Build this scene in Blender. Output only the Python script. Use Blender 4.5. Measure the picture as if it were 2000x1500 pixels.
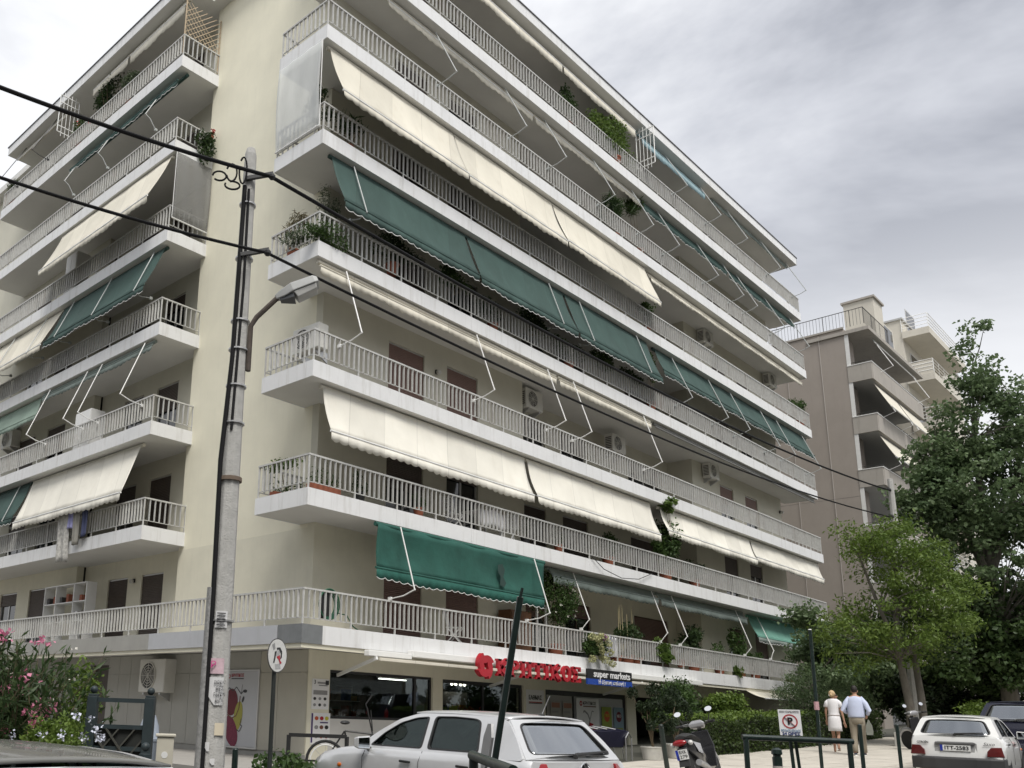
import bpy, bmesh, math, random
import numpy as np
from mathutils import Vector, Matrix
from mathutils.geometry import tessellate_polygon
for o in list(bpy.data.objects): bpy.data.objects.remove(o)
scene = bpy.context.scene
col = scene.collection
random.seed(7)
rng = np.random.default_rng(7)
# ------------------------------------------------------------------ camera
cam_data = bpy.data.cameras.new('camera')
cam_data.sensor_fit = 'HORIZONTAL'; cam_data.sensor_width = 36.0
cam_data.lens = 31.826; cam_data.shift_x = 0.170; cam_data.shift_y = 0.1070
cam_data.clip_start = 0.1; cam_data.clip_end = 3000
cam = bpy.data.objects.new('camera', cam_data); col.objects.link(cam)
YAW, PITCH, ROLL = 0.7534, 0.2371, 0.0345
fw = Vector((math.sin(YAW)*math.cos(PITCH), math.cos(YAW)*math.cos(PITCH), math.sin(PITCH)))
rt = Vector((math.cos(YAW), -math.sin(YAW), 0)); up = rt.cross(fw)
R_ = math.cos(ROLL)*rt + math.sin(ROLL)*up; U_ = -math.sin(ROLL)*rt + math.cos(ROLL)*up
CAM = Vector((-12.7425, -14.5574, 1.5849))
M = Matrix((R_, U_, -fw)).transposed().to_4x4(); M.translation = CAM
cam.matrix_world = M
scene.camera = cam
# ------------------------------------------------------------------ world: overcast sky
SUN_EL, SUN_AZ = math.radians(58), math.radians(211)      # azimuth clockwise from +Y
w = bpy.data.worlds.new('World'); scene.world = w; w.use_nodes = True
nt = w.node_tree; nt.nodes.clear()
def N(t, **k):
    n = nt.nodes.new(t)
    for a, b in k.items(): setattr(n, a, b)
    return n
out = N('ShaderNodeOutputWorld'); bg = N('ShaderNodeBackground'); bg.inputs[1].default_value = 0.056
sky = N('ShaderNodeTexSky', sky_type='NISHITA', sun_disc=False, sun_elevation=SUN_EL, sun_rotation=SUN_AZ)
tc = N('ShaderNodeTexCoord'); mp = N('ShaderNodeMapping'); mp.inputs['Scale'].default_value = (1.0, 1.0, 2.3)
mp.inputs['Location'].default_value = (2.3, 1.1, 0.7)
nz = N('ShaderNodeTexNoise'); nz.inputs['Scale'].default_value = 1.25; nz.inputs['Detail'].default_value = 7; nz.inputs['Roughness'].default_value = 0.58; nz.inputs['Distortion'].default_value = 0.25
rp = N('ShaderNodeValToRGB')
e = rp.color_ramp.elements
e[0].position = 0.35; e[0].color = (3.7, 3.85, 4.3, 1)
e[1].position = 0.58; e[1].color = (8.7, 8.8, 9.05, 1)
m1 = e.new(0.45); m1.color = (5.8, 5.95, 6.4, 1)
mx = N('ShaderNodeMix', data_type='RGBA'); mx.inputs[0].default_value = 0.93
L = nt.links.new
L(tc.outputs['Generated'], mp.inputs[0]); L(mp.outputs[0], nz.inputs['Vector']); L(nz.outputs['Fac'], rp.inputs[0])
L(sky.outputs[0], mx.inputs[6]); L(rp.outputs[0], mx.inputs[7]); 
sp_ = N('ShaderNodeSeparateXYZ'); L(tc.outputs['Generated'], sp_.inputs[0])
hz = N('ShaderNodeMapRange', interpolation_type='SMOOTHSTEP'); hz.inputs[1].default_value = 0.50; hz.inputs[2].default_value = 0.26; hz.inputs[3].default_value = 0.0; hz.inputs[4].default_value = 0.8; L(sp_.outputs[2], hz.inputs[0])
mh = N('ShaderNodeMix', data_type='RGBA'); L(hz.outputs[0], mh.inputs[0]); L(mx.outputs[2], mh.inputs[6]); mh.inputs[7].default_value = (8.5, 8.6, 8.8, 1)
L(mh.outputs[2], bg.inputs[0]); L(bg.outputs[0], out.inputs[0])
# ------------------------------------------------------------------ sun behind the cloud
sd = bpy.data.lights.new('sun', 'SUN'); sd.energy = 1.5; sd.angle = math.radians(25); sd.color = (1.0, 0.965, 0.91)
so = bpy.data.objects.new('sun', sd); col.objects.link(so)
sdir = Vector((math.sin(SUN_AZ)*math.cos(SUN_EL), math.cos(SUN_AZ)*math.cos(SUN_EL), math.sin(SUN_EL)))
so.rotation_euler = sdir.to_track_quat('Z', 'Y').to_euler(); so.location = (0, -20, 40)
scene.view_settings.view_transform = 'Standard'; scene.view_settings.look = 'None'
scene.view_settings.gamma = 1.0; scene.view_settings.use_curve_mapping = False
scene.view_settings.exposure = 1.13
scene.render.engine = 'CYCLES'
scene.cycles.diffuse_bounces = 3; scene.cycles.glossy_bounces = 3; scene.cycles.max_bounces = 8; scene.cycles.transparent_max_bounces = 12
# ------------------------------------------------------------------ materials
MATS = {}
def mat(name, color, rough=0.7, metal=0.0, var=0.0, vscale=6.0, stretch=(1, 1, 1), bump=0.0, bscale=30.0, streak=0.0, streak_col=(0.25, 0.23, 0.2), alpha=1.0, trans=0.0, spec=0.5, emit=None, coat=0.0, rough_var=0.0, obj=False, sheen=0.0, backlit=None, bands=0.0):
    if name in MATS: return MATS[name]
    m = bpy.data.materials.new(name); m.use_nodes = True; MATS[name] = m
    t = m.node_tree; b = t.nodes['Principled BSDF']; K = t.links.new
    c = (*color, 1) if len(color) == 3 else color
    b.inputs['Base Color'].default_value = c; b.inputs['Roughness'].default_value = rough; b.inputs['Metallic'].default_value = metal
    b.inputs['Specular IOR Level'].default_value = spec; b.inputs['Alpha'].default_value = alpha; b.inputs['Transmission Weight'].default_value = trans
    b.inputs['Coat Weight'].default_value = coat
    if emit: b.inputs['Emission Color'].default_value = (*emit[0], 1); b.inputs['Emission Strength'].default_value = emit[1]
    def nd(tp): return t.nodes.new(tp)
    if var or bump or streak or rough_var:
        if obj:
            g = nd('ShaderNodeTexCoord'); pos = g.outputs['Object']
        else:
            g = nd('ShaderNodeNewGeometry'); pos = g.outputs['Position']
        mpn = nd('ShaderNodeMapping'); mpn.inputs['Scale'].default_value = stretch; K(pos, mpn.inputs[0])
    cur = None
    if var:
        n = nd('ShaderNodeTexNoise'); n.inputs['Scale'].default_value = vscale; n.inputs['Detail'].default_value = 6; n.inputs['Roughness'].default_value = 0.6
        K(mpn.outputs[0], n.inputs['Vector'])
        mr = nd('ShaderNodeMapRange'); mr.inputs[1].default_value = 0.25; mr.inputs[2].default_value = 0.75; mr.inputs[3].default_value = 1-var; mr.inputs[4].default_value = 1+var
        K(n.outputs['Fac'], mr.inputs[0])
        mm = nd('ShaderNodeMix'); mm.data_type = 'RGBA'; mm.blend_type = 'MULTIPLY'; mm.inputs[0].default_value = 1; mm.inputs[6].default_value = c
        K(mr.outputs[0], mm.inputs[7]); cur = mm.outputs[2]
        if rough_var:
            r2 = nd('ShaderNodeMapRange'); r2.inputs[3].default_value = max(0, rough-rough_var); r2.inputs[4].default_value = min(1, rough+rough_var); K(n.outputs['Fac'], r2.inputs[0]); K(r2.outputs[0], b.inputs['Roughness'])
    if streak:
        m2 = nd('ShaderNodeMapping'); m2.inputs['Scale'].default_value = (3.2, 3.2, 0.35); K(pos, m2.inputs[0])
        n2 = nd('ShaderNodeTexNoise'); n2.inputs['Scale'].default_value = 1.6; n2.inputs['Detail'].default_value = 5; n2.inputs['Roughness'].default_value = 0.65; K(m2.outputs[0], n2.inputs['Vector'])
        r3 = nd('ShaderNodeMapRange'); r3.inputs[1].default_value = 0.52; r3.inputs[2].default_value = 0.78; r3.inputs[3].default_value = 0; r3.inputs[4].default_value = streak; K(n2.outputs['Fac'], r3.inputs[0])
        m3 = nd('ShaderNodeMix'); m3.data_type = 'RGBA'; K(r3.outputs[0], m3.inputs[0])
        if cur is not None: K(cur, m3.inputs[6])
        else: m3.inputs[6].default_value = c
        m3.inputs[7].default_value = (*streak_col, 1); cur = m3.outputs[2]
    if bands:                                              # sewn widths of canvas, each faded a little differently
        gx = nd('ShaderNodeNewGeometry'); sx = nd('ShaderNodeSeparateXYZ'); K(gx.outputs['Position'], sx.inputs[0])
        sb_ = nd('ShaderNodeMath'); sb_.operation = 'SUBTRACT'; K(sx.outputs[0], sb_.inputs[0]); K(sx.outputs[1], sb_.inputs[1])
        sc_ = nd('ShaderNodeMath'); sc_.operation = 'MULTIPLY'; sc_.inputs[1].default_value = 0.84; K(sb_.outputs[0], sc_.inputs[0])
        fl_ = nd('ShaderNodeMath'); fl_.operation = 'FLOOR'; K(sc_.outputs[0], fl_.inputs[0]); fc_ = nd('ShaderNodeMath'); fc_.operation = 'FRACT'; K(sc_.outputs[0], fc_.inputs[0])
        wn = nd('ShaderNodeTexWhiteNoise'); wn.noise_dimensions = '1D'; K(fl_.outputs[0], wn.inputs['W'])
        r5 = nd('ShaderNodeMapRange'); r5.inputs[3].default_value = 1-bands; r5.inputs[4].default_value = 1+bands*0.6; K(wn.outputs['Value'], r5.inputs[0])
        lt_ = nd('ShaderNodeMath'); lt_.operation = 'LESS_THAN'; lt_.inputs[1].default_value = 0.022; K(fc_.outputs[0], lt_.inputs[0])
        m6 = nd('ShaderNodeMath'); m6.operation = 'MULTIPLY_ADD'; m6.inputs[1].default_value = -0.16; K(lt_.outputs[0], m6.inputs[0]); K(r5.outputs[0], m6.inputs[2])
        m7 = nd('ShaderNodeMix'); m7.data_type = 'RGBA'; m7.blend_type = 'MULTIPLY'; m7.inputs[0].default_value = 1
        if cur is not None: K(cur, m7.inputs[6])
        else: m7.inputs[6].default_value = c
        K(m6.outputs[0], m7.inputs[7]); cur = m7.outputs[2]
    if cur is not None: K(cur, b.inputs['Base Color'])
    if bump:
        n4 = nd('ShaderNodeTexNoise'); n4.inputs['Scale'].default_value = bscale; n4.inputs['Detail'].default_value = 5; K(mpn.outputs[0], n4.inputs['Vector'])
        bp = nd('ShaderNodeBump'); bp.inputs['Strength'].default_value = bump; bp.inputs['Distance'].default_value = 0.02; K(n4.outputs['Fac'], bp.inputs['Height']); K(bp.outputs[0], b.inputs['Normal'])
    if backlit:                                            # cloth or leaf that lets light through
        tr = nd('ShaderNodeBsdfTranslucent'); tr.inputs[0].default_value = (*backlit[0], 1)
        if cur is not None and len(backlit) > 2: K(cur, tr.inputs[0])
        ms = nd('ShaderNodeMixShader'); ms.inputs[0].default_value = backlit[1]
        K(b.outputs[0], ms.inputs[1]); K(tr.outputs[0], ms.inputs[2]); K(ms.outputs[0], t.nodes['Material Output'].inputs[0])
    return m
def leafmat(name, c1, c2, rough=0.5, scale=1.7, tl=0.38):
    if name in MATS: return MATS[name]
    m = bpy.data.materials.new(name); m.use_nodes = True; MATS[name] = m
    t = m.node_tree; b = t.nodes['Principled BSDF']; K = t.links.new
    g = t.nodes.new('ShaderNodeNewGeometry'); n = t.nodes.new('ShaderNodeTexNoise'); n.inputs['Scale'].default_value = scale; n.inputs['Detail'].default_value = 3
    K(g.outputs['Position'], n.inputs['Vector'])
    ad = t.nodes.new('ShaderNodeMath'); ad.operation = 'MULTIPLY_ADD'; ad.inputs[1].default_value = 0.55; K(g.outputs['Random Per Island'], ad.inputs[0])
    m0 = t.nodes.new('ShaderNodeMapRange'); m0.inputs[1].default_value = 0.3; m0.inputs[2].default_value = 0.7; m0.inputs[3].default_value = 0.0; m0.inputs[4].default_value = 0.45; K(n.outputs['Fac'], m0.inputs[0]); K(m0.outputs[0], ad.inputs[2])
    mx = t.nodes.new('ShaderNodeMix'); mx.data_type = 'RGBA'; mx.inputs[6].default_value = (*c1, 1); mx.inputs[7].default_value = (*c2, 1); K(ad.outputs[0], mx.inputs[0])
    K(mx.outputs[2], b.inputs['Base Color']); b.inputs['Roughness'].default_value = rough; b.inputs['Specular IOR Level'].default_value = 0.35
    tr = t.nodes.new('ShaderNodeBsdfTranslucent'); K(mx.outputs[2], tr.inputs[0]); ms = t.nodes.new('ShaderNodeMixShader'); ms.inputs[0].default_value = tl
    K(b.outputs[0], ms.inputs[1]); K(tr.outputs[0], ms.inputs[2]); K(ms.outputs[0], t.nodes['Material Output'].inputs[0])
    return m
def glassmat(name, tint, rough=0.02, mixf=0.45, gain=1.2):
    """thin pane: clear tinted pass-through plus mirror reflection by Fresnel"""
    if name in MATS: return MATS[name]
    m = bpy.data.materials.new(name); m.use_nodes = True; MATS[name] = m
    t = m.node_tree; t.nodes.clear(); K = t.links.new
    o = t.nodes.new('ShaderNodeOutputMaterial'); tr = t.nodes.new('ShaderNodeBsdfTransparent'); tr.inputs[0].default_value = (*tint, 1)
    gl = t.nodes.new('ShaderNodeBsdfGlossy'); gl.inputs['Roughness'].default_value = rough; gl.inputs[0].default_value = (0.9, 0.93, 0.95, 1)
    fr = t.nodes.new('ShaderNodeFresnel'); fr.inputs[0].default_value = 1.52
    ml = t.nodes.new('ShaderNodeMath'); ml.operation = 'MULTIPLY_ADD'; ml.inputs[1].default_value = gain; ml.inputs[2].default_value = mixf; ml.use_clamp = True; K(fr.outputs[0], ml.inputs[0])
    mx = t.nodes.new('ShaderNodeMixShader'); K(ml.outputs[0], mx.inputs[0]); K(tr.outputs[0], mx.inputs[1]); K(gl.outputs[0], mx.inputs[2]); K(mx.outputs[0], o.inputs[0])
    return m
# ------------------------------------------------------------------ mesh building
ORG = {}
class MB:
    def __init__(s): s.v = []; s.f = []
    def add(s, vs, fs):
        n = len(s.v); s.v += [tuple(p) for p in vs]; s.f += [tuple(i+n for i in q) for q in fs]; return s
    def box(s, x0, x1, y0, y1, z0, z1):
        return s.add([(x0,y0,z0),(x1,y0,z0),(x1,y1,z0),(x0,y1,z0),(x0,y0,z1),(x1,y0,z1),(x1,y1,z1),(x0,y1,z1)],
                     [(0,3,2,1),(4,5,6,7),(0,1,5,4),(1,2,6,5),(2,3,7,6),(3,0,4,7)])
    def bar(s, a, b, w, h, upv=(0, 0, 1)):
        """rectangular bar from a to b"""
        a = Vector(a); b = Vector(b); d = (b-a).normalized(); u = Vector(upv)
        if abs(d.dot(u)) > 0.98: u = Vector((1, 0, 0))
        sd = d.cross(u).normalized()*w/2; uu = sd.cross(d).normalized()*h/2
        return s.add([a-sd-uu, a+sd-uu, a+sd+uu, a-sd+uu, b-sd-uu, b+sd-uu, b+sd+uu, b-sd+uu],
                     [(0,3,2,1),(4,5,6,7),(0,1,5,4),(1,2,6,5),(2,3,7,6),(3,0,4,7)])
    def tube(s, pts, r, n=8, cap=True):
        pts = [Vector(p) for p in pts]; m = len(pts); rs = r if isinstance(r, (list, tuple)) else [r]*m
        base = len(s.v); ref = None
        for i, p in enumerate(pts):
            d = (pts[min(i+1, m-1)]-pts[max(i-1, 0)]).normalized()
            if ref is None: ref = Vector((0, 0, 1)) if abs(d.z) < 0.9 else Vector((1, 0, 0))
            a = d.cross(ref).normalized(); b = a.cross(d).normalized(); ref = b
            for k in range(n):
                t = 2*math.pi*k/n; s.v.append(tuple(p + (a*math.cos(t)+b*math.sin(t))*rs[i]))
        for i in range(m-1):
            for k in range(n):
                k2 = (k+1) % n; s.f.append((base+i*n+k, base+(i+1)*n+k, base+(i+1)*n+k2, base+i*n+k2))
        if cap:
            s.f.append(tuple(base+k for k in range(n))); s.f.append(tuple(base+(m-1)*n+k for k in reversed(range(n))))
        return s
    def loft(s, rings, close=True, cap=True):
        n = len(rings[0]); base = len(s.v)
        for r in rings: s.v += [tuple(p) for p in r]
        for i in range(len(rings)-1):
            for k in range(n if close else n-1):
                k2 = (k+1) % n; s.f.append((base+i*n+k, base+i*n+k2, base+(i+1)*n+k2, base+(i+1)*n+k))
        if cap and close:
            s.f.append(tuple(base+k for k in reversed(range(n)))); s.f.append(tuple(base+(len(rings)-1)*n+k for k in range(n)))
        return s
    def grid(s, fn, nu, nv):
        base = len(s.v)
        for j in range(nv+1):
            for i in range(nu+1): s.v.append(tuple(fn(i/nu, j/nv)))
        for j in range(nv):
            for i in range(nu):
                a = base+j*(nu+1)+i; s.f.append((a, a+1, a+nu+2, a+nu+1))
        return s
    def lathe(s, c, prof, n=16):
        c = Vector(c)
        return s.loft([[c+Vector((r*math.cos(2*math.pi*k/n), r*math.sin(2*math.pi*k/n), z)) for k in range(n)] for r, z in prof])
    def ball(s, c, r, n=10, m=6, sc=(1, 1, 1)):
        c = Vector(c); rings = []
        for j in range(m+1):
            t = math.pi*j/m; rr = max(0.001, math.sin(t))
            rings.append([c+Vector((r*sc[0]*rr*math.cos(2*math.pi*k/n), r*sc[1]*rr*math.sin(2*math.pi*k/n), -r*sc[2]*math.cos(t))) for k in range(n)])
        return s.loft(rings)
    def prism(s, outline, holes, fn, th):
        """2-D outline with holes, mapped by fn(u,v,t); t = 0 front, th back"""
        loops = [outline]+list(holes)
        tri = tessellate_polygon([[Vector((u, v, 0)) for u, v in lp] for lp in loops])
        flat = [p for lp in loops for p in lp]; n = len(flat); base = len(s.v)
        s.v += [tuple(fn(u, v, 0)) for u, v in flat] + [tuple(fn(u, v, th)) for u, v in flat]
        for t in tri:
            s.f.append(tuple(base+i for i in t)); s.f.append(tuple(base+n+i for i in reversed(t)))
        k = 0
        for lp in loops:
            q = len(lp)
            for i in range(q):
                a = base+k+i; b = base+k+(i+1) % q; s.f.append((a, b, b+n, a+n))
            k += q
        return s
    def build(s, name, material, parent=None, smooth=False, local=False, bevel=0, solid=0, fix=True, kind=None, subsurf=0, angle=40):
        me = bpy.data.meshes.new(name)
        og = Vector((0, 0, 0)) if (parent is None or local) else ORG.get(parent.name, Vector((0, 0, 0)))
        me.from_pydata([tuple(Vector(p)-og) for p in s.v] if og.length else s.v, [], s.f)
        if fix:
            bm = bmesh.new(); bm.from_mesh(me); bmesh.ops.recalc_face_normals(bm, faces=bm.faces); bm.to_mesh(me); bm.free()
        if smooth:
            me.polygons.foreach_set('use_smooth', [True]*len(me.polygons))
            try: me.set_sharp_from_angle(angle=math.radians(angle))
            except Exception: pass
        me.update()
        if isinstance(material, (list, tuple)):
            for q in material: me.materials.append(q)
        else: me.materials.append(material)
        return link(name, me, parent, bevel, solid, kind, subsurf)
def link(name, me, parent=None, bevel=0, solid=0, kind=None, subsurf=0):
    o = bpy.data.objects.new(name, me); col.objects.link(o)
    if parent is not None: o.parent = parent; ORG[o.name] = ORG.get(parent.name, Vector((0, 0, 0)))
    if solid:
        q = o.modifiers.new('thickness', 'SOLIDIFY'); q.thickness = solid; q.offset = 0
    if bevel:
        q = o.modifiers.new('bevel', 'BEVEL'); q.width = bevel; q.segments = 2; q.limit_method = 'ANGLE'
    if subsurf:
        q = o.modifiers.new('subsurf', 'SUBSURF'); q.levels = subsurf; q.render_levels = subsurf
    if kind: o['kind'] = kind
    return o
def tag(o, label, cat, group=None):
    o['label'] = label; o['category'] = cat
    if group: o['group'] = group
    return o
def thing(name, label, cat, loc=(0, 0, 0), rz=0, group=None):
    o = bpy.data.objects.new(name, None); col.objects.link(o); o.empty_display_size = 0.2
    o.location = loc; o.rotation_euler = (0, 0, rz); tag(o, label, cat, group)
    ORG[o.name] = Vector(loc)
    return o
def copy_tree(o, parent=None):
    c = o.copy(); col.objects.link(c); c.parent = parent
    for ch in list(o.children): copy_tree(ch, c)
    return c
def text_mesh(txt, size, depth=0.01, bold=0.0, shear=0.0, align='CENTER', spacing=1.0):
    cu = bpy.data.curves.new('txt', 'FONT'); cu.body = txt; cu.size = size; cu.extrude = depth/2; cu.align_x = align; cu.align_y = 'CENTER'
    cu.offset = bold; cu.shear = shear; cu.resolution_u = 3; cu.space_character = spacing
    ob = bpy.data.objects.new('txt', cu); col.objects.link(ob)
    dg = bpy.context.evaluated_depsgraph_get(); dg.update()
    me = bpy.data.meshes.new_from_object(ob.evaluated_get(dg)); bpy.data.objects.remove(ob); bpy.data.curves.remove(cu)
    return me
def text(name, txt, size, pos, xdir, updir, material, parent, depth=0.006, width=None, **k):
    """flat lettering: pos is its centre, xdir reading direction"""
    me = text_mesh(txt, size, depth, **k)
    n = len(me.vertices)
    if n == 0: return None
    co = np.empty(n*3); me.vertices.foreach_get('co', co); co = co.reshape(-1, 3)
    if width: co[:, 0] *= width/max(1e-6, co[:, 0].max()-co[:, 0].min())
    X = Vector(xdir).normalized(); Yv = Vector(updir).normalized(); Z = X.cross(Yv)
    og = ORG.get(parent.name, Vector((0, 0, 0))) if parent is not None else Vector((0, 0, 0))
    A = np.array([X, Yv, Z]); co = co @ A + np.array(Vector(pos)-og)
    me.vertices.foreach_set('co', co.reshape(-1)); me.update()
    me.name = name; me.materials.clear(); me.materials.append(material)
    return link(name, me, parent)
def rounded(x0, x1, y0, y1, r, n=4):
    rr = r if isinstance(r, (list, tuple)) else [r]*4; p = []
    for (cx, cy, a0), q in zip([(x1, y1, 0), (x0, y1, 90), (x0, y0, 180), (x1, y0, 270)], rr):
        sx = -1 if cx == x1 else 1; sy = -1 if cy == y1 else 1
        for i in range(n+1):
            a = math.radians(a0+90*i/n); p.append((cx+sx*q+q*math.cos(a), cy+sy*q+q*math.sin(a)))
    return p
def soften(poly, r, n=4):
    """round the corners of a 2-D polygon"""
    out = []; m = len(poly)
    for i in range(m):
        a, b, c = Vector(poly[i-1]), Vector(poly[i]), Vector(poly[(i+1) % m])
        rr = min(r, (a-b).length*0.45, (c-b).length*0.45)
        p, q = b+(a-b).normalized()*rr, b+(c-b).normalized()*rr
        for k in range(n+1):
            t = k/n; out.append(tuple((1-t)**2*p + 2*t*(1-t)*b + t*t*q))
    return out
# ------------------------------------------------------------------ leaves
def leaves(name, pts, size, material, parent=None, aspect=0.55, droop=0.0, jitter=0.35, kind=None, dirs=None, flat=0.0, fold=True):
    """one leaf blade (folded along its midrib) at each point"""
    pts = np.asarray(pts, float); n = len(pts)
    d = rng.normal(size=(n, 3)); d[:, 2] *= (1-flat)
    if dirs is not None: d = d*0.55 + np.asarray(dirs)*1.2
    d[:, 2] -= droop; d /= np.linalg.norm(d, axis=1)[:, None]+1e-9
    q = rng.normal(size=(n, 3)); q[:, 2] += 1.1
    s = np.cross(d, q); s /= np.linalg.norm(s, axis=1)[:, None]+1e-9
    nn = np.cross(s, d)
    L_ = size*(1+jitter*rng.uniform(-1, 1, n))[:, None]; W = L_*aspect*0.5
    og = np.array(ORG.get(parent.name, Vector((0, 0, 0)))) if parent is not None else np.zeros(3)
    p = pts-og
    v = np.empty((n, 4, 3)); v[:, 0] = p-d*L_*0.5; v[:, 1] = p+s*W+nn*W*0.35; v[:, 2] = p+d*L_*0.5; v[:, 3] = p-s*W+nn*W*0.35
    me = bpy.data.meshes.new(name)
    me.vertices.add(n*4); me.vertices.foreach_set('co', v.reshape(-1))
    f = np.empty((n, 2, 3), np.int32); b = (np.arange(n)*4)[:, None]
    f[:, 0] = b+np.array([0, 1, 2]); f[:, 1] = b+np.array([0, 2, 3])
    me.loops.add(n*6); me.loops.foreach_set('vertex_index', f.reshape(-1))
    me.polygons.add(n*2); me.polygons.foreach_set('loop_start', np.arange(n*2)*3)
    me.update(calc_edges=True); me.validate()
    me.materials.append(material)
    o = link(name, me, parent, kind=kind)
    return o
def blob_pts(n, c, r, shell=0.5, squash=1.0):
    d = rng.normal(size=(n, 3)); d /= np.linalg.norm(d, axis=1)[:, None]
    t = rng.uniform(0, 1, n)**(1/3); t = shell + (1-shell)*t if shell else t
    r = np.asarray(r, float)*np.ones(3)
    return np.asarray(c) + d*(t*(1+0.18*rng.normal(size=n)))[:, None]*r
# ------------------------------------------------------------------ palette
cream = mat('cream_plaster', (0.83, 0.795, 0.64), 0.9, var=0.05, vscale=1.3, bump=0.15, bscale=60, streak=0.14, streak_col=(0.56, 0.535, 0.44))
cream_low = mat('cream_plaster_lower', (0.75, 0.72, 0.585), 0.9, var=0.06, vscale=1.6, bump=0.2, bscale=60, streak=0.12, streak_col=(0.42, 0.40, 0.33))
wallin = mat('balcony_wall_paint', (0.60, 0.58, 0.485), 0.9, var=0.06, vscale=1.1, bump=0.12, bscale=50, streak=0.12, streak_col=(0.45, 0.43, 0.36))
white_c = mat('white_fascia_paint', (0.75, 0.755, 0.755), 0.75, var=0.04, vscale=2.5, streak=0.62, streak_col=(0.46, 0.445, 0.41), bump=0.05, bscale=40)
soffit = mat('soffit_paint', (0.70, 0.695, 0.665), 0.9, var=0.05, vscale=0.9)
railm = mat('rail_paint', (0.52, 0.52, 0.50), 0.5, var=0.14, vscale=9, streak=0.55, streak_col=(0.24, 0.19, 0.15))
darkgap = mat('dark_joint', (0.05, 0.05, 0.05), 0.9)
greyp = mat('grey_cladding', (0.34, 0.335, 0.31), 0.75, var=0.08, vscale=2, streak=0.2, streak_col=(0.2, 0.19, 0.18))
greyfas = mat('grey_fascia_panel', (0.17, 0.18, 0.185), 0.55, var=0.12, vscale=5, streak=0.3, streak_col=(0.3, 0.3, 0.29))
silverfas = mat('silver_fascia_panel', (0.45, 0.46, 0.48), 0.5, var=0.06, vscale=3, streak=0.3, streak_col=(0.3, 0.3, 0.29))
brownsh = mat('brown_roller_shutter', (0.20, 0.125, 0.105), 0.6, var=0.10, vscale=3)
darksh = mat('dark_shutter', (0.075, 0.058, 0.048), 0.6, var=0.12, vscale=3)
glassd = mat('dark_room_glass', (0.02, 0.022, 0.024), 0.06, spec=0.7)  # opaque pane; the darkness of the unlit rooms is put into its colour
alu = mat('aluminium_frame', (0.55, 0.55, 0.54), 0.4, metal=0.3)
woodfr = mat('brown_frame', (0.10, 0.065, 0.045), 0.6)
blackm = mat('black_plastic', (0.018, 0.018, 0.018), 0.5)
rubber = mat('rubber', (0.02, 0.02, 0.02), 0.85)
steel = mat('galvanised_steel', (0.5, 0.5, 0.5), 0.4, metal=0.7, var=0.1, vscale=8)
whitem = mat('white_enamel', (0.80, 0.80, 0.78), 0.4, var=0.03, vscale=5)
cream_cloth = mat('cream_canvas', (0.70, 0.665, 0.565), 0.85, bands=0.10, bump=0.45, bscale=2.6, var=0.07, vscale=1.6, stretch=(1, 1, 0.5), streak=0.38, streak_col=(0.54, 0.485, 0.38), backlit=((0.76, 0.70, 0.55), 0.08))
white_cloth = mat('ivory_canvas', (0.80, 0.775, 0.69), 0.85, bands=0.10, bump=0.45, bscale=2.6, var=0.05, vscale=1.6, streak=0.26, streak_col=(0.64, 0.59, 0.49), backlit=((0.8, 0.77, 0.66), 0.08))
green_cloth = mat('green_canvas', (0.036, 0.074, 0.064), 0.8, bands=0.10, bump=0.45, bscale=2.6, var=0.14, vscale=1.8, stretch=(1, 1, 0.5), streak=0.22, streak_col=(0.085, 0.16, 0.14), backlit=((0.045, 0.13, 0.105), 0.03))
old_cloth = mat('old_green_canvas', (0.022, 0.100, 0.078), 0.85, var=0.28, vscale=1.5, bump=0.4, bscale=6, streak=0.3, streak_col=(0.015, 0.075, 0.06), backlit=((0.03, 0.15, 0.11), 0.05))
mint_cloth = mat('mint_canvas', (0.20, 0.43, 0.35), 0.85, bands=0.10, bump=0.45, bscale=2.6, var=0.10, vscale=2, streak=0.2, streak_col=(0.4, 0.62, 0.54), backlit=((0.25, 0.55, 0.44), 0.25))
pale_cloth = mat('pale_green_canvas', (0.34, 0.44, 0.37), 0.85, bands=0.10, bump=0.45, bscale=2.6, var=0.08, vscale=2, backlit=((0.3, 0.42, 0.34), 0.2))
blue_cloth = mat('pale_blue_canvas', (0.36, 0.50, 0.54), 0.85, var=0.2, vscale=4, stretch=(3, 3, 1), backlit=((0.35, 0.5, 0.55), 0.3))
dkgreen_cloth = mat('dark_green_canvas', (0.035, 0.075, 0.065), 0.85, var=0.1, vscale=3)
grey_cloth = mat('faded_grey_green_canvas', (0.20, 0.24, 0.22), 0.85, var=0.1, vscale=3)
terra = mat('terracotta', (0.30, 0.10, 0.055), 0.8, var=0.15, vscale=12)
asph = mat('asphalt', (0.055, 0.055, 0.054), 0.9, var=0.18, vscale=3, bump=0.5, bscale=120)
pave = mat('pavement_concrete', (0.30, 0.285, 0.26), 0.9, var=0.10, vscale=3, bump=0.2, bscale=60)
slabm = mat('paving_stone', (0.50, 0.465, 0.405), 0.85, var=0.16, vscale=1.7, bump=0.2, bscale=50, streak=0.15, streak_col=(0.32, 0.29, 0.25))
gk = mat('dark_green_paint', (0.008, 0.019, 0.016), 0.35, var=0.25, vscale=14, rough_var=0.15, coat=0.2)
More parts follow.
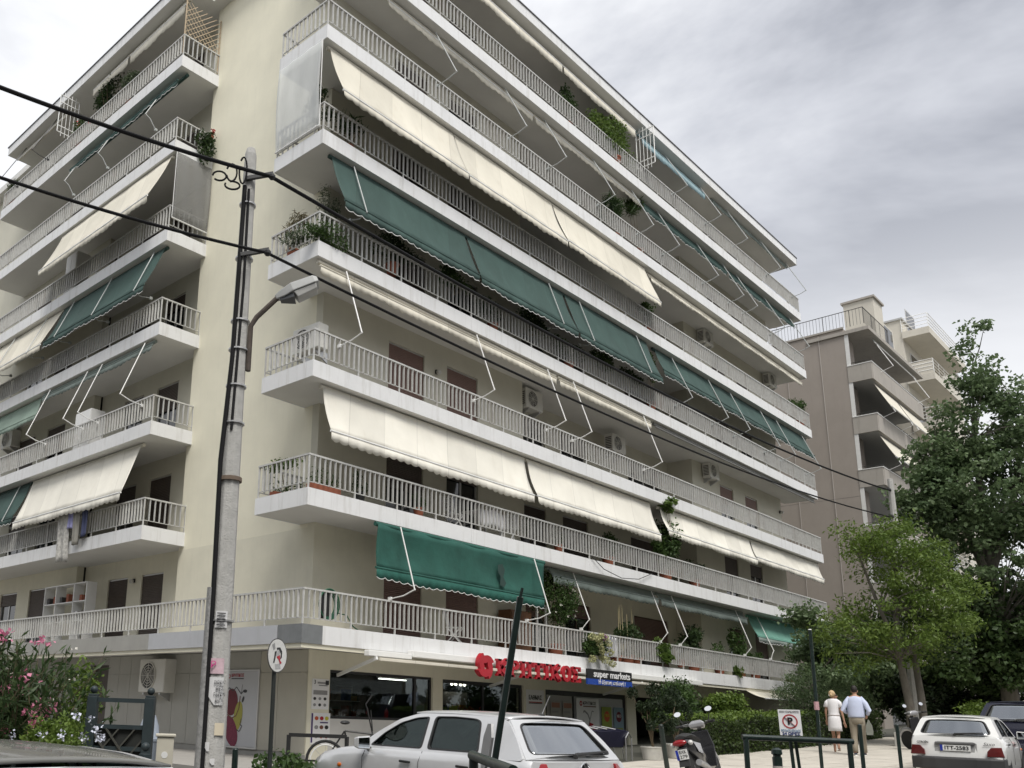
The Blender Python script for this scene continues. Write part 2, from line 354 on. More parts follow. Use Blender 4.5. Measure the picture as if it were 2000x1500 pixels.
# ------------------------------------------------------------------ ground
def g(x): return 0.036*(min(max(x, -12.5), 60)+12.5)
def sheet(name, x0, x1, y0, y1, dz, m, nx=1):
    xs = sorted({x0, x1, *[q for q in (-12.5, 60) if x0 < q < x1]}); mb = MB()
    for a, b in zip(xs, xs[1:]):
        mb.add([(a, y0, g(a)+dz), (b, y0, g(b)+dz), (b, y1, g(b)+dz), (a, y1, g(a)+dz)], [(0, 1, 2, 3)])
    o = mb.build(name, m); o['kind'] = 'structure'; return o
sheet('ground', -900, 900, -900, 900, -0.16, mat('bare_ground', (0.075, 0.075, 0.06), 0.95, var=0.2, vscale=1.2))
sheet('road', -160, 160, -22, -9.75, -0.12, asph)
sheet('road', -12.3, -2.75, -9.75, 90, -0.12, asph)
def slabbed(name, x0, x1, y0, y1, h, m):
    xs = sorted({x0, x1, *[q for q in (-12.5, 60) if x0 < q < x1]}); mb = MB()
    for a, b in zip(xs, xs[1:]):
        mb.add([(a,y0,g(a)-.2),(b,y0,g(b)-.2),(b,y1,g(b)-.2),(a,y1,g(a)-.2),(a,y0,g(a)+h),(b,y0,g(b)+h),(b,y1,g(b)+h),(a,y1,g(a)+h)], [(0,3,2,1),(4,5,6,7),(0,1,5,4),(1,2,6,5),(2,3,7,6),(3,0,4,7)])
    o = mb.build(name, m); o['kind'] = 'structure'; return o
pavement = slabbed('pavement', -2.45, 90, -9.4, -3.4, -0.012, pave)
MB().box(-2.45, 90, -3.39, 40, -0.5, 0.52).build('forecourt', pave, kind='structure')
kerb = slabbed('kerb', -2.7, 90, -9.7, -9.4, 0.02, mat('kerb_stone', (0.40, 0.39, 0.37), 0.85, var=0.15, vscale=4))
island = slabbed('pavement', -11.0, -5.5, -6.4, 60, 0.02, pave)
slabbed('pavement', -160, 160, -60, -22, 0.02, pave)
slabmesh = None
for i in range(20):
    for j in range(8):
        x0 = 3.5+i*1.25+(0.6 if j % 2 else 0); y0 = -9.35+j*0.72
        if slabmesh is None:
            q = MB(); w_, d_, h_ = 1.236, 0.706, 0.03
            q.add([(0,0,0),(w_,0,w_*.036),(w_,d_,w_*.036),(0,d_,0),(0,0,h_),(w_,0,h_+w_*.036),(w_,d_,h_+w_*.036),(0,d_,h_)], [(0,3,2,1),(4,5,6,7),(0,1,5,4),(1,2,6,5),(2,3,7,6),(3,0,4,7)])
            o = q.build('paving_slab', slabm, pavement, local=True); slabmesh = o.data
        else: o = link('paving_slab', slabmesh, pavement)
        o.location = (x0, y0, g(x0)-0.018+random.uniform(-0.003, 0.003))
# ------------------------------------------------------------------ apartment building
LX, WY, AX, DY, Y1, Y2 = 31.65, 1.858, 1.40, 1.30, 6.80, 20.12
XR0, XR1, DR = 10.0, 21.6, 2.3           # recessed bay of the right facade
AL = 1.72; YC = 7.05                      # recessed wall of the left facade
ZB = [3.0+3*k for k in range(8)]          # undersides: seven balconies, then the roof
NAME = ['first', 'second', 'third', 'fourth', 'fifth', 'sixth', 'seventh']
apt = thing('apartment_building', 'cream and white corner apartment block with long wrapped balconies above the supermarket', 'building', (0, 0, 0))
def P(ax, s, o, z): return (s, -o, z) if ax == 'R' else (-o, s, z)
def pbox(mb, ax, s0, s1, o0, o1, z0, z1):
    a = P(ax, s0, o0, z0); b = P(ax, s1, o1, z1)
    return mb.box(min(a[0], b[0]), max(a[0], b[0]), min(a[1], b[1]), max(a[1], b[1]), min(a[2], b[2]), max(a[2], b[2]))
def fascia(bal, ax, s0, s1, z, h, n, m=white_c, o1=0.0, th=0.028):
    gap = 0.007
    for i in range(n):
        a = s0+(s1-s0)*i/n; b = s0+(s1-s0)*(i+1)/n
        pbox(MB(), ax, a+gap/2, b-gap/2, o1-th, o1+random.uniform(-0.0015, 0.0015), z-0.004, z+h).build('fascia_panel', m, bal)
def opening_wall(ax, s0, s1, o, z0, z1, ops, m, th=0.25):
    """wall with openings (a, b, zlow, zhigh) cut out of it"""
    mb = MB(); cur = s0
    for a, b, zl, zh in sorted(ops):
        if a > cur+1e-4: pbox(mb, ax, cur, a, o-th, o, z0, z1)
        if zh < z1-1e-4: pbox(mb, ax, a, b, o-th, o, zh, z1)
        if zl > z0+1e-4: pbox(mb, ax, a, b, o-th, o, z0, zl)
        cur = b
    if cur < s1-1e-4: pbox(mb, ax, cur, s1, o-th, o, z0, z1)
    return mb.build('wall', m, apt)
def door(ax, a, b, o, z0, z1, style, closed=1.0):
    """balcony door: frame, leaves of glass, roller shutter lowered to `closed`"""
    mb = MB(); fwid = 0.05
    for s in (a, b-fwid): pbox(mb, ax, s, s+fwid, o-0.13, o-0.06, z0, z1)
    pbox(mb, ax, a+fwid, b-fwid, o-0.13, o-0.06, z1-fwid, z1)
    pbox(mb, ax, (a+b)/2-0.035, (a+b)/2+0.035, o-0.128, o-0.075, z0, z1-fwid)
    d = mb.build('balcony_door', alu if style in (0, 2) else woodfr, apt)
    for s, e in ((a+fwid, (a+b)/2-.035), ((a+b)/2+.035, b-fwid)):
        pbox(MB(), ax, s, e, o-0.11, o-0.10, z0, z1-fwid).build('pane', glassd, d)
    if closed > 0.02:
        zl = z1-fwid-(z1-z0-fwid)*closed; n = max(2, int((z1-fwid-zl)/0.05)); pr = []
        for i in range(n+1):
            zz = z1-fwid-(z1-fwid-zl)*i/n
            pr += [(zz, o-0.052), (zz-0.025, o-0.040)] if i < n else [(zz, o-0.052)]
        mb = MB(); k = len(pr)
        mb.add([P(ax, a+fwid*0.3, q, z) for z, q in pr]+[P(ax, b-fwid*0.3, q, z) for z, q in pr], [(i, i+1, k+i+1, k+i) for i in range(k-1)])
        mb.build('roller_shutter', brownsh if style in (0, 1) else darksh, d, solid=0.008)
    return d
balu = []      # (distance, railing, position, axis)
def railing(pts, z, close_ends=True):
    mb = MB(); zt = z+0.775
    for (ax0, ay0), (bx, by) in zip(pts, pts[1:]):
        a = Vector((ax0, ay0, 0)); b = Vector((bx, by, 0)); d = (b-a).normalized(); ln = (b-a).length
        e = d*0.02
        mb.bar(a-e+Vector((0, 0, zt)), b+e+Vector((0, 0, zt)), 0.055, 0.04)
        mb.bar(a+Vector((0, 0, z+0.15)), b+Vector((0, 0, z+0.15)), 0.025, 0.018)
        n = max(1, round(ln/0.160)); step = ln/n
        for i in range(0, n+1):
            p = a+d*step*i
            if i % 9 == 0 or i == n:
                mb.bar(p+Vector((0, 0, z-0.06)), p+Vector((0, 0, zt-0.02)), 0.035, 0.03, upv=d)
            else:
                j = random.uniform(-0.004, 0.004)
                balu.append(((p+Vector((0, 0, z))-CAM).length, len(rails), p+d*j+Vector((0, 0, z+0.45)), d))
    o = mb.build('railing', railm, apt); rails.append(o); return o
rails = []
IN = 0.05
tile_ = mat('balcony_floor_tiles', (0.185, 0.17, 0.155), 0.6, var=0.2, vscale=4)
for k, zb in enumerate(ZB[:7]):
    # right wing
    mb = MB(); mb.box(0.03, LX-0.03, 0.03, 1.5, zb, zb+0.36); mb.box(0.03, AX+0.1, 1.5, WY-0.03 if k else Y2-0.03, zb, zb+0.36); mb.box(XR0-0.05, XR1+0.05, 1.5, DR+0.15, zb, zb+0.36)
    if k == 0: mb.box(AX+0.1, AL+0.15, YC+0.05, 13.0, zb, zb+0.36)
    bal = mb.build('balcony', soffit, apt)
    if k == 0:
        fascia(bal, 'R', 0.60, LX, zb, 0.40, 11); pbox(MB(), 'R', 0.0, 0.595, -0.028, 0.001, zb-0.004, zb+0.40).build('fascia_panel', greyfas, bal)
        pbox(MB(), 'L', 0.029, 0.80, -0.028, 0.001, zb-0.004, zb+0.40).build('fascia_panel', greyfas, bal)
        fascia(bal, 'L', 0.81, 6.0, zb, 0.40, 1, silverfas); fascia(bal, 'L', 6.0, Y2, zb, 0.40, 5, greyp)
        MB().box(0.03, LX, 0.03, 0.07, zb-0.10, zb-0.004).build('drip_edge', cream_low, bal)
        MB().box(0.03, 0.07, 0.07, Y2, zb-0.10, zb-0.004).build('drip_edge', cream_low, bal)
        railing([(AX, Y2-IN), (IN, Y2-IN), (IN, IN), (LX-IN, IN), (LX-IN, DY)], zb+0.39)
    else:
        fascia(bal, 'R', 0, LX, zb, 0.39, 11); fascia(bal, 'L', 0.029, WY, zb, 0.39, 2 if k in (1, 4) else 1)
        MB().box(0.029, AX, WY-0.028, WY, zb-0.004, zb+0.39).build('fascia_panel', white_c, bal)
        MB().box(LX-0.028, LX, 0.002, DY, zb-0.004, zb+0.39).build('fascia_panel', white_c, bal)
        railing([(AX, WY-IN), (IN, WY-IN), (IN, IN), (LX-IN, IN), (LX-IN, DY)], zb+0.39)
        # left wing
        mb = MB(); mb.box(0.03, AX+0.1, Y1+0.03, Y2-0.03, zb, zb+0.36); mb.box(AX+0.1, AL+0.15, YC+0.05, 13.0, zb, zb+0.36)
        bal = mb.build('balcony', soffit, apt)
        fascia(bal, 'L', Y1+0.029, Y2, zb, 0.39, 5); MB().box(0.0, AX, Y1, Y1+0.028, zb-0.004, zb+0.39).build('fascia_panel', white_c, bal)
        MB().box(0.03, AX, Y2-0.028, Y2-0.001, zb-0.004, zb+0.39).build('fascia_panel', white_c, bal)
        railing([(AX, Y1+IN), (IN, Y1+IN), (IN, Y2-IN), (AX, Y2-IN)], zb+0.39)
    fl = MB(); fl.box(0.1, LX-0.1, 0.1, 1.29, zb+0.361, zb+0.368); fl.box(XR0+0.01, XR1-0.01, 1.29, DR-0.01, zb+0.361, zb+0.368); fl.box(0.1, AX-0.01, 1.29, (WY if k else Y2)-0.1, zb+0.361, zb+0.368)
    if k: fl.box(0.1, AX-0.01, Y1+0.1, Y2-0.1, zb+0.361, zb+0.368)
    fl.build('floor_tiles', tile_, apt)
    zf, zt = zb+0.36, zb+3.0
    dl, dh = zf, zb+2.45
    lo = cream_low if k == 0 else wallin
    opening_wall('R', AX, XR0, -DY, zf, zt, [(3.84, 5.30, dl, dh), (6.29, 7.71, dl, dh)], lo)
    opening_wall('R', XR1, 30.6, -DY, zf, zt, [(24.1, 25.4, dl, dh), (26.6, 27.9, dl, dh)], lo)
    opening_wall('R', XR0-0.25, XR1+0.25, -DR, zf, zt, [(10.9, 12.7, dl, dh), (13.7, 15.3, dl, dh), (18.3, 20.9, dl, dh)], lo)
    for xa, xb in ((XR0-0.25, XR0), (XR1, XR1+0.25)): MB().box(xa, xb, DY+0.25, DR, zf, zt).build('wall', lo, apt)
    MB().box(30.35, 30.6, DY+0.25, 14, zf, zt).build('wall', lo, apt)
    MB().box(30.4, 30.62, DR+.25, 14, zb, zf).build('wall', lo, apt)
    st = 0 if k == 2 else (1 if k == 0 else 2)
    for i, (a, b) in enumerate(((3.84, 5.30), (6.29, 7.71), (24.1, 25.4), (26.6, 27.9))):
        c = 1.0 if (k in (0, 2) and i < 2) else [0.25, 0.9, 0.35, 0.5, 0.15, 0.7][(k*3+i) % 6]
        door('R', a, b, -DY, dl, dh, st, c)
    for i, (a, b) in enumerate(((10.9, 12.7), (13.7, 15.3), (18.3, 20.9))):
        door('R', a, b, -DR, dl, dh, 2 if k else 1, 1.0 if (k == 0 and i == 2) else [0.3, 0.6, 0.2, 0.8][(k+i*2) % 4])
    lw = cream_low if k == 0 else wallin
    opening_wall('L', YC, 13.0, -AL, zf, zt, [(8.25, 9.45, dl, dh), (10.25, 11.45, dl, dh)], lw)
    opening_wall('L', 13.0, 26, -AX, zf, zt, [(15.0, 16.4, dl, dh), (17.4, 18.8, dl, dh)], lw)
    MB().box(AX, AX+0.3, 13.05, 26, zb, zf).build('wall', lw, apt)
    for i, (a, b) in enumerate(((8.25, 9.45), (10.25, 11.45))): door('L', a, b, -AL, dl, dh, 2, 1.0 if k == 0 else [0.2, 0.9, 0.4][(k+i) % 3])
    for i, (a, b) in enumerate(((15.0, 16.4), (17.4, 18.8))): door('L', a, b, -AX, dl, dh, 2, [0.7, 0.2, 0.5][(k+i) % 3])
# cream corner pier, lower storey a shade darker
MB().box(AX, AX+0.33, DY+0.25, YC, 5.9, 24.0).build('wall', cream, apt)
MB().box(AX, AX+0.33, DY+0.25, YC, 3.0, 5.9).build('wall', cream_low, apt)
# body behind the walls (floors and party walls keep daylight out)
MB().box(3.2, 30.2, 3.6, 14, 3.1, 24.3).build('core', mat('dark_interior', (0.06, 0.055, 0.05), 0.9), apt)
MB().box(3.2, 30.2, 14, 26, 0.52, 24.3).build('core', MATS['dark_interior'], apt)
# roof slab with thin upstand and dark flashing
mb = MB(); mb.box(0.0, LX, 0.0, WY, 24.0, 24.3); mb.box(1.0, LX, WY, 14, 24.0, 24.3); mb.box(0.0, 30, 6.8, 14, 24.002, 24.298); mb.box(0.0, 30, 14, Y2, 24.0, 24.3); mb.box(1.0, 30, Y2, 26, 24, 24.3)
roof = mb.build('roof', soffit, apt)
fascia(roof, 'R', 0.0, LX, 24.0, 0.36, 11, o1=0.03); fascia(roof, 'L', Y1, Y2, 24.0, 0.36, 5, o1=0.03)
mb = MB(); mb.box(-0.06, LX+0.06, -0.06, 0.12, 24.362, 24.40); mb.box(LX-0.06, LX+0.06, 0.12, 14, 24.362, 24.40); mb.box(-0.06, 0.12, Y1-0.03, Y2+0.05, 24.362, 24.40); mb.box(LX, LX+0.03, -0.03, 14, 24.0, 24.36)
mb.build('flashing', mat('dark_flashing', (0.10, 0.10, 0.105), 0.6), roof)
# balusters: the 300 nearest one by one, the others joined per railing
fin = MB(); fin.box(-0.009, 0.009, -0.027, 0.027, -0.295, 0.30); fo = fin.build('baluster', railm, apt); finmesh = fo.data
bpy.data.objects.remove(fo)
balu.sort(key=lambda t: t[0])
joined = {}
for i, (dist, ri, p, d) in enumerate(balu):
    if i < 300:
        o = link('baluster', finmesh, rails[ri]); o.location = p; o.rotation_euler = (0, 0, math.atan2(d.y, d.x))
    else:
        mb = joined.setdefault(ri, MB()); n_ = Vector((-d.y, d.x, 0))*0.027; t_ = d*0.009; lo_, hi_ = Vector((0, 0, -0.295)), Vector((0, 0, 0.30))
        mb.add([p-t_-n_+lo_, p+t_-n_+lo_, p+t_+n_+lo_, p-t_+n_+lo_, p-t_-n_+hi_, p+t_-n_+hi_, p+t_+n_+hi_, p-t_+n_+hi_], [(0,1,5,4),(1,2,6,5),(2,3,7,6),(3,0,4,7)])
for ri, mb in joined.items(): mb.build('balusters', railm, rails[ri], fix=False, kind='stuff')
# ------------------------------------------------------------------ awnings
rodw = mat('white_rod', (0.78, 0.78, 0.76), 0.4, var=0.05, vscale=9)
rodg = mat('grey_rod', (0.42, 0.44, 0.43), 0.45, var=0.1, vscale=9)
rodd = mat('dark_rod', (0.05, 0.05, 0.05), 0.5)
def scallop(ax, s0, s1, o, z, h, period=0.27, amp=0.045, ripple=0.012, edge=False, ph=None):
    n = max(8, int((s1-s0)/period*8)); vs = []; fs = []
    ph = random.uniform(0, 6) if ph is None else ph
    for i in range(n+1):
        s = s0+(s1-s0)*i/n; u = (s-s0)/period; wob = ripple*math.sin(s*5.1+ph)+0.4*ripple*math.sin(s*13+ph)
        low = z-h-amp*(abs(math.sin(math.pi*u))-0.5)+0.02*math.sin(s*2.3+ph)
        vs += [P(ax, s, o, z), P(ax, s, o+wob*0.6, (z+low)/2), P(ax, s, o+wob*1.6, low)]
    for i in range(n):
        a = i*3; fs += [(a, a+3, a+4, a+1), (a+1, a+4, a+5, a+2)]
    if edge:                                               # white binding sewn along the scallops
        eb = MB()
        for i in range(n):
            a, b = Vector(vs[i*3+2]), Vector(vs[i*3+5]); eb.add([a, b, b-Vector((0, 0, 0.014)), a-Vector((0, 0, 0.014))], [(0, 1, 2, 3)])
        return eb
    return MB().add(vs, fs)
def awning(ax, s0, s1, k, label, cloth, top=0.20, bar=None, rods=(), rodm=None, elbow=(0.58, -1.83), bracket_z=None, rod_out=True, val=0.20, name='awning', roller=True, group=None, sag=0.03, valcloth=None, barm=None):
    """top: distance of the roller behind the slab edge; bar = (out, drop) of the front bar, None when rolled up"""
    zt = ZB[k+1]; rodm = rodm or rodw; ox, oz = (bar if bar else (-top+0.07, -0.20))
    t = thing(name, label, 'awning', P(ax, (s0+s1)/2, -top, zt-0.09), 0, group)
    T = (-top, zt-0.09); B = (ox, zt+oz)
    if roller: MB().tube([P(ax, s0-0.05, T[0], T[1]), P(ax, s1+0.05, T[0], T[1])], 0.055, 10).build('roller', barm or cloth, t, smooth=True)
    if bar:
        nu = max(6, int((s1-s0)*9)); ph = random.uniform(0, 6)
        def f(u, v):
            s = s0+(s1-s0)*u; wv = sag*1.5*math.sin(math.pi*v)*(1+0.6*math.sin(s*1.7+ph))+0.011*math.sin(s*9+ph+2.5*v)*v+0.008*math.sin(s*4.3-5*v+ph)
            return P(ax, s, T[0]+(B[0]-T[0])*v-wv*0.7+0.05*(1-v), T[1]+(B[1]-T[1])*v-wv*0.35)
        MB().grid(f, nu, 8).build('fabric', cloth, t, smooth=True, solid=0.004)
    MB().tube([P(ax, s0-0.02, B[0], B[1]), P(ax, s1+0.02, B[0], B[1])], 0.028, 8).build('front_bar', barm or (whitem if cloth in (cream_cloth, white_cloth) else cloth), t, smooth=True)
    if val:
        ph2 = random.uniform(0, 6); vo = scallop(ax, s0, s1, B[0]+0.012, B[1]-0.01, val, ph=ph2).build('valance', valcloth or cloth, t, smooth=True, solid=0.004)
        if cloth in (green_cloth, old_cloth, dkgreen_cloth, mint_cloth): scallop(ax, s0, s1, B[0]+0.014, B[1]-0.01, val, ph=ph2, edge=True).build('binding', whitem, vo, solid=0.005)
    bz = ZB[k]+0.98 if bracket_z is None else bracket_z
    for s in rods:
        e = (elbow[0], zt+elbow[1]); oo = 0.05 if rod_out else -0.05
        mb = MB().tube([P(ax, s, T[0]+0.12, T[1]+0.02), P(ax, s, e[0]+oo*0.3, e[1])], 0.017, 6)
        mb.tube([P(ax, s, e[0]+oo*0.3, e[1]), P(ax, s-0.06, e[0]*0.55, e[1]-0.13), P(ax, s-0.1, -0.02, bz)], 0.015, 6)
        mb.ball(P(ax, s, e[0]+oo*0.3, e[1]), 0.026, 6, 4)
        pbox(mb, ax, s-0.13, s-0.07, -0.09, 0.0, bz-0.04, bz+0.04)
        mb.build('arm', rodm, t)
    return t
RT = 'right facade'
# second floor: ivory, fully out
awning('R', 0.50, 8.42, 1, 'longest ivory awning, spread open above the second-floor balcony next to the building corner', white_cloth, 0.24, (0.15, -1.23), val=0.22)
awning('R', 8.58, 15.8, 1, 'ivory open awning in the middle of the second floor, right of a dark gap', white_cloth, 0.24, (0.16, -1.21), val=0.22)
awning('R', 16.5, 23.9, 1, 'half-lowered ivory awning behind the tall balcony shrub on the second floor', white_cloth, 0.24, (0.10, -0.92), val=0.20)
awning('R', 24.05, 31.4, 1, 'ivory awning at the far right end of the second floor', white_cloth, 0.24, (0.02, -0.79), val=0.20)
# third floor: rolled up, arms hanging
awning('R', 0.15, 10.0, 2, 'rolled-up cream awning with white drop arms above the third-floor roller shutters', cream_cloth, 0.12, rods=(0.94, 6.0, 9.46), val=0.19, barm=cream_cloth)
awning('R', 10.2, 15.9, 2, 'shorter rolled-up cream awning on the third floor, above two air conditioners', cream_cloth, 0.12, rods=(10.88, 15.31), val=0.19, barm=cream_cloth)
awning('R', 16.3, 31.4, 2, 'closed dark grey awning roll under the slab at the right end of the third floor', rodd, 0.15, val=0.0, barm=mat('grey_cassette', (0.22, 0.22, 0.21), 0.6))
# fourth floor: green
awning('R', 0.45, 5.62, 3, 'dark green awning nearest the building corner on the fourth floor', green_cloth, 0.20, (0.40, -1.53), rods=(1.15,), rodm=rodg, elbow=(0.42, -1.56), bracket_z=13.36, val=0.19)
awning('R', 5.72, 10.62, 3, 'dark green awning in the middle of three on the fourth floor', green_cloth, 0.20, (0.40, -1.57), rods=(9.75,), rodm=rodg, elbow=(0.42, -1.60), bracket_z=13.36, val=0.19)
awning('R', 10.72, 16.05, 3, 'third dark green open awning from the corner on the fourth floor', green_cloth, 0.20, (0.40, -1.57), rods=(11.5, 15.2), rodm=rodg, elbow=(0.42, -1.60), bracket_z=13.36, val=0.19)
awning('R', 16.7, 21.3, 3, 'half-lowered green awning right of the climbing plant on the fourth floor', green_cloth, 0.24, (0.14, -0.98), rods=(17.9, 20.9), rodm=rodg, val=0.19)
awning('R', 21.4, 26.3, 3, 'half-lowered green awning second from the right end of the fourth floor', green_cloth, 0.24, (0.14, -0.98), rods=(22.9, 25.9), rodm=rodg, val=0.19)
awning('R', 26.4, 31.3, 3, 'half-lowered green awning at the right end of the fourth floor', green_cloth, 0.24, (0.14, -0.98), rods=(27.6, 30.6), rodm=rodg, val=0.19)
# fifth floor: cream
awning('R', 0.25, 5.10, 4, 'weathered cream open awning nearest the corner on the fifth floor', cream_cloth, 0.20, (0.42, -1.62), val=0.19)
awning('R', 5.16, 10.12, 4, 'weathered cream open awning, middle of three on the fifth floor', cream_cloth, 0.20, (0.42, -1.66), val=0.19)
awning('R', 10.18, 16.2, 4, 'weathered cream open awning, third from the corner on the fifth floor', cream_cloth, 0.20, (0.42, -1.62), val=0.19)
awning('R', 16.6, 31.3, 4, 'long rolled-up cream awning over the right half of the fifth floor', cream_cloth, 0.28, (-0.12, -0.30), val=0.14, barm=cream_cloth)
# sixth floor: rolled up
awning('R', 2.4, 9.3, 5, 'rolled-up cream awning with thin arms, left part of the sixth floor', cream_cloth, 0.32, rods=(4.36, 7.72), rodm=rodg, val=0.19)
awning('R', 9.45, 16.3, 5, 'rolled-up cream awning with thin arms, middle of the sixth floor', cream_cloth, 0.32, rods=(9.9, 12.9, 15.6), rodm=rodg, val=0.19)
awning('R', 16.5, 23.7, 5, 'rolled-up dark green awning right of the dracaenas on the sixth floor', dkgreen_cloth, 0.34, (-0.2, -0.3), rods=(17.6, 20.9, 23.3), rodm=rodg, val=0.21)
awning('R', 23.9, 31.2, 5, 'rolled-up dark green awning at the right end of the sixth floor', dkgreen_cloth, 0.34, (-0.2, -0.3), rods=(24.7, 27.7, 30.6), rodm=rodg, val=0.21)
# seventh floor
awning('R', 2.0, 11.0, 6, 'cream awning with long valance under the roof, left half of the top floor', cream_cloth, 0.35, (-0.15, -0.35), val=0.30)
awning('R', 11.1, 16.0, 6, 'shorter cream awning above the leafy top-floor hedge', cream_cloth, 0.35, (-0.15, -0.35), val=0.30)
awning('R', 16.5, 21.9, 6, 'faded pale blue awning under the roof edge', blue_cloth, 0.38, (-0.15, -0.42), rods=(18.6, 21.6), rodm=rodg, val=0.26)
awning('R', 23.0, 31.2, 6, 'furled grey awning with thin arms at the right end of the top floor', grey_cloth, 0.36, rods=(24.2, 27.8, 30.9), rodm=rodg, val=0.10)
# first floor
awning('R', 2.15, 8.95, 0, 'stained old green curtain awning hanging straight down over the first-floor balcony', old_cloth, -0.04, (0.06, -1.12), rods=(2.85, 8.35), elbow=(0.62, -1.60), bracket_z=4.22, rod_out=True, val=0.24, valcloth=mat('old_green_hem', (0.014, 0.095, 0.072), 0.85, var=0.2, vscale=4), sag=0.05)
ow = [o for o in bpy.data.objects if o.get('label', '').startswith('stained old green')][0]
MB().add([(6.75, -0.10, 5.55), (6.95, -0.105, 5.6), (7.05, -0.11, 5.45), (6.98, -0.112, 5.25), (7.1, -0.115, 5.1), (7.0, -0.12, 4.98), (6.82, -0.12, 5.02), (6.86, -0.112, 5.25), (6.76, -0.108, 5.35)], [tuple(range(9))]).build('worn_patch', mat('worn_canvas', (0.022, 0.05, 0.043), 0.9), ow)
awning('R', 9.9, 16.2, 0, 'rolled-up grey-green awning above the jasmine on the first floor', grey_cloth, 0.45, (-0.25, -0.32), rods=(11.1, 15.9), rodm=rodw, elbow=(0.16, -1.50), bracket_z=4.22, val=0.20)
awning('R', 16.4, 23.3, 0, 'rolled-up grey-green awning left of the mint one on the first floor', grey_cloth, 0.45, (-0.25, -0.32), rods=(17.3, 22.5), rodm=rodw, elbow=(0.16, -1.50), bracket_z=4.22, val=0.20)
awning('R', 24.2, 31.3, 0, 'mint green open awning at the right end of the first floor', mint_cloth, 0.62, (-0.22, -0.93), rods=(24.9, 28.6), rodm=rodw, elbow=(0.05, -1.45), bracket_z=4.22, val=0.18, valcloth=grey_cloth)
# left wing
awning('L', 7.7, 14.62, 1, 'cream open awning over the laundry on the left wing, second floor', white_cloth, 0.35, (0.25, -1.61), val=0.22)
awning('L', 14.8, 19.8, 1, 'dark green awning at the far left of the second floor', green_cloth, 0.35, (0.24, -1.40), rods=(15.5,), rodm=rodg, elbow=(0.26, -1.43), bracket_z=7.36, val=0.19)
awning('L', 7.2, 14.2, 2, 'rolled-up pale awning with four white drop arms on the left wing, third floor', grey_cloth, 0.14, rods=(7.54, 10.02, 10.96, 13.53), elbow=(0.62, -1.82), val=0.15)
awning('L', 14.5, 19.8, 2, 'pale green half-open awning on the left wing, third floor', pale_cloth, 0.25, (-0.02, -0.75), val=0.16)
awning('L', 7.1, 13.45, 3, 'dark green open awning on the left wing, fourth floor', green_cloth, 0.22, (0.45, -1.52), rods=(7.6, 10.1, 12.6), rodm=rodg, elbow=(0.47, -1.55), bracket_z=13.36, val=0.19)
awning('L', 13.6, 19.9, 3, 'cream open awning at the far left of the fourth floor', cream_cloth, 0.22, (0.50, -1.56), rods=(14.6, 17.2), rodm=rodg, elbow=(0.52, -1.6), bracket_z=13.36, val=0.19)
awning('L', 7.05, 14.1, 4, 'cream steep open awning on the left wing, fifth floor', cream_cloth, 0.12, (0.64, -1.72), val=0.19)
awning('L', 7.0, 14.0, 5, 'closed dark green awning under the slab on the left wing, sixth floor', dkgreen_cloth, 0.34, (-0.02, -0.42), rods=(8.2, 11.2, 13.6), rodm=rodg, elbow=(0.3, -1.2), bracket_z=19.36, val=0.12)
awning('L', 7.25, 10.6, 6, 'cream valance awning beside the pier under the left roof', cream_cloth, 0.38, (-0.22, -0.36), val=0.32)
awning('L', 10.75, 13.2, 6, 'narrow cream valance awning above the flower pots under the left roof', cream_cloth, 0.38, (-0.22, -0.36), val=0.28)
awning('L', 15.4, 19.8, 6, 'thin furled awning at the far left under the roof', cream_cloth, 0.36, rods=(16.2, 18.9), rodm=rodd, val=0.06)
# side screens of pale mesh
meshm = mat('grey_shade_mesh', (0.30, 0.30, 0.29), 0.8, alpha=0.50, var=0.08, vscale=3, stretch=(1, 1, 0.3))
meshw = mat('white_shade_mesh', (0.78, 0.80, 0.79), 0.8, alpha=0.48, var=0.10, vscale=2, stretch=(1, 1, 0.3))
def screen(label, p0, p1, z0, z1, m, bulge):
    t = thing('shade_screen', label, 'screen', ((p0[0]+p1[0])/2, (p0[1]+p1[1])/2, z0))
    a, b = Vector((*p0, 0)), Vector((*p1, 0)); nrm = Vector(bulge)
    MB().grid(lambda u, v: a+(b-a)*u+Vector((0, 0, z0+(z1-z0)*v))+nrm*(0.05*math.sin(math.pi*v)+0.012*math.sin(u*17+v*3)), 16, 8).build('mesh_cloth', m, t, smooth=True, solid=0.003)
    MB().tube([a+Vector((0, 0, z0)), b+Vector((0, 0, z0))], 0.022, 8).build('bottom_bar', rodw, t)
    MB().tube([a+Vector((0, 0, z0)), a+Vector((0, 0, z1))], 0.012, 6).build('guide_wire', rodw, t)
screen('white mesh side screen on the corner balcony of the fifth floor', (-0.03, 0.12), (-0.03, 1.80), 15.52, 17.98, meshw, (-1, 0, 0))
screen('grey mesh side screen at the near end of the left wing, fifth floor', (0.08, 6.76), (1.36, 6.76), 15.75, 17.98, meshm, (0, -1, 0))
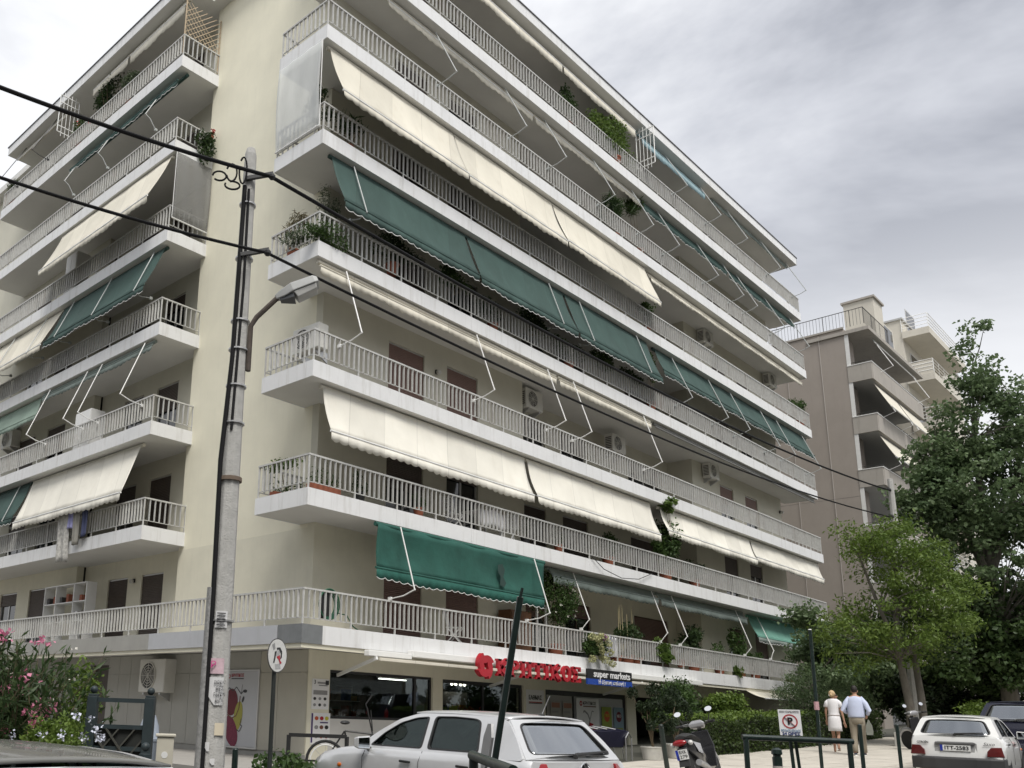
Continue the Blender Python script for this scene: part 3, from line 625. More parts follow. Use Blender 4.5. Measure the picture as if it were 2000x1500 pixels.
# ------------------------------------------------------------------ air conditioners
fanm = mat('dark_fan', (0.05, 0.05, 0.05), 0.6)
acm = mat('ac_casing', (0.66, 0.65, 0.60), 0.5, var=0.05, vscale=4)
def ac_proto(w, h, d):
    """front faces -Y, body from y=0 (front) to d"""
    r = thing('air_conditioner', '', 'air conditioner')
    MB().box(-w/2, w/2, 0, d, 0, h).build('casing', acm, r, local=True, bevel=0.02)
    cx = -w*0.12; R0 = h*0.39
    MB().loft([[(cx+q*math.cos(t*math.pi/12), y, h/2+q*math.sin(t*math.pi/12)) for t in range(24)] for q, y in ((R0, -0.003), (R0, -0.004), (0.01, -0.005))], cap=False).build('fan_opening', fanm, r, local=True)
    mb = MB()
    for q in (R0*1.02, R0*0.8, R0*0.6, R0*0.4, R0*0.2):
        mb.tube([(cx+q*math.cos(t*math.pi/12), -0.012, h/2+q*math.sin(t*math.pi/12)) for t in range(25)], 0.006 if q < R0 else 0.012, 5)
    for t in range(8):
        mb.bar((cx, -0.016, h/2), (cx+R0*math.cos(t*math.pi/4), -0.016, h/2+R0*math.sin(t*math.pi/4)), 0.008, 0.008)
    mb.build('grille', acm, r, local=True)
    mb = MB()
    for i in range(7): mb.box(-w/2-0.004, -w/2+0.001, d*0.15, d*0.85, h*(0.16+0.1*i), h*(0.21+0.1*i))
    mb.build('side_vents', fanm, r, local=True)
    for s in (-w*0.32, w*0.32): MB().add([(s-0.02, 0.02, -0.003), (s+0.02, 0.02, -0.003), (s+0.02, d+0.13, -0.003), (s-0.02, d+0.13, -0.003), (s-0.02, 0.02, -0.04), (s+0.02, 0.02, -0.04), (s+0.02, d+0.13, -0.26), (s-0.02, d+0.13, -0.26)], [(0, 1, 2, 3), (7, 6, 5, 4), (0, 4, 5, 1), (1, 5, 6, 2), (2, 6, 7, 3), (3, 7, 4, 0)]).build('bracket', steel, r, local=True)
    return r
ac0 = ac_proto(0.88, 0.62, 0.32); used = False
def ac(label, loc, rz=0, sc=1.0):
    global used
    r = copy_tree(ac0) if used else ac0
    used = True; r.location = loc; r.rotation_euler = (0, 0, rz); r.scale = (sc, sc, sc); r['label'] = label; r['group'] = 'air conditioners on the balconies'
    return r
ac('air conditioner on the third floor left of the close pair of drop arms', (10.6, 1.25, 11.22), sc=1.05)
ac('air conditioner under the cable in the middle of the third floor', (16.2, 1.45, 11.08), sc=1.05)
ac('air conditioner on the right part of the third floor, left of two small windows', (22.9, 0.95, 11.38))
ac('air conditioner under the ceiling of the right fifth floor, nearer the middle', (23.2, 0.95, 17.36))
ac('air conditioner under the ceiling at the right end of the fifth floor', (30.0, 0.95, 17.36))
ac('air conditioner standing on the corner balcony of the third floor behind the street lamp', (0.72, 1.15, 10.13), math.radians(-88), 1.05)
ac('air conditioner at the far left of the third floor, left wing', (1.05, 19.2, 11.2), math.radians(-90), 1.1)
ac('large air conditioner on the grey ground-floor wall beside the utility pole', (1.02, 7.35, 1.95), math.radians(-90), 1.45)
# ------------------------------------------------------------------ pots, plants and household things on the balconies
lf_dark = leafmat('dark_leaf', (0.02, 0.042, 0.014), (0.065, 0.105, 0.036))
lf_mid = leafmat('mid_leaf', (0.03, 0.065, 0.016), (0.085, 0.14, 0.04))
lf_light = leafmat('light_leaf', (0.06, 0.115, 0.02), (0.15, 0.21, 0.055))
lf_grey = leafmat('grey_leaf', (0.05, 0.075, 0.04), (0.12, 0.15, 0.085))
lf_dry = leafmat('dry_leaf', (0.09, 0.08, 0.04), (0.16, 0.13, 0.06))
stemm = mat('stem', (0.10, 0.075, 0.045), 0.9)
fl_white = mat('white_petal', (0.75, 0.73, 0.66), 0.7, backlit=((0.8, 0.78, 0.7), 0.3))
fl_pink = mat('pink_petal', (0.72, 0.27, 0.40), 0.7, var=0.25, vscale=9, backlit=((0.75, 0.2, 0.35), 0.3))
fl_red = mat('red_petal', (0.55, 0.03, 0.03), 0.7)
fl_yel = mat('cream_petal', (0.62, 0.60, 0.33), 0.8, var=0.2, vscale=10)
def plant(name, label, base, r, top, n, size, m, pot=None, cat='plant', flowers=None, droop=0.0, aspect=0.5, lumps=6, spill=None, stems=3, flat=0.0):
    """leafy plant: base point, crown radii, crown centre height above base"""
    b = Vector(base); t = thing(name, label, cat, base); r = np.asarray(r, float)*np.ones(3)
    c = np.array([b.x, b.y, b.z+top]); pts = []
    for i in range(lumps):
        d = rng.normal(size=3); d /= np.linalg.norm(d)
        pts.append(blob_pts(n//lumps, c+d*r*0.55, r*rng.uniform(0.35, 0.6), 0.25))
    pts = np.concatenate(pts); leaves('foliage', pts, size, m, t, aspect=aspect, droop=droop, flat=flat)
    mb = MB()
    for i in range(stems):
        q = pts[rng.integers(len(pts))]; mb.tube([b, b+(Vector(q)-b)*0.5+Vector((0, 0, 0.05)), Vector(q)], [0.012, 0.009, 0.004], 5)
    mb.build('stem', stemm, t)
    if pot:
        pr, ph, pm = pot
        MB().lathe((b.x, b.y, b.z-ph), [(pr*0.72, 0), (pr*0.95, ph*0.86), (pr*1.06, ph*0.87), (pr*1.06, ph), (pr*0.9, ph), (pr*0.88, ph*0.9), (0.001, ph*0.9)], 14).build('pot', pm, t, smooth=True)
    if flowers:
        fm, fn, fs, fr = flowers
        fp = c+ (lambda d: d/np.linalg.norm(d, axis=1)[:, None])(rng.normal(size=(fn, 3)))*r*fr
        P_ = np.concatenate([q+rng.normal(size=(7, 3))*fs*0.45 for q in fp]); leaves('flowers', P_, fs, fm, t, aspect=0.9, kind='stuff')
    return t
def trough(label, x0, x1, y, z, m, pm=terra, cat='planter', nl=220, leaf=lf_mid, lh=0.18, lsize=0.07):
    t = thing('planter_box', label, cat, ((x0+x1)/2, y, z)); cy = y
    MB().box(x0, x1, cy-0.1, cy+0.1, z, z+0.17).build('trough', pm, t, bevel=0.01)
    pts = np.stack([rng.uniform(x0, x1, nl), rng.normal(cy, 0.07, nl), z+0.17+np.abs(rng.normal(0, lh, nl))], 1); leaves('foliage', pts, lsize, leaf, t)
    return t
FZ = [z+0.36 for z in ZB]
# fourth floor
plant('trailing_plant', 'bushy trailing succulent spilling over the white fourth-floor corner', (0.45, 0.10, 12.62), (0.85, 0.3, 0.34), 0.06, 1500, 0.085, lf_mid, droop=0.5, aspect=0.35, stems=8)
plant('trailing_plant', 'smaller tuft trailing along the side rail of the fourth-floor corner', (0.05, 0.95, 12.78), (0.25, 0.75, 0.22), 0.0, 800, 0.08, lf_grey, droop=0.4, aspect=0.35)
plant('spiky_plant', 'brownish spiky plant sticking above the side rail of the fourth-floor corner', (0.35, 1.35, 12.75), (0.28, 0.6, 0.38), 0.62, 420, 0.16, lf_dry, (0.16, 0.3, terra), aspect=0.14, droop=-0.5)
plant('feathery_shrub', 'tall feathery shrub behind the first green awning on the fourth floor', (0.95, 0.75, 12.7), (0.35, 0.35, 0.85), 1.15, 1300, 0.09, lf_grey, (0.2, 0.34, terra), aspect=0.2)
plant('climbing_plant', 'dark climber with small pale flowers under the first green awning', (2.9, 0.35, 13.0), (1.1, 0.28, 0.42), 0.45, 1100, 0.085, lf_dark, (0.18, 0.3, terra), flowers=(fl_white, 14, 0.03, 0.8))
plant('balcony_shrub', 'low dark shrub behind the fourth-floor rail under the middle green awning', (7.2, 0.35, 12.75), (0.8, 0.25, 0.3), 0.45, 600, 0.085, lf_dark, (0.17, 0.3, terra))
plant('balcony_shrub', 'low leafy plants behind the fourth-floor rail near the third green awning', (11.2, 0.35, 12.75), (1.1, 0.25, 0.32), 0.5, 800, 0.085, lf_mid, (0.17, 0.3, terra))
plant('climbing_plant', 'climber growing between the open and the half-lowered green awnings', (16.5, 0.3, 12.8), (0.35, 0.25, 0.9), 1.35, 750, 0.10, lf_mid, (0.17, 0.3, terra))
for i, (x, lab) in enumerate(((5.2, 'dark trailing greenery on the fourth-floor rail below the joint of the first green awnings'), (8.9, 'tangle of dark vines on the fourth-floor rail below the middle green awning'), (12.9, 'dark vines hanging over the fourth-floor rail below the third green awning'), (14.9, 'leafy vine at the end of the third green awning, behind the rail'))):
    plant('climbing_plant', lab, (x, 0.16, 12.9), (0.95, 0.2, 0.36), 0.42, 900, 0.09, lf_dark if i % 2 else lf_mid, None, stems=6, droop=0.3, flowers=(fl_white, 7, 0.025, 0.9) if i == 1 else None)
for i, (x, k, lab) in enumerate(((24.0, 0, 'dark leafy plants behind the first-floor rail under the mint awning'), (27.5, 0, 'dense dark plants at the right end of the first-floor rail'), (20.8, 0, 'small shrub in a tub right of the dark shrub on the first floor'), (19.2, 1, 'trailing plant on the second-floor rail right of the tall shrub'), (13.2, 1, 'weedy plants behind the second-floor rail left of the tall shrub'))):
    plant('balcony_shrub', lab, (x, 0.35, FZ[k]+0.34), (0.85, 0.28, 0.45), 0.4, 850, 0.105, lf_dark if i % 2 else lf_mid, (0.2, 0.33, terra), stems=4)
# fifth floor
plant('balcony_shrub', 'dark shrub behind the white mesh screen of the fifth-floor corner', (0.6, 0.8, 15.7), (0.4, 0.4, 0.65), 0.95, 900, 0.09, lf_dark, (0.2, 0.32, terra))
plant('palm_plant', 'small fan of pointed leaves under the first cream awning on the fifth floor', (1.3, 0.5, 15.75), (0.45, 0.35, 0.4), 0.8, 160, 0.42, lf_dark, (0.17, 0.34, terra), aspect=0.09)
plant('balcony_shrub', 'small plant at the end of the third cream awning on the fifth floor', (16.4, 0.3, 15.7), (0.4, 0.3, 0.4), 0.65, 420, 0.1, lf_mid, (0.17, 0.3, terra))
plant('balcony_shrub', 'feathery bush overhanging the right end of the fifth-floor balcony', (31.0, 0.25, 15.75), (0.75, 0.45, 0.5), 0.72, 1300, 0.12, lf_mid, (0.2, 0.32, terra), aspect=0.3)
# sixth and seventh floors
plant('dracaena', 'dracaena with spiky rosettes behind the sixth-floor rail', (14.6, 0.45, 18.75), (0.75, 0.4, 0.6), 0.95, 330, 0.55, lf_dark, (0.2, 0.34, terra), aspect=0.07, lumps=4)
plant('dracaena', 'second dracaena, taller, right of the first on the sixth floor', (16.2, 0.35, 18.75), (0.45, 0.35, 0.55), 1.75, 240, 0.5, lf_mid, (0.2, 0.34, terra), aspect=0.07, lumps=3)
plant('ivy_hedge', 'dense leafy ivy hedge on the top-floor rail left of the lattice', (14.5, 0.22, 21.75), (1.55, 0.38, 0.85), 0.85, 4200, 0.13, lf_light, (0.22, 0.36, terra), lumps=14, stems=6)
plant('balcony_shrub', 'dark plant behind the top-floor rail left of the ivy hedge', (11.6, 0.4, 21.75), (0.6, 0.3, 0.6), 0.85, 700, 0.11, lf_dark, (0.2, 0.36, terra))
plant('balcony_shrub', 'dark tree-like plant under the left roof', (0.45, 12.3, 21.75), (0.4, 1.0, 0.6), 1.35, 1500, 0.10, lf_dark, (0.22, 0.36, terra), stems=6)
plant('balcony_shrub', 'pale leafy plant right of the dark one under the left roof', (0.3, 10.4, 21.7), (0.3, 0.7, 0.4), 0.75, 800, 0.10, lf_grey, (0.2, 0.34, terra))
plant('flowering_plant', 'plant with a red flower at the left roof balcony near the lattice', (0.3, 13.9, 21.7), (0.3, 0.5, 0.35), 0.7, 500, 0.09, lf_mid, (0.2, 0.34, terra), flowers=(fl_red, 3, 0.09, 0.9))
plant('balcony_shrub', 'spiky shrub at the far left end of the top balcony', (0.3, 19.7, 21.8), (0.35, 0.5, 0.4), 0.8, 600, 0.14, lf_dark, (0.2, 0.36, terra), aspect=0.2)
plant('trailing_plant', 'dark plant hanging over the near end rail of the left sixth floor', (0.95, 6.66, 18.7), (0.42, 0.2, 0.55), -0.15, 1100, 0.10, lf_dark, droop=0.8, stems=7)
plant('flowering_plant', 'small pot of red flowers clipped beside the pier, left sixth floor', (1.22, 6.70, 19.05), (0.1, 0.1, 0.1), 0.12, 90, 0.06, lf_mid, (0.08, 0.13, terra), flowers=(fl_red, 4, 0.05, 0.9))
# second floor
trough('terracotta trough of plants on the side rail of the second-floor corner', 0.25, 1.25, 1.55, 6.40, None)
trough('long terracotta trough at the front of the second-floor corner balcony', 0.25, 1.15, 0.25, 6.40, None, leaf=lf_mid)
plant('balcony_shrub', 'light green plant above the side rail of the second-floor corner', (0.35, 1.25, 6.7), (0.25, 0.6, 0.24), 0.42, 700, 0.075, lf_light)
for i, (x, lab) in enumerate(((1.9, 'weedy pot plant behind the second-floor rail, first from the corner'), (4.0, 'weedy pot plant behind the second-floor rail, left of the folding chairs'), (8.6, 'weedy pot plant behind the second-floor rail, right of the white tablecloth'), (10.3, 'pot plant climbing the second-floor rail below the gap between the ivory awnings'))):
    plant('pot_plant', lab, (x, 0.3, 6.66), (0.3, 0.18, 0.32), 0.22, 330, 0.07, lf_mid if i % 2 else lf_dark, (0.14, 0.26, terra if i % 2 else blackm))
plant('balcony_tree', 'tall mixed shrub breaking through the awning line on the second floor', (17.0, 0.35, 6.75), (0.95, 0.45, 1.15), 1.25, 2600, 0.14, lf_mid, (0.25, 0.38, terra), stems=9, lumps=9)
plant('balcony_tree', 'pale green magnolia sprig at the top of the second-floor shrub', (16.9, 0.0, 7.6), (0.55, 0.3, 0.25), 1.45, 260, 0.2, lf_light, lumps=4)
# first floor
plant('jasmine', 'large jasmine bush with white blossoms on the first floor', (10.4, 0.55, 3.75), (1.15, 0.5, 0.95), 1.35, 4200, 0.085, lf_mid, (0.24, 0.38, terra), lumps=12, stems=6, flowers=(fl_white, 30, 0.045, 1.05))
hy = plant('hydrangea', 'hydrangea with greenish cream flower heads hanging over the shop fascia', (11.5, -0.02, 3.72), (0.65, 0.25, 0.4), 0.1, 900, 0.12, lf_mid, droop=0.3)
mb = MB()
for i in range(15):
    c_ = (rng.uniform(10.85, 12.15), -0.2+rng.uniform(-0.05, 0.05), rng.uniform(3.35, 4.12)); leaves('flower_head', blob_pts(110, c_, rng.uniform(0.08, 0.115), 0.8), 0.05, mat('hydrangea_flower', (0.50, 0.50, 0.27), 0.9, var=0.3, vscale=16, backlit=((0.5, 0.5, 0.27), 0.25)), hy, aspect=0.9)
leaves('flower_head', blob_pts(110, (12.35, -0.15, 3.28), 0.10, 0.8), 0.05, MATS['hydrangea_flower'], hy, aspect=0.9)
leaves('flower_head', blob_pts(110, (11.75, -0.22, 4.02), 0.10, 0.8), 0.05, mat('mauve_flower', (0.36, 0.20, 0.31), 0.9, var=0.3, vscale=16), hy, aspect=0.9)
plant('tomato_plant', 'staked tomato plant with bare canes behind the first-floor rail', (14.4, 0.45, 3.7), (0.75, 0.35, 0.55), 0.7, 1500, 0.10, lf_dark, (0.2, 0.34, terra), stems=5)
t = thing('bamboo_canes', 'thin bamboo canes rising from the staked tomato plant', 'canes', (14.2, 0.45, 3.4))
for dx in (-0.35, -0.2, -0.08, 0.2, 0.55): MB().tube([(14.2+dx, 0.45, 3.4), (14.2+dx+rng.uniform(-.05, .05), 0.45, 5.15+rng.uniform(-.2, .15))], 0.010, 5).build('cane', mat('bamboo', (0.42, 0.36, 0.2), 0.8), t)
plant('vine', 'light green vine trailing over the first-floor rail right of the tomato plant', (15.8, 0.08, 4.0), (0.7, 0.15, 0.28), 0.1, 600, 0.10, lf_light, droop=0.4)
plant('big_leaf_plant', 'plant with broad pale leaves poking through the first-floor rail', (16.0, 0.0, 3.5), (0.45, 0.2, 0.3), 0.2, 130, 0.24, lf_light, None, aspect=0.8)
plant('balcony_shrub', 'dark shrub in the shade of the first floor left of the mint awning', (19.3, 0.6, 3.7), (0.9, 0.4, 0.55), 0.8, 1300, 0.12, lf_dark, (0.22, 0.34, terra))
plant('balcony_shrub', 'leafy shrub with a pole in front of the mint awning', (22.6, 0.35, 3.7), (0.7, 0.35, 0.9), 0.9, 1500, 0.12, lf_mid, (0.22, 0.34, terra))
plant('pot_plant', 'variegated plant low on the first-floor rail below the mint awning', (21.6, -0.02, 3.5), (0.4, 0.2, 0.3), 0.15, 330, 0.13, lf_light)
plant('pot_plant', 'weedy pot plant in the middle of the first-floor rail', (17.6, 0.25, 3.75), (0.5, 0.2, 0.22), 0.42, 360, 0.10, lf_grey, (0.15, 0.26, terra))
for i, x in enumerate((13.35, 13.95, 14.6, 15.2)):
    t = thing('flower_pot', ['terracotta pot', 'reddish terracotta pot', 'wide terracotta pot', 'dark pot'][i]+' behind the first-floor rail, '+['first', 'second', 'third', 'fourth'][i]+' right of the striped cloth', 'pot', (x, 0.28, 3.37))
    MB().lathe((x, 0.28, 3.37), [(0.13, 0), (0.19, 0.19), (0.21, 0.19), (0.21, 0.24), (0.18, 0.24), (0.17, 0.2), (0.001, 0.2)], 14).build('pot', terra if i < 3 else blackm, t, smooth=True)
    leaves('foliage', blob_pts(90, (x, 0.28, 3.7), (0.2, 0.14, 0.14), 0.2), 0.09, lf_mid, t)
# hose reel, chairs, table, cloths, cabinet, shelves
t = thing('garden_hose', 'coiled green garden hose hung on the first-floor corner wall', 'hose', (1.55, 1.2, 3.9)); mb = MB(); 
for q in range(4): mb.tube([(0.98+(0.30-0.02*q)*math.cos(a*math.pi/12), 0.22+0.03*q, 3.92+(0.34-0.02*q)*math.sin(a*math.pi/12)) for a in range(25)], 0.016, 6)
mb.tube([(1.2, 0.2, 3.75), (1.5, 0.2, 3.72), (1.75, 0.25, 3.5), (2.0, 0.3, 3.42)], 0.014, 6)
mb.build('coil', mat('green_hose', (0.02, 0.12, 0.06), 0.45), t, smooth=True)
MB().box(0.85, 1.1, 0.30, 0.36, 3.6, 4.2).build('holder', blackm, t)
def folding_chair(label, x, y, z, rz, m):
    t = thing('chair', label, 'chair', (x, y, z), rz)
    mb = MB()
    for i in range(5): mb.box(-0.21, 0.21, -0.2+i*0.085, -0.13+i*0.085, 0.44, 0.465)
    mb.build('seat', m, t, local=True)
    mb = MB()
    for i in range(4): mb.box(-0.2, 0.2, 0.19+i*0.012, 0.21+i*0.012, 0.56+i*0.1, 0.63+i*0.1)
    for s in (-0.21, 0.21): mb.bar((s, 0.16, 0.44), (s, 0.26, 0.96), 0.03, 0.03)
    mb.build('backrest', m, t, local=True)
    for s in (-0.2, 0.2):
        MB().bar((s, -0.22, 0), (s, 0.18, 0.46), 0.03, 0.03).build('leg', m, t, local=True); MB().bar((s*0.9, 0.24, 0), (s*0.9, -0.18, 0.46), 0.03, 0.03).build('leg', m, t, local=True)
    return t
folding_chair('white slatted folding chair left of the covered table, second floor', 5.7, 0.55, 6.36, math.radians(80), whitem)
folding_chair('white slatted folding chair right of the covered table, second floor', 8.05, 0.55, 6.36, math.radians(-80), whitem)
t = thing('balcony_table', 'small table under a white cloth between two folding chairs, second floor', 'table', (6.9, 0.5, 6.36))
MB().box(6.4, 7.45, 0.2, 0.85, 7.04, 7.07).build('tabletop', whitem, t)
for x in (6.45, 7.4):
    for y in (0.25, 0.8): MB().box(x-.02, x+.02, y-.02, y+.02, 6.36, 7.04).build('leg', whitem, t)
MB().grid(lambda u, v: (6.36+1.12*u, 0.165+0.02*math.sin(u*22), 7.08-0.42*v-0.04*math.sin(u*9)) if True else 0, 30, 4).build('tablecloth', mat('white_linen', (0.78, 0.78, 0.80), 0.9, var=0.05, vscale=4), t, smooth=True, solid=0.004)
folding_chair('white metal garden chair on the first floor above the shop sign', 5.7, 0.5, 3.36, math.radians(30), whitem)
t = thing('wooden_cabinet', 'brown wooden cabinet beside the jasmine on the first floor', 'cabinet', (9.1, 0.9, 3.36))
MB().box(8.5, 9.5, 0.75, 1.2, 3.36, 4.6).build('carcass', mat('brown_wood', (0.16, 0.075, 0.035), 0.65, var=0.25, vscale=4, stretch=(6, 6, 0.6)), t, bevel=0.01)
MB().box(8.53, 8.985, 0.735, 0.749, 3.42, 4.56).build('door', MATS['brown_wood'], t); MB().box(9.0, 9.47, 0.735, 0.749, 3.42, 4.56).build('door', MATS['brown_wood'], t)
t = thing('metal_frame', 'light metal frame standing between the cabinet and the jasmine', 'frame', (9.7, 0.6, 3.36)); mb = MB()
for x in (9.55, 10.0): mb.bar((x, 0.6, 3.36), (x, 0.6, 4.85), 0.05, 0.05)
mb.bar((9.55, 0.6, 4.83), (10.0, 0.6, 4.83), 0.05, 0.05); mb.build('frame', alu, t)
def cloth(name, label, ax, s0, s1, o, z0, z1, m, wav=0.03, cat='laundry', skew=0.0):
    t = thing(name, label, cat, P(ax, (s0+s1)/2, o, z0)); ph = random.uniform(0, 6)
    MB().grid(lambda u, v: P(ax, s0+(s1-s0)*u+skew*v, o+wav*math.sin(u*11+ph)*(0.3+v), z1-(z1-z0)*v+0.02*math.sin(u*5+ph)), 18, 8).build('cloth', m, t, smooth=True, solid=0.004)
    return t
cloth('striped_cloth', 'blue and white cloth hung inside the first-floor rail by the hydrangea', 'R', 12.15, 12.85, -0.14, 3.5, 4.13, mat('blue_white_cloth', (0.42, 0.46, 0.62), 0.9, var=0.3, vscale=3, stretch=(3, 3, 0.2)))
cloth('white_cloth', 'narrow white cloth right of the blue one on the first-floor rail', 'R', 12.9, 13.2, -0.14, 3.55, 4.13, MATS['white_linen'])
cloth('patterned_towel', 'long grey patterned towel hanging over the left second-floor rail', 'L', 10.95, 11.65, 0.10, 5.75, 7.35, mat('patterned_towel', (0.44, 0.43, 0.40), 0.9, var=0.55, vscale=9), skew=-0.12)
cloth('laundry_shirt', 'lilac garment on the drying rack beside the patterned towel', 'L', 10.6, 10.95, 0.12, 6.75, 7.28, mat('lilac_cloth', (0.32, 0.32, 0.55), 0.9, var=0.1))
cloth('laundry_trousers', 'grey-beige trousers on the drying rack', 'L', 10.15, 10.6, 0.14, 6.2, 7.28, mat('beige_cloth', (0.26, 0.25, 0.22), 0.9, var=0.15), skew=-0.08)
cloth('laundry_jeans', 'dark blue jeans on the drying rack nearest the pier', 'L', 9.7, 10.1, 0.12, 6.4, 7.25, mat('navy_cloth', (0.06, 0.07, 0.14), 0.9, var=0.15))
t = thing('drying_rack', 'wire drying rack holding the laundry outside the left second-floor rail', 'drying rack', P('L', 11.5, 0.1, 7.3)); mb = MB()
for o_ in (0.06, 0.14, 0.22): mb.tube([P('L', 9.4, o_, 7.3), P('L', 14.2, o_, 7.3)], 0.008, 5)
for s in (9.4, 14.2): mb.tube([P('L', s, -0.05, 7.3), P('L', s, 0.24, 7.3)], 0.01, 5)
mb.build('wires', steel, t)
t = thing('shelf_unit', 'white open shelf unit on the left first-floor balcony', 'shelves', (1.0, 12.6, 3.36)); mb = MB()
for y in (11.2, 12.0, 13.2, 14.0): MB().box(0.85, 1.2, y-0.02, y+0.02, 3.36, 5.3).build('upright', whitem, t)
for z in (3.5, 4.1, 4.7, 5.28): MB().box(0.85, 1.2, 11.2, 14.0, z-0.014, z+0.014).build('shelf', whitem, t)
for i in range(12):
    y = 11.35+0.22*i; h = random.uniform(0.12, 0.3); MB().box(0.92, 1.12, y, y+0.15, 4.716 if i % 2 else 4.116, (4.716 if i % 2 else 4.116)+h).build('stored_item', [darksh, terra, whitem, fanm][i % 4], t)
t = thing('storage_cabinet', 'pale cabinet on the left fifth-floor balcony under the steep cream awning', 'cabinet', (0.6, 13.6, 15.36))
MB().box(0.3, 0.8, 13.2, 14.0, 15.36, 17.15).build('carcass', whitem, t, bevel=0.01); MB().box(0.285, 0.299, 13.23, 13.59, 15.42, 17.1).build('door', whitem, t); MB().box(0.285, 0.299, 13.61, 13.97, 15.42, 17.1).build('door', whitem, t)
t = thing('balcony_cabinet', 'white cabinet on the left third-floor balcony between two drop arms', 'cabinet', (0.6, 11.3, 9.36))
MB().box(0.25, 0.75, 10.9, 11.9, 9.36, 10.75).build('carcass', whitem, t, bevel=0.01); MB().box(0.235, 0.249, 10.93, 11.38, 9.42, 10.7).build('door', whitem, t); MB().box(0.235, 0.249, 11.42, 11.87, 9.42, 10.7).build('door', whitem, t)
# lattice dividers
def lattice(label, ax, s, o0, o1, z0, z1, m, dia=False, step=0.16):
    t = thing('lattice_screen', label, 'lattice', P(ax, s, (o0+o1)/2, z0)); mb = MB()
    for o in (o0, o1): mb.bar(P(ax, s, o, z0), P(ax, s, o, z1), 0.03, 0.03, (1, 1, 0))
    for z in (z0, z0+0.25, z1-0.3, z1): mb.bar(P(ax, s, o0, z), P(ax, s, o1, z), 0.03, 0.03)
    mb.build('frame', m, t)
    n = int((o1-o0)/step)
    for i in range(1, n+1):
        o = o0+(o1-o0)*i/(n+1); MB().bar(P(ax, s, o, z0-0.15), P(ax, s, o, z1+0.15), 0.016, 0.016, (1, 1, 0)).build('bar', m, t)
    return t
lattice('white metal lattice sticking out beside the ivy hedge on the top floor', 'R', 16.35, -0.3, 0.42, 22.2, 23.75, rodw)
lattice('white metal lattice sticking out from the left top balcony', 'L', 14.45, -0.3, 0.45, 22.2, 23.75, rodw)
t = thing('wood_trellis', 'diamond wooden trellis at the near end of the left top balcony', 'trellis', (0.7, 6.9, 22.1)); tm = mat('pale_wood', (0.48, 0.38, 0.26), 0.8, var=0.1)
for i in range(-5, 9):
    for sg in (1, -1):
        u0 = i*0.19; a = (u0, 0.0); b = (u0+1.3*sg, 1.3) if sg == 1 else (u0+0.0, 0)
        x0, z0_ = u0, 0.0; x1, z1_ = u0+sg*1.35, 1.35
        # clip to the panel 0..1.35
        tt0 = max(0.0, (0-x0)/(x1-x0) if sg == 1 else (x0-1.35)/(x0-x1)); tt1 = min(1.0, (1.35-x0)/(x1-x0) if sg == 1 else x0/(x0-x1))
        if sg == -1: tt0 = max(0.0, (x0-1.35)/1.35); tt1 = min(1.0, x0/1.35)
        if tt1-tt0 < 0.08: continue
        q0 = (x0+(x1-x0)*tt0, 1.35*tt0); q1 = (x0+(x1-x0)*tt1, 1.35*tt1); yy = 6.86+(0.008 if sg == 1 else 0)
        MB().bar((0.05+q0[0], yy, 22.1+q0[1]), (0.05+q1[0], yy, 22.1+q1[1]), 0.006, 0.022).build('lath', tm, t)
for x in (0.04, 1.36): MB().bar((x, 6.86, 21.5), (x, 6.86, 23.5), 0.03, 0.03).build('post', tm, t)
# wall lamps
def wall_lamp(label, ax, s, o, z):
    t = thing('wall_lamp', label, 'lamp', P(ax, s, o, z)); MB().ball(P(ax, s, o+0.11, z-0.03), 0.075, 10, 7).build('globe', mat('frosted_globe', (0.55, 0.54, 0.5), 0.4), t, smooth=True)
    pbox(MB(), ax, s-0.05, s+0.05, o, o+0.05, z-0.06, z+0.06).build('back_plate', blackm, t)
wall_lamp('wall lamp between the two third-floor roller shutters', 'R', 5.8, -1.30, 11.1)
wall_lamp('wall lamp between the two left first-floor shutters', 'L', 9.85, -1.72, 5.3)
wall_lamp('wall lamp right of the first-floor doors above the shop', 'R', 8.6, -1.30, 4.95)
wall_lamp('white lamp at the right end wall of the third floor', 'R', 30.4, -1.30, 11.35)
t = tag(MB().tube([(11.5, -0.04, 6.5), (12.2, -0.08, 6.15), (13.2, -0.1, 6.0), (14.3, -0.09, 6.1), (15.3, -0.05, 6.42)], 0.012, 6).build('loose_cable', blackm, smooth=True), 'black cable looping down over the second-floor fascia', 'cable')
# ------------------------------------------------------------------ ground floor: supermarket
paint_w = mat('shop_white_panel', (0.62, 0.61, 0.58), 0.6, var=0.05, vscale=2)
shopglass = glassmat('shop_glass', (0.62, 0.65, 0.64), 0.01, 0.0, 0.22)
darkframe = mat('dark_shop_frame', (0.022, 0.022, 0.024), 0.4)
redp = mat('sign_red', (0.40, 0.010, 0.022), 0.35, var=0.08, vscale=4)
blackp = mat('sign_black', (0.012, 0.012, 0.013), 0.4)
bluep = mat('sign_blue', (0.015, 0.06, 0.33), 0.4)
whitep = mat('sign_white', (0.80, 0.80, 0.80), 0.45)
greyd = mat('print_grey', (0.28, 0.28, 0.28), 0.7)
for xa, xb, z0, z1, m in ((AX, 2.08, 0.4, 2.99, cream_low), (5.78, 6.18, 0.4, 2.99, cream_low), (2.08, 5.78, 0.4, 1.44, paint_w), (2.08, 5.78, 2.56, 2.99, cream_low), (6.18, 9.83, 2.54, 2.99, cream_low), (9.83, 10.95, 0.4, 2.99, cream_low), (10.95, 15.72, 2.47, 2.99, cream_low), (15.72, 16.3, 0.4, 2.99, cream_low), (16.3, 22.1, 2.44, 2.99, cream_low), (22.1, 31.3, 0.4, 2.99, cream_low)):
    MB().box(xa, xb, DY, DY+0.25, z0, z1).build('wall', m, apt)
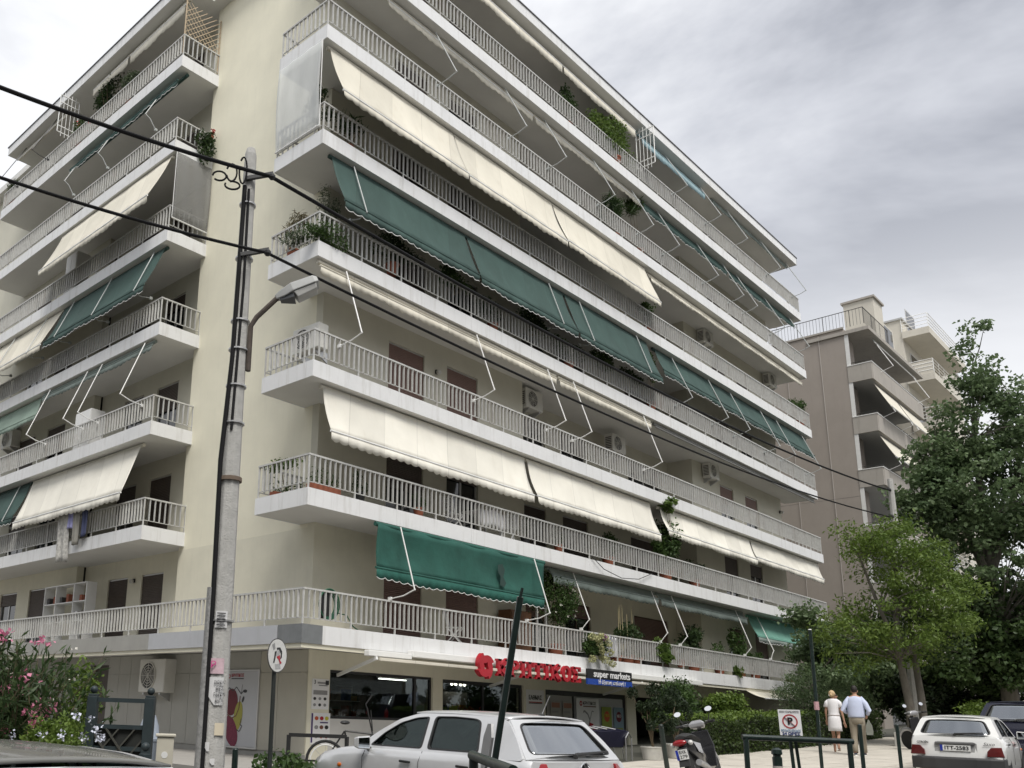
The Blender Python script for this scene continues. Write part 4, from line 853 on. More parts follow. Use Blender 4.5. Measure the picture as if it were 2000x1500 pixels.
MB().box(AX, AX+0.25, DY+0.25, 10.35, 0.4, 2.99).build('wall', greyp, apt); MB().box(AX, AX+0.25, 11.5, 26, 0.4, 2.99).build('wall', greyp, apt); MB().box(AX, AX+0.25, 10.35, 11.5, 2.75, 2.99).build('wall', greyp, apt)
d = MB().box(AX+0.15, AX+0.2, 10.35, 11.5, 0.5, 2.75).build('door', darksh, apt); MB().box(AX+0.1, AX+0.15, 11.3, 11.36, 1.4, 1.6).build('handle', steel, d)
side_wall = MB().box(AX-0.01, AX, 1.3, 10.3, 0.45, 0.62).build('plinth', greyp, apt)
clad = mat('grey_wall_panel', (0.40, 0.395, 0.36), 0.7, var=0.05, vscale=2, streak=0.22, streak_col=(0.28, 0.27, 0.25))
clad2 = mat('beige_wall_panel', (0.47, 0.45, 0.38), 0.7, var=0.05, vscale=2, streak=0.18, streak_col=(0.33, 0.31, 0.27))
ys = [1.32, 2.35, 3.05, 4.55, 5.3, 6.05, 6.8, 7.55, 8.3, 9.05, 9.7, 10.3]
for a, b in zip(ys, ys[1:]):
    MB().box(AX-0.022, AX-0.001, a+0.006, b-0.006, 0.66, 2.46).build('cladding_panel', clad2 if b < 3.2 else clad, apt)
    MB().box(AX-0.012, AX-0.001, a+0.006, b-0.006, 2.47, 2.98).build('cladding_panel', clad2 if b < 3.2 else clad, apt)
# shop room
rm = mat('shop_room', (0.10, 0.095, 0.09), 0.9); mb = MB()
mb.box(1.7, 16.0, 7.0, 7.2, 0.5, 3.0); mb.box(1.65, 1.8, 1.56, 7.0, 0.5, 3.0); mb.box(16.0, 16.2, 1.56, 7.0, 0.5, 3.0); mb.box(16.3, 22.3, 4.6, 4.8, 0.5, 3.0); mb.box(22.1, 22.3, 1.56, 4.6, 0.5, 3.0)
mb.build('room_wall', rm, apt)
MB().box(1.7, 16.2, 1.56, 7.0, 0.5, 0.54).build('shop_floor', mat('shop_tiles', (0.25, 0.24, 0.22), 0.3), apt)
MB().box(1.7, 30, 2.46, 7.2, 3.0, 3.09).build('ceiling', rm, apt)
def shopwin(x0, x1, z0, z1, fr=0.07, mull=()):
    mb = MB(); y = DY+0.06
    mb.box(x0, x1, y, y+0.06, z1-fr, z1); mb.box(x0, x1, y, y+0.06, z0, z0+fr); mb.box(x0, x0+fr, y, y+0.06, z0+fr, z1-fr); mb.box(x1-fr, x1, y, y+0.06, z0+fr, z1-fr)
    for q in mull: mb.box(q-0.04, q+0.04, y, y+0.06, z0+fr, z1-fr)
    o = mb.build('shop_window', darkframe, apt); cuts = [x0+fr]+[q for q in mull]+[x1-fr]
    for a, b in zip(cuts, cuts[1:]): MB().box(a+(0.04 if a in mull else 0), b-(0.04 if b in mull else 0), y+0.025, y+0.033, z0+fr, z1-fr).build('pane', shopglass, o)
    return o
shopwin(2.08, 5.78, 1.44, 2.56, 0.06, (5.15,))
shopwin(6.18, 9.83, 0.54, 2.54, 0.09, (8.0,))
w3 = shopwin(10.95, 15.72, 0.54, 2.47, 0.14, (12.55,))
MB().box(5.2, 5.6, 1.42, 1.46, 1.5, 2.5).build('window_panel', greyd, apt)
# shelves with goods
prods = [mat('pack_%d' % i, c, 0.5) for i, c in enumerate(((0.5, 0.42, 0.05), (0.5, 0.1, 0.04), (0.1, 0.22, 0.06), (0.45, 0.43, 0.4), (0.05, 0.1, 0.3), (0.5, 0.25, 0.06), (0.2, 0.08, 0.05)))]
def shelf(label, x0, x1, y, zs, n):
    t = thing('shop_shelf', label, 'shelf', ((x0+x1)/2, y, 0.54))
    MB().box(x0, x1, y+0.3, y+0.33, 0.54, 2.3).build('back_panel', greyd, t)
    for z in zs: MB().box(x0, x1, y, y+0.3, z-0.02, z).build('board', whitem, t)
    for z in zs:
        x = x0
        while x < x1-0.1:
            w_ = random.uniform(0.07, 0.22); h = random.uniform(0.12, 0.3); MB().box(x, min(x+w_, x1), y+0.02, y+0.2, z, z+h).build('packet', random.choice(prods), t); x += w_+random.uniform(0.0, 0.06)
shelf('shelf of packets behind the left shop window', 2.6, 5.0, 3.2, (1.1, 1.5, 1.9), 14)
shelf('shelf of goods deeper in the shop behind the left window', 3.2, 6.0, 5.2, (1.2, 1.7), 14)
shelf('shelf of orange and red goods behind the shop door', 7.2, 9.6, 2.9, (0.9, 1.3, 1.7), 14)
t = thing('fruit_display', 'heap of orange and red fruit behind the shop door', 'fruit display', (8.4, 2.2, 0.54))
MB().box(7.7, 9.3, 2.0, 2.5, 0.54, 1.35).build('stand', mat('dark_wood', (0.08, 0.05, 0.03), 0.7), t)
mb = MB(); mr = MB()
for i in range(70): (mb if i % 3 else mr).ball((random.uniform(7.75, 9.25), random.uniform(2.02, 2.45), 1.38+random.uniform(0, 0.55)*(1-abs((i % 20)-10)/12)), 0.06, 7, 5)
mb.build('oranges', mat('orange_fruit', (0.45, 0.13, 0.015), 0.5), t, smooth=True, kind='stuff'); mr.build('apples', mat('red_fruit', (0.30, 0.02, 0.015), 0.4), t, smooth=True, kind='stuff')
lampm = mat('lit_tube', (0.9, 0.9, 0.9), 0.5, emit=((1.0, 0.97, 0.9), 4.0))
bulbm = mat('lit_bulb', (0.9, 0.9, 0.8), 0.5, emit=((1.0, 0.9, 0.72), 9.0))
for i, (x0, x1, y, z) in enumerate(((5.6, 6.6, 4.2, 2.68), (6.9, 8.2, 4.4, 2.60), (3.4, 4.6, 3.9, 2.72))):
    t = thing('tube_light', ['short fluorescent tube above the shop counter', 'long fluorescent tube on the shop ceiling to the right', 'fluorescent tube near the left shop window'][i], 'light', ((x0+x1)/2, y, z))
    MB().box(x0, x1, y-0.05, y+0.05, z+0.03, z+0.08).build('housing', whitem, t); MB().tube([(x0+.05, y, z), (x1-.05, y, z)], 0.016, 8).build('tube', lampm, t)
t = thing('spot_lights', 'row of four warm spot bulbs inside the shop door', 'light', (8.95, 3.0, 2.5)); MB().box(8.5, 9.35, 2.97, 3.03, 2.58, 2.62).build('track', blackm, t)
for x in (8.6, 8.78, 9.02, 9.2): MB().ball((x, 2.98, 2.52), 0.042, 8, 6).build('bulb', bulbm, t, smooth=True)
# sign: white cassette awning, red letters, logo, black/blue box
t = thing('shop_awning', 'closed white cassette awning along the shop front under the red letters', 'awning', (10, 0.0, 2.9))
for a, b in ((1.85, 3.28), (3.3, 6.7), (6.72, 11.0), (13.4, 18.2)): MB().box(a, b, -0.20, -0.035, 2.90 if a > 2 else 2.84, 3.055 if a > 2 else 2.97).build('cassette', whitem, t, bevel=0.015)
MB().box(2.1, 9.0, -0.32, -0.24, 2.74, 2.81).build('front_bar', cream_cloth, t, bevel=0.01); MB().box(9.02, 15.4, -0.32, -0.24, 2.74, 2.81).build('front_bar', cream_cloth, t, bevel=0.01)
for x in (2.3, 8.2, 14.2): MB().bar((x-0.25, -0.25, 2.80), (x, 1.28, 2.44), 0.05, 0.07).build('arm', whitem, t)
sign = thing('shop_sign', 'red raised letters spelling ΚΡΗΤΙΚΟΣ with a round red emblem', 'sign', (8.2, -0.25, 2.85))
word = 'ΚΡΗΤΙΚΟΣ'; xs0 = 6.36; wd = [0.50, 0.42, 0.50, 0.47, 0.23, 0.50, 0.46, 0.43]; x = xs0; tot = 10.28-xs0; gp = (tot-sum(wd))/7
serif = True
for ch, w_ in zip(word, wd):
    # heavy slab letters built from strokes
    z0, z1 = 2.63, 3.06; H = z1-z0; mb = MB(); yb, yf = -0.27, -0.35
    def S(u0, u1, v0, v1): mb.box(x+u0*w_, x+u1*w_, yf, yb, z0+v0*H, z0+v1*H)
    def Dg(a, b, th=0.13): mb.bar((x+a[0]*w_, (yf+yb)/2-0.001, z0+a[1]*H), (x+b[0]*w_, (yf+yb)/2-0.001, z0+b[1]*H), 0.078, th, upv=(0, 0, 1) if abs(b[0]-a[0]) > 0.1 else (1, 0, 0))
    if ch == 'Κ': S(0.08, 0.34, 0, 1); S(0, 0.42, 0, 0.12); S(0, 0.42, 0.88, 1); Dg((0.32, 0.5), (0.88, 0.96)); Dg((0.36, 0.55), (0.9, 0.05), 0.15); S(0.7, 1.0, 0, 0.1); S(0.68, 0.98, 0.9, 1)
    if ch == 'Ρ':
        S(0.08, 0.36, 0, 1); S(0, 0.46, 0, 0.12); S(0, 0.2, 0.88, 1)
        mb.prism([(0.3, 1), *[(0.62+0.34*math.sin(a*math.pi/8), 0.72+0.28*math.cos(a*math.pi/8)) for a in range(9)], (0.3, 0.44)], [[(0.36, 0.86), *[(0.55+0.14*math.sin(a*math.pi/6), 0.72+0.13*math.cos(a*math.pi/6)) for a in range(7)], (0.36, 0.58)]], lambda u, v, q: (x+u*w_, yf-0.002+q, z0+v*H), 0.078)
    if ch == 'Η': S(0.08, 0.34, 0, 1); S(0.66, 0.92, 0, 1); S(0, 0.42, 0, 0.12); S(0, 0.42, 0.88, 1); S(0.58, 1, 0, 0.12); S(0.58, 1, 0.88, 1); S(0.3, 0.7, 0.43, 0.6)
    if ch == 'Τ': S(0.36, 0.64, 0, 1); S(0.24, 0.76, 0, 0.12); S(0, 1, 0.84, 1); S(0, 0.12, 0.68, 0.85); S(0.88, 1, 0.68, 0.85)
    if ch == 'Ι': S(0.2, 0.8, 0, 1); S(0, 1, 0, 0.12); S(0, 1, 0.88, 1)
    if ch == 'Ο': mb.prism([(0.5+0.5*math.cos(a*math.pi/12), 0.5+0.52*math.sin(a*math.pi/12)) for a in range(24)], [[(0.5+0.2*math.cos(a*math.pi/12), 0.5+0.34*math.sin(a*math.pi/12)) for a in range(24)]], lambda u, v, q: (x+u*w_, yf+q, z0+v*H), 0.08)
    if ch == 'Σ': S(0, 1, 0.86, 1); S(0, 1, 0, 0.14); S(0.88, 1, 0.7, 0.88); S(0.88, 1, 0.12, 0.3); Dg((0.1, 0.9), (0.52, 0.5), 0.15); Dg((0.1, 0.1), (0.52, 0.5), 0.15)
    mb.build('letter', redp, sign); x += w_+gp
emb = MB(); cxl, czl = 5.84, 2.84
ring = []
for i in range(4):
    a0 = math.radians(90*i+20)
    pts = [(0.335*math.cos(a0+q), 0.335*math.sin(a0+q)) for q in np.linspace(0, math.radians(88), 9)]
    ring += [(0.255*math.cos(a0-0.02), 0.255*math.sin(a0-0.02))]+[(r_*math.cos(a0+q), r_*math.sin(a0+q)) for q, r_ in zip(np.linspace(0, math.radians(86), 9), np.linspace(0.335, 0.25, 9))]
hole = [(r_*math.cos(math.radians(45*i+10)), r_*math.sin(math.radians(45*i+10))) for i in range(8) for r_ in ((0.125 if i % 2 else 0.07),)]
emb.prism(ring, [hole], lambda u, v, q: (cxl+u, -0.40+q, czl+v), 0.14); emb.build('emblem', redp, sign)
sb = thing('sign_box', 'black and blue sign box reading super markets', 'sign', (12.15, -0.1, 2.85))
MB().box(10.56, 13.07, -0.38, -0.33, 2.775, 3.05).build('upper_panel', blackp, sb); MB().box(10.56, 13.07, -0.381, -0.33, 2.61, 2.773).build('lower_panel', bluep, sb)
text('lettering', 'super markets', 0.27, (11.92, -0.387, 2.915), (1, 0, 0), (0, 0, 1), whitep, sb, width=2.05, bold=0.006)
text('lettering', 'Η έξυπνη επιλογή !', 0.15, (11.9, -0.388, 2.69), (1, 0, 0), (0, 0, 1), whitep, sb, width=1.5, bold=0.002)
text('lettering', 'ΠΑΝΤΟΥ', 0.05, (6.5, -0.1, 2.6), (1, 0, 0), (0, 0, 1), whitep, sign) if False else None
# posters
def poster(name, label, ax, s0, s1, o, z0, z1, m=None, cat='poster'):
    t = thing(name, label, cat, P(ax, (s0+s1)/2, o, z0)); pbox(MB(), ax, s0, s1, o, o+0.012, z0, z1).build('sheet', m or whitep, t); return t
def disc(t, ax, s, o, z, rs, rz_, m, name='print', n=20, rot=0):
    vs = []
    for k in range(n):
        a = 2*math.pi*k/n; u = rs*math.cos(a); v = rz_*math.sin(a); vs.append(P(ax, s+u*math.cos(rot)-v*math.sin(rot), o, z+u*math.sin(rot)+v*math.cos(rot)))
    return MB().add(vs, [tuple(range(n))]).build(name, m, t)
def patch(t, ax, s0, s1, o, z0, z1, m, name='print'): return MB().add([P(ax, s0, o, z0), P(ax, s1, o, z0), P(ax, s1, o, z1), P(ax, s0, o, z1)], [(0, 1, 2, 3)]).build(name, m, t)
def stroke(t, ax, pts, o, wdt, m, name='print'):
    mb = MB()
    for (a, b), (c, d_) in zip(pts, pts[1:]):
        dx, dz = c-a, d_-b; ln = math.hypot(dx, dz) or 1; nx, nz_ = -dz/ln*wdt/2, dx/ln*wdt/2
        mb.add([P(ax, a+nx, o, b+nz_), P(ax, a-nx, o, b-nz_), P(ax, c-nx, o, d_-nz_), P(ax, c+nx, o, d_+nz_)], [(0, 1, 2, 3)])
    return mb.build(name, m, t)
wine = mat('print_wine', (0.13, 0.01, 0.02), 0.6); maroon = mat('print_maroon', (0.17, 0.012, 0.045), 0.6, var=0.6, vscale=28); olive = mat('print_olive', (0.36, 0.34, 0.06), 0.6); brownp = mat('print_brown', (0.16, 0.06, 0.035), 0.6)
yelp = mat('print_yellow', (0.55, 0.52, 0.05), 0.6); limep = mat('print_lime', (0.26, 0.33, 0.06), 0.6); skyp = mat('print_sky', (0.22, 0.32, 0.38), 0.6); orp = mat('print_orange', (0.5, 0.09, 0.03), 0.6); purp = mat('print_purple', (0.06, 0.03, 0.14), 0.6)
posterw = mat('poster_white', (0.50, 0.51, 0.53), 0.5, var=0.02)
XL = (0, -1, 0)      # reading direction on the left facade
t = poster('wall_poster', 'large white wall poster of dark red fruit on the grey side wall', 'L', 3.08, 4.52, -AX+0.03, 0.70, 2.50, posterw); o = -AX+0.046
t2 = thing('poster_frame', 'thin grey frame around the fruit poster', 'frame', P('L', 3.8, -AX+.03, .7)); mb = MB()
for a, b, c, e_ in ((3.03, 3.075, 0.66, 2.54), (4.525, 4.57, 0.66, 2.54)): pbox(mb, 'L', a, b, -AX+0.024, -AX+0.055, c, e_)
mb.build('side', alu, t2); mb = MB(); pbox(mb, 'L', 3.08, 4.52, -AX+0.024, -AX+0.055, 0.655, 0.695); pbox(mb, 'L', 3.08, 4.52, -AX+0.024, -AX+0.055, 2.505, 2.54); mb.build('rail', alu, t2)
disc(t, 'L', 4.10, o, 1.75, 0.26, 0.33, wine); disc(t, 'L', 3.80, o+.001, 1.42, 0.17, 0.36, olive, rot=0.15); disc(t, 'L', 4.06, o+.002, 1.05, 0.24, 0.40, maroon, rot=-0.5); stroke(t, 'L', [(4.3, 2.0), (4.22, 2.1), (4.05, 2.02), (3.92, 2.12), (3.72, 1.95), (3.6, 2.05)], o+.003, 0.022, blackp)
stroke(t, 'L', [(3.72, 1.95), (3.68, 2.18)], o+.003, 0.014, blackp); disc(t, 'L', 3.56, o+.003, 2.02, 0.075, 0.04, blackp); disc(t, 'L', 3.63, o+.003, 1.82, 0.04, 0.08, blackp, rot=0.4); stroke(t, 'L', [(3.75, 1.9), (3.78, 1.6), (3.88, 1.42), (4.05, 1.36), (4.25, 1.45)], o+.004, 0.03, brownp)
stroke(t, 'L', [(3.66, 1.36), (3.7, 1.22), (3.62, 1.18), (3.72, 1.05), (3.85, 1.1)], o+.004, 0.02, blackp)
disc(t, 'L', 4.25, o+.001, 2.38, 0.055, 0.055, redp, 'emblem'); disc(t, 'L', 4.25, o+.002, 2.38, 0.025, 0.025, posterw, 'emblem_eye'); text('lettering', 'ΚΡΗΤΙΚΟΣ', 0.11, P('L', 3.9, o+.003, 2.40), XL, (0, 0, 1), redp, t, width=0.5); patch(t, 'L', 3.65, 4.15, o+.002, 2.31, 2.335, blackp)
# pillar posters
t = poster('offer_poster', 'grey printed offers sheet at the top of the corner pillar', 'R', 1.52, 2.05, -DY+0.0, 1.64, 2.33, whitep); o = -DY+0.016
text('lettering', '3', 0.13, (1.60, 1.283, 2.25), (1, 0, 0), (0, 0, 1), blackp, t); patch(t, 'R', 1.68, 1.98, o, 2.22, 2.26, greyd); patch(t, 'R', 1.72, 2.0, o, 2.17, 2.195, greyd); patch(t, 'R', 1.93, 2.04, o+.001, 2.2, 2.3, blackp); patch(t, 'R', 1.56, 2.0, o, 1.97, 2.07, greyd)
for i in range(6): disc(t, 'R', 1.61+0.16*(i % 3), o, 1.88-0.14*(i//3), 0.045, 0.035, greyd if i % 2 else darkgap)
t = poster('offer_poster', 'coloured offers sheet below the grey one on the corner pillar', 'R', 1.52, 2.12, -DY+0.0, 0.86, 1.56, whitep)
patch(t, 'R', 1.53, 1.58, o, 0.9, 1.55, purp)
for i, m in enumerate((orp, redp, yelp, greyd, brownp, blackp, greyd, orp, redp)): disc(t, 'R', 1.69+0.16*(i % 3), o, 1.44-0.2*(i//3), 0.06, 0.045, m)
patch(t, 'R', 1.8, 2.05, o, 1.33, 1.36, purp)
t = poster('side_sign', 'white panel reading ΕΛΘΜΑΣ above a dark blue panel beside the shop door', 'R', 9.95, 10.85, -DY+0.0, 1.72, 2.43, whitep, 'sign'); text('lettering', 'ΕΛΘΜΑΣ', 0.17, (10.4, 1.283, 2.2), (1, 0, 0), (0, 0, 1), blackp, t, width=0.66, bold=0.004); patch(t, 'R', 10.07, 10.75, o, 2.06, 2.085, redp); patch(t, 'R', 10.07, 10.75, o, 2.03, 2.052, blackp)
pbox(MB(), 'R', 9.95, 10.85, -DY+0.0, -DY+0.013, 1.2, 1.719).build('lower_panel', mat('navy_panel', (0.012, 0.012, 0.09), 0.5), t); text('lettering', 'Η έξυπνη', 0.11, (10.4, 1.28, 1.55), (1, 0, 0), (0, 0, 1), greyd, t, width=0.6)
for i, x in enumerate((11.25, 11.9)):
    t = poster('notice_poster', ['left', 'right'][i]+' pale notice sheet in the left shop poster window', 'R', x, x+0.52, -DY-0.03, 1.5, 2.15, mat('notice_paper', (0.36, 0.35, 0.32), 0.7)); patch(t, 'R', x+0.04, x+0.48, -DY-0.016, 1.95, 2.1, mat('print_salmon', (0.33, 0.17, 0.12), 0.7)); patch(t, 'R', x+0.04, x+0.4, -DY-0.016, 1.8, 1.86, greyd); patch(t, 'R', x+0.25, x+0.42, -DY-0.016, 1.55, 1.72, greyd)
t = poster('window_backing', 'white poster panels filling the right shop window', 'R', 12.62, 15.55, -DY-0.075, 0.62, 2.32, posterw)
t = poster('window_backing', 'greyish poster panels filling the left part of the poster window', 'R', 11.1, 12.48, -DY-0.075, 0.62, 2.32, mat('poster_grey', (0.40, 0.40, 0.38), 0.6))
t = poster('window_poster', 'white window poster with a red and grey fruit drawing', 'R', 12.66, 13.98, -DY-0.03, 0.7, 2.28, whitep); o = -DY-0.015
disc(t, 'R', 12.92, o, 2.12, 0.08, 0.08, redp, 'emblem'); disc(t, 'R', 12.92, o+.001, 2.12, 0.035, 0.035, whitep, 'emblem_eye'); text('lettering', 'ΚΡΗΤΙΚΟΣ', 0.13, (13.42, 1.312, 2.13), (1, 0, 0), (0, 0, 1), blackp, t, width=0.76); patch(t, 'R', 13.05, 13.8, o+.001, 2.02, 2.05, brownp)
stroke(t, 'R', [(13.35, 1.45), (13.42, 1.62), (13.3, 1.8), (13.1, 1.9), (13.05, 1.84)], o, 0.06, greyd); stroke(t, 'R', [(13.42, 1.62), (13.55, 1.9), (13.65, 1.88)], o+.001, 0.03, greyd); stroke(t, 'R', [(13.35, 1.48), (13.6, 1.42), (13.78, 1.2), (13.84, 0.95)], o, 0.16, redp); stroke(t, 'R', [(13.86, 1.4), (13.92, 1.1), (13.86, 0.85)], o+.002, 0.05, blackp); stroke(t, 'R', [(12.85, 1.3), (12.88, 1.5), (13.0, 1.6), (13.1, 1.54)], o, 0.06, greyd); disc(t, 'R', 13.35, o, 0.98, 0.32, 0.2, brownp)
for i, x in enumerate((14.15, 14.9)):
    t = poster('window_poster', ['green', 'blue and green'][i]+' flyer with a red badge in the right shop window', 'R', x, x+0.6, -DY-0.03, 1.12, 2.05, limep if i == 0 else skyp); disc(t, 'R', x+0.3, o, 1.75, 0.17, 0.17, orp if i == 0 else wine); text('lettering', 'ΝΕΑ' if i == 0 else 'ΝΕΟ', 0.13, (x+0.3, 1.31, 1.77), (1, 0, 0), (0, 0, 1), yelp if i == 0 else whitep, t); patch(t, 'R', x+0.05, x+0.55, o, 1.15, 1.4, yelp if i == 0 else limep)
t = poster('yellow_notice', 'small yellow notice behind the shop door glass', 'R', 7.3, 7.65, -2.0, 1.5, 1.88, yelp)
text('lettering', '18-20', 0.16, (19.0, 1.292, 2.72), (1, 0, 0), (0, 0, 1), blackp, apt, width=0.7)
# right end: low cream awning over the garden flat
t = thing('awning', 'low cream awning just above the hedge at the right end of the ground floor', 'awning', (25.5, 0, 2.9))
MB().grid(lambda u, v: (22.3+6.5*u, 0.1-0.75*v, 2.93-0.30*v-0.05*math.sin(math.pi*v)), 14, 6).build('fabric', cream_cloth, t, smooth=True, solid=0.005); MB().tube([(22.3, -0.65, 2.62), (28.8, -0.65, 2.62)], 0.03, 8).build('front_bar', whitem, t)
MB().tube([(28.9, -0.62, 2.66), (28.9, -0.66, 2.3), (29.1, -0.7, 2.0)], 0.03, 6).build('arm', whitem, t)
# ------------------------------------------------------------------ taupe neighbour beyond the garden
taupe = mat('taupe_render', (0.315, 0.28, 0.248), 0.9, var=0.07, vscale=0.8, bump=0.1, bscale=40, streak=0.16, streak_col=(0.225, 0.19, 0.165))
taupe2 = mat('taupe_parapet', (0.36, 0.335, 0.30), 0.9, var=0.08, vscale=1, streak=0.4, streak_col=(0.15, 0.14, 0.13))
reveal = mat('white_reveal', (0.66, 0.66, 0.64), 0.8, var=0.05)
beige = mat('beige_render', (0.56, 0.53, 0.46), 0.9, var=0.06, vscale=1, streak=0.18, streak_col=(0.33, 0.31, 0.27))
greyw = mat('grey_balcony_wall', (0.40, 0.40, 0.39), 0.9, var=0.05)
nb = thing('taupe_building', 'taupe apartment block with solid balcony parapets behind the trees', 'building', (39, 0.3, 1.5))
mb = MB(); mb.box(39, 40.4, 0.3, 16, 1.0, 23.1); mb.build('wall', taupe, nb)
MB().box(40.4, 60, 1.9, 16, 1.0, 23.0).build('wall', greyw, nb)
MB().box(38.93, 39.0, 0.3, 16, 23.1, 23.2).build('coping', taupe2, nb)
PT = [20.85, 17.93, 14.98, 11.95, 8.98, 6.05]
for i, zt in enumerate(PT):
    pz = zt-0.93
    mb = MB(); mb.box(39.06, 48.3, -0.8, 1.89, pz, pz+0.2); b = mb.build('balcony_slab', greyw, nb)
    mb = MB(); mb.box(38.96, 39.08, -0.88, 0.29, pz-0.01, zt); mb.box(39.08, 48.3, -0.90, -0.78, pz-0.012, zt-0.002); mb.box(48.2, 48.32, -0.78, 1.9, pz, zt-0.004); mb.build('parapet', taupe2, b)
    mb = MB(); mb.box(38.94, 39.10, -0.92, 0.29, zt, zt+0.045); mb.box(39.10, 48.34, -0.92, -0.76, zt, zt+0.043); mb.build('coping', reveal, b)
    MB().box(39.0, 39.06, 0.24, 0.302, zt+0.046, zt+1.99).build('reveal', reveal, b)
    mb = MB()
    for x in (39.3, 41.9): mb.tube([(x, -0.84, zt+0.04), (x, -0.84, zt+0.17)], 0.012, 5)
    mb.tube([(39.0, 0.25, zt+0.17), (39.05, -0.84, zt+0.17), (48.2, -0.84, zt+0.17)], 0.018, 6); mb.build('handrail', blackm, b)
    for x0, x1 in ((41.2, 42.6), (44.2, 46.0)):
        w_ = MB().box(x0, x1, 1.86, 1.898, pz+0.2, pz+2.3).build('balcony_door', whitem, nb); MB().box(x0+0.08, (x0+x1)/2-0.03, 1.85, 1.859, pz+0.25, pz+2.2).build('pane', glassd, w_); MB().box((x0+x1)/2+0.03, x1-0.08, 1.85, 1.859, pz+0.25, pz+2.2).build('pane', glassd, w_)
mb = MB(); mb.box(38.9, 49.0, -0.95, 2.2, 22.72, 22.92); mb.build('roof', taupe2, nb)
for y, r_ in ((1.6, 0.014), (3.4, 0.012)): MB().tube([(38.95, y, 1.2), (38.95, y-0.05, 12), (38.95, y, 23.0)], r_, 6).build('drain_pipe', mat('pale_pipe', (0.45, 0.42, 0.39), 0.7), nb)
for z in (13.6,): MB().box(38.996, 39.0, 0.3, 16, z, z+0.02).build('plaster_joint', mat('joint_grey', (0.2, 0.18, 0.165), 0.9), nb)
# white surround at the open corner of each loggia
mb = MB(); mb.box(38.985, 38.999, 0.10, 0.30, 5.2, 22.7); mb.build('corner_trim', reveal, nb)
def nb_awning(label, k, x0, x1, drop, out_):
    zt = PT[k]-0.93+2.92+0.0 if k else 22.7; zt = (PT[k-1]-0.95) if k else 22.68
    t = thing('awning', label, 'awning', ((x0+x1)/2, -0.6, zt))
    MB().grid(lambda u, v: (x0+(x1-x0)*u, -0.72-out_*v, zt-0.06-drop*v-0.03*math.sin(math.pi*v)), 12, 6).build('fabric', cream_cloth if drop > 0.5 else grey_cloth, t, smooth=True, solid=0.006)
    MB().tube([(x0, -0.72-out_, zt-0.06-drop), (x1, -0.72-out_, zt-0.06-drop)], 0.03, 6).build('front_bar', whitem, t)
    for x in (x0+0.4, x1-0.4): MB().tube([(x, -0.70, zt-0.08), (x, -1.5, zt-1.75), (x-0.1, -0.85, zt-2.0)], 0.022, 6).build('arm', rodw, t)
nb_awning('furled awning with white arms on the top balcony of the taupe block', 0, 40.2, 47.8, 0.25, 0.12)
nb_awning('left pale awning on the second balcony from the top of the taupe block', 1, 39.6, 43.5, 1.45, 0.7)
nb_awning('right pale awning on the second balcony from the top of the taupe block', 1, 43.8, 47.9, 1.45, 0.7)
nb_awning('left pale awning on the third balcony from the top of the taupe block', 2, 39.6, 43.5, 1.3, 0.65)
nb_awning('right pale awning on the third balcony from the top of the taupe block', 2, 43.8, 47.9, 1.3, 0.65)
# roof terrace of the taupe block
mb = MB(); zz = 23.2
def rail_run(mb, pts, z0, h, n_h=1, step=0.16):
    for a, b in zip(pts, pts[1:]):
        a = Vector((*a, 0)); b = Vector((*b, 0)); d = b-a; ln = d.length
        for i in range(n_h): zq = z0+h*(i+1)/n_h; mb.tube([a+Vector((0, 0, zq)), b+Vector((0, 0, zq))], 0.022, 5)
        if step:
            n = int(ln/step)
            for i in range(n+1): p = a+d*i/n; mb.tube([p+Vector((0, 0, z0)), p+Vector((0, 0, z0+h))], 0.009 if i % 8 else 0.02, 4, cap=False)
rail_run(mb, [(39.15, 8.2), (39.15, -0.7), (43.5, -0.7)], zz, 0.95, 1, 0.17); mb.build('terrace_railing', mat('dark_iron', (0.05, 0.048, 0.045), 0.6), nb)
MB().box(41.3, 49.0, 2.2, 12, 23.0, 24.1).build('penthouse', beige, nb)
mb = MB(); mb.box(41.3, 42.9, -0.70, 0.85, 22.93, 25.5); mb.build('stair_tower', beige, nb)
MB().box(41.2, 43.0, -0.80, 0.95, 25.5, 25.62).build('tower_cap', taupe2, nb)
w_ = MB().box(42.9, 46.2, -0.3, 0.6, 22.93, 25.1).build('penthouse_wall', beige, nb); MB().box(43.1, 45.9, -0.33, -0.301, 23.9, 24.95).build('window', glassd, w_)
t = thing('tv_antenna', 'rooftop television antenna on the taupe block', 'antenna', (40.2, 4.2, 23.2)); mb = MB(); mb.tube([(40.2, 4.2, 23.1), (40.2, 4.2, 25.9)], 0.025, 6); mb.build('mast', steel, t)
mb = MB(); mb.tube([(40.2, 3.6, 25.3), (40.2, 5.4, 25.3)], 0.015, 5); mb.tube([(40.2, 3.5, 26.1), (40.2, 4.6, 25.4)], 0.012, 5)
for i in range(6): mb.tube([(39.85, 3.7+0.3*i, 25.3), (40.55, 3.7+0.3*i, 25.3)], 0.009, 4)
mb.build('elements', steel, t)
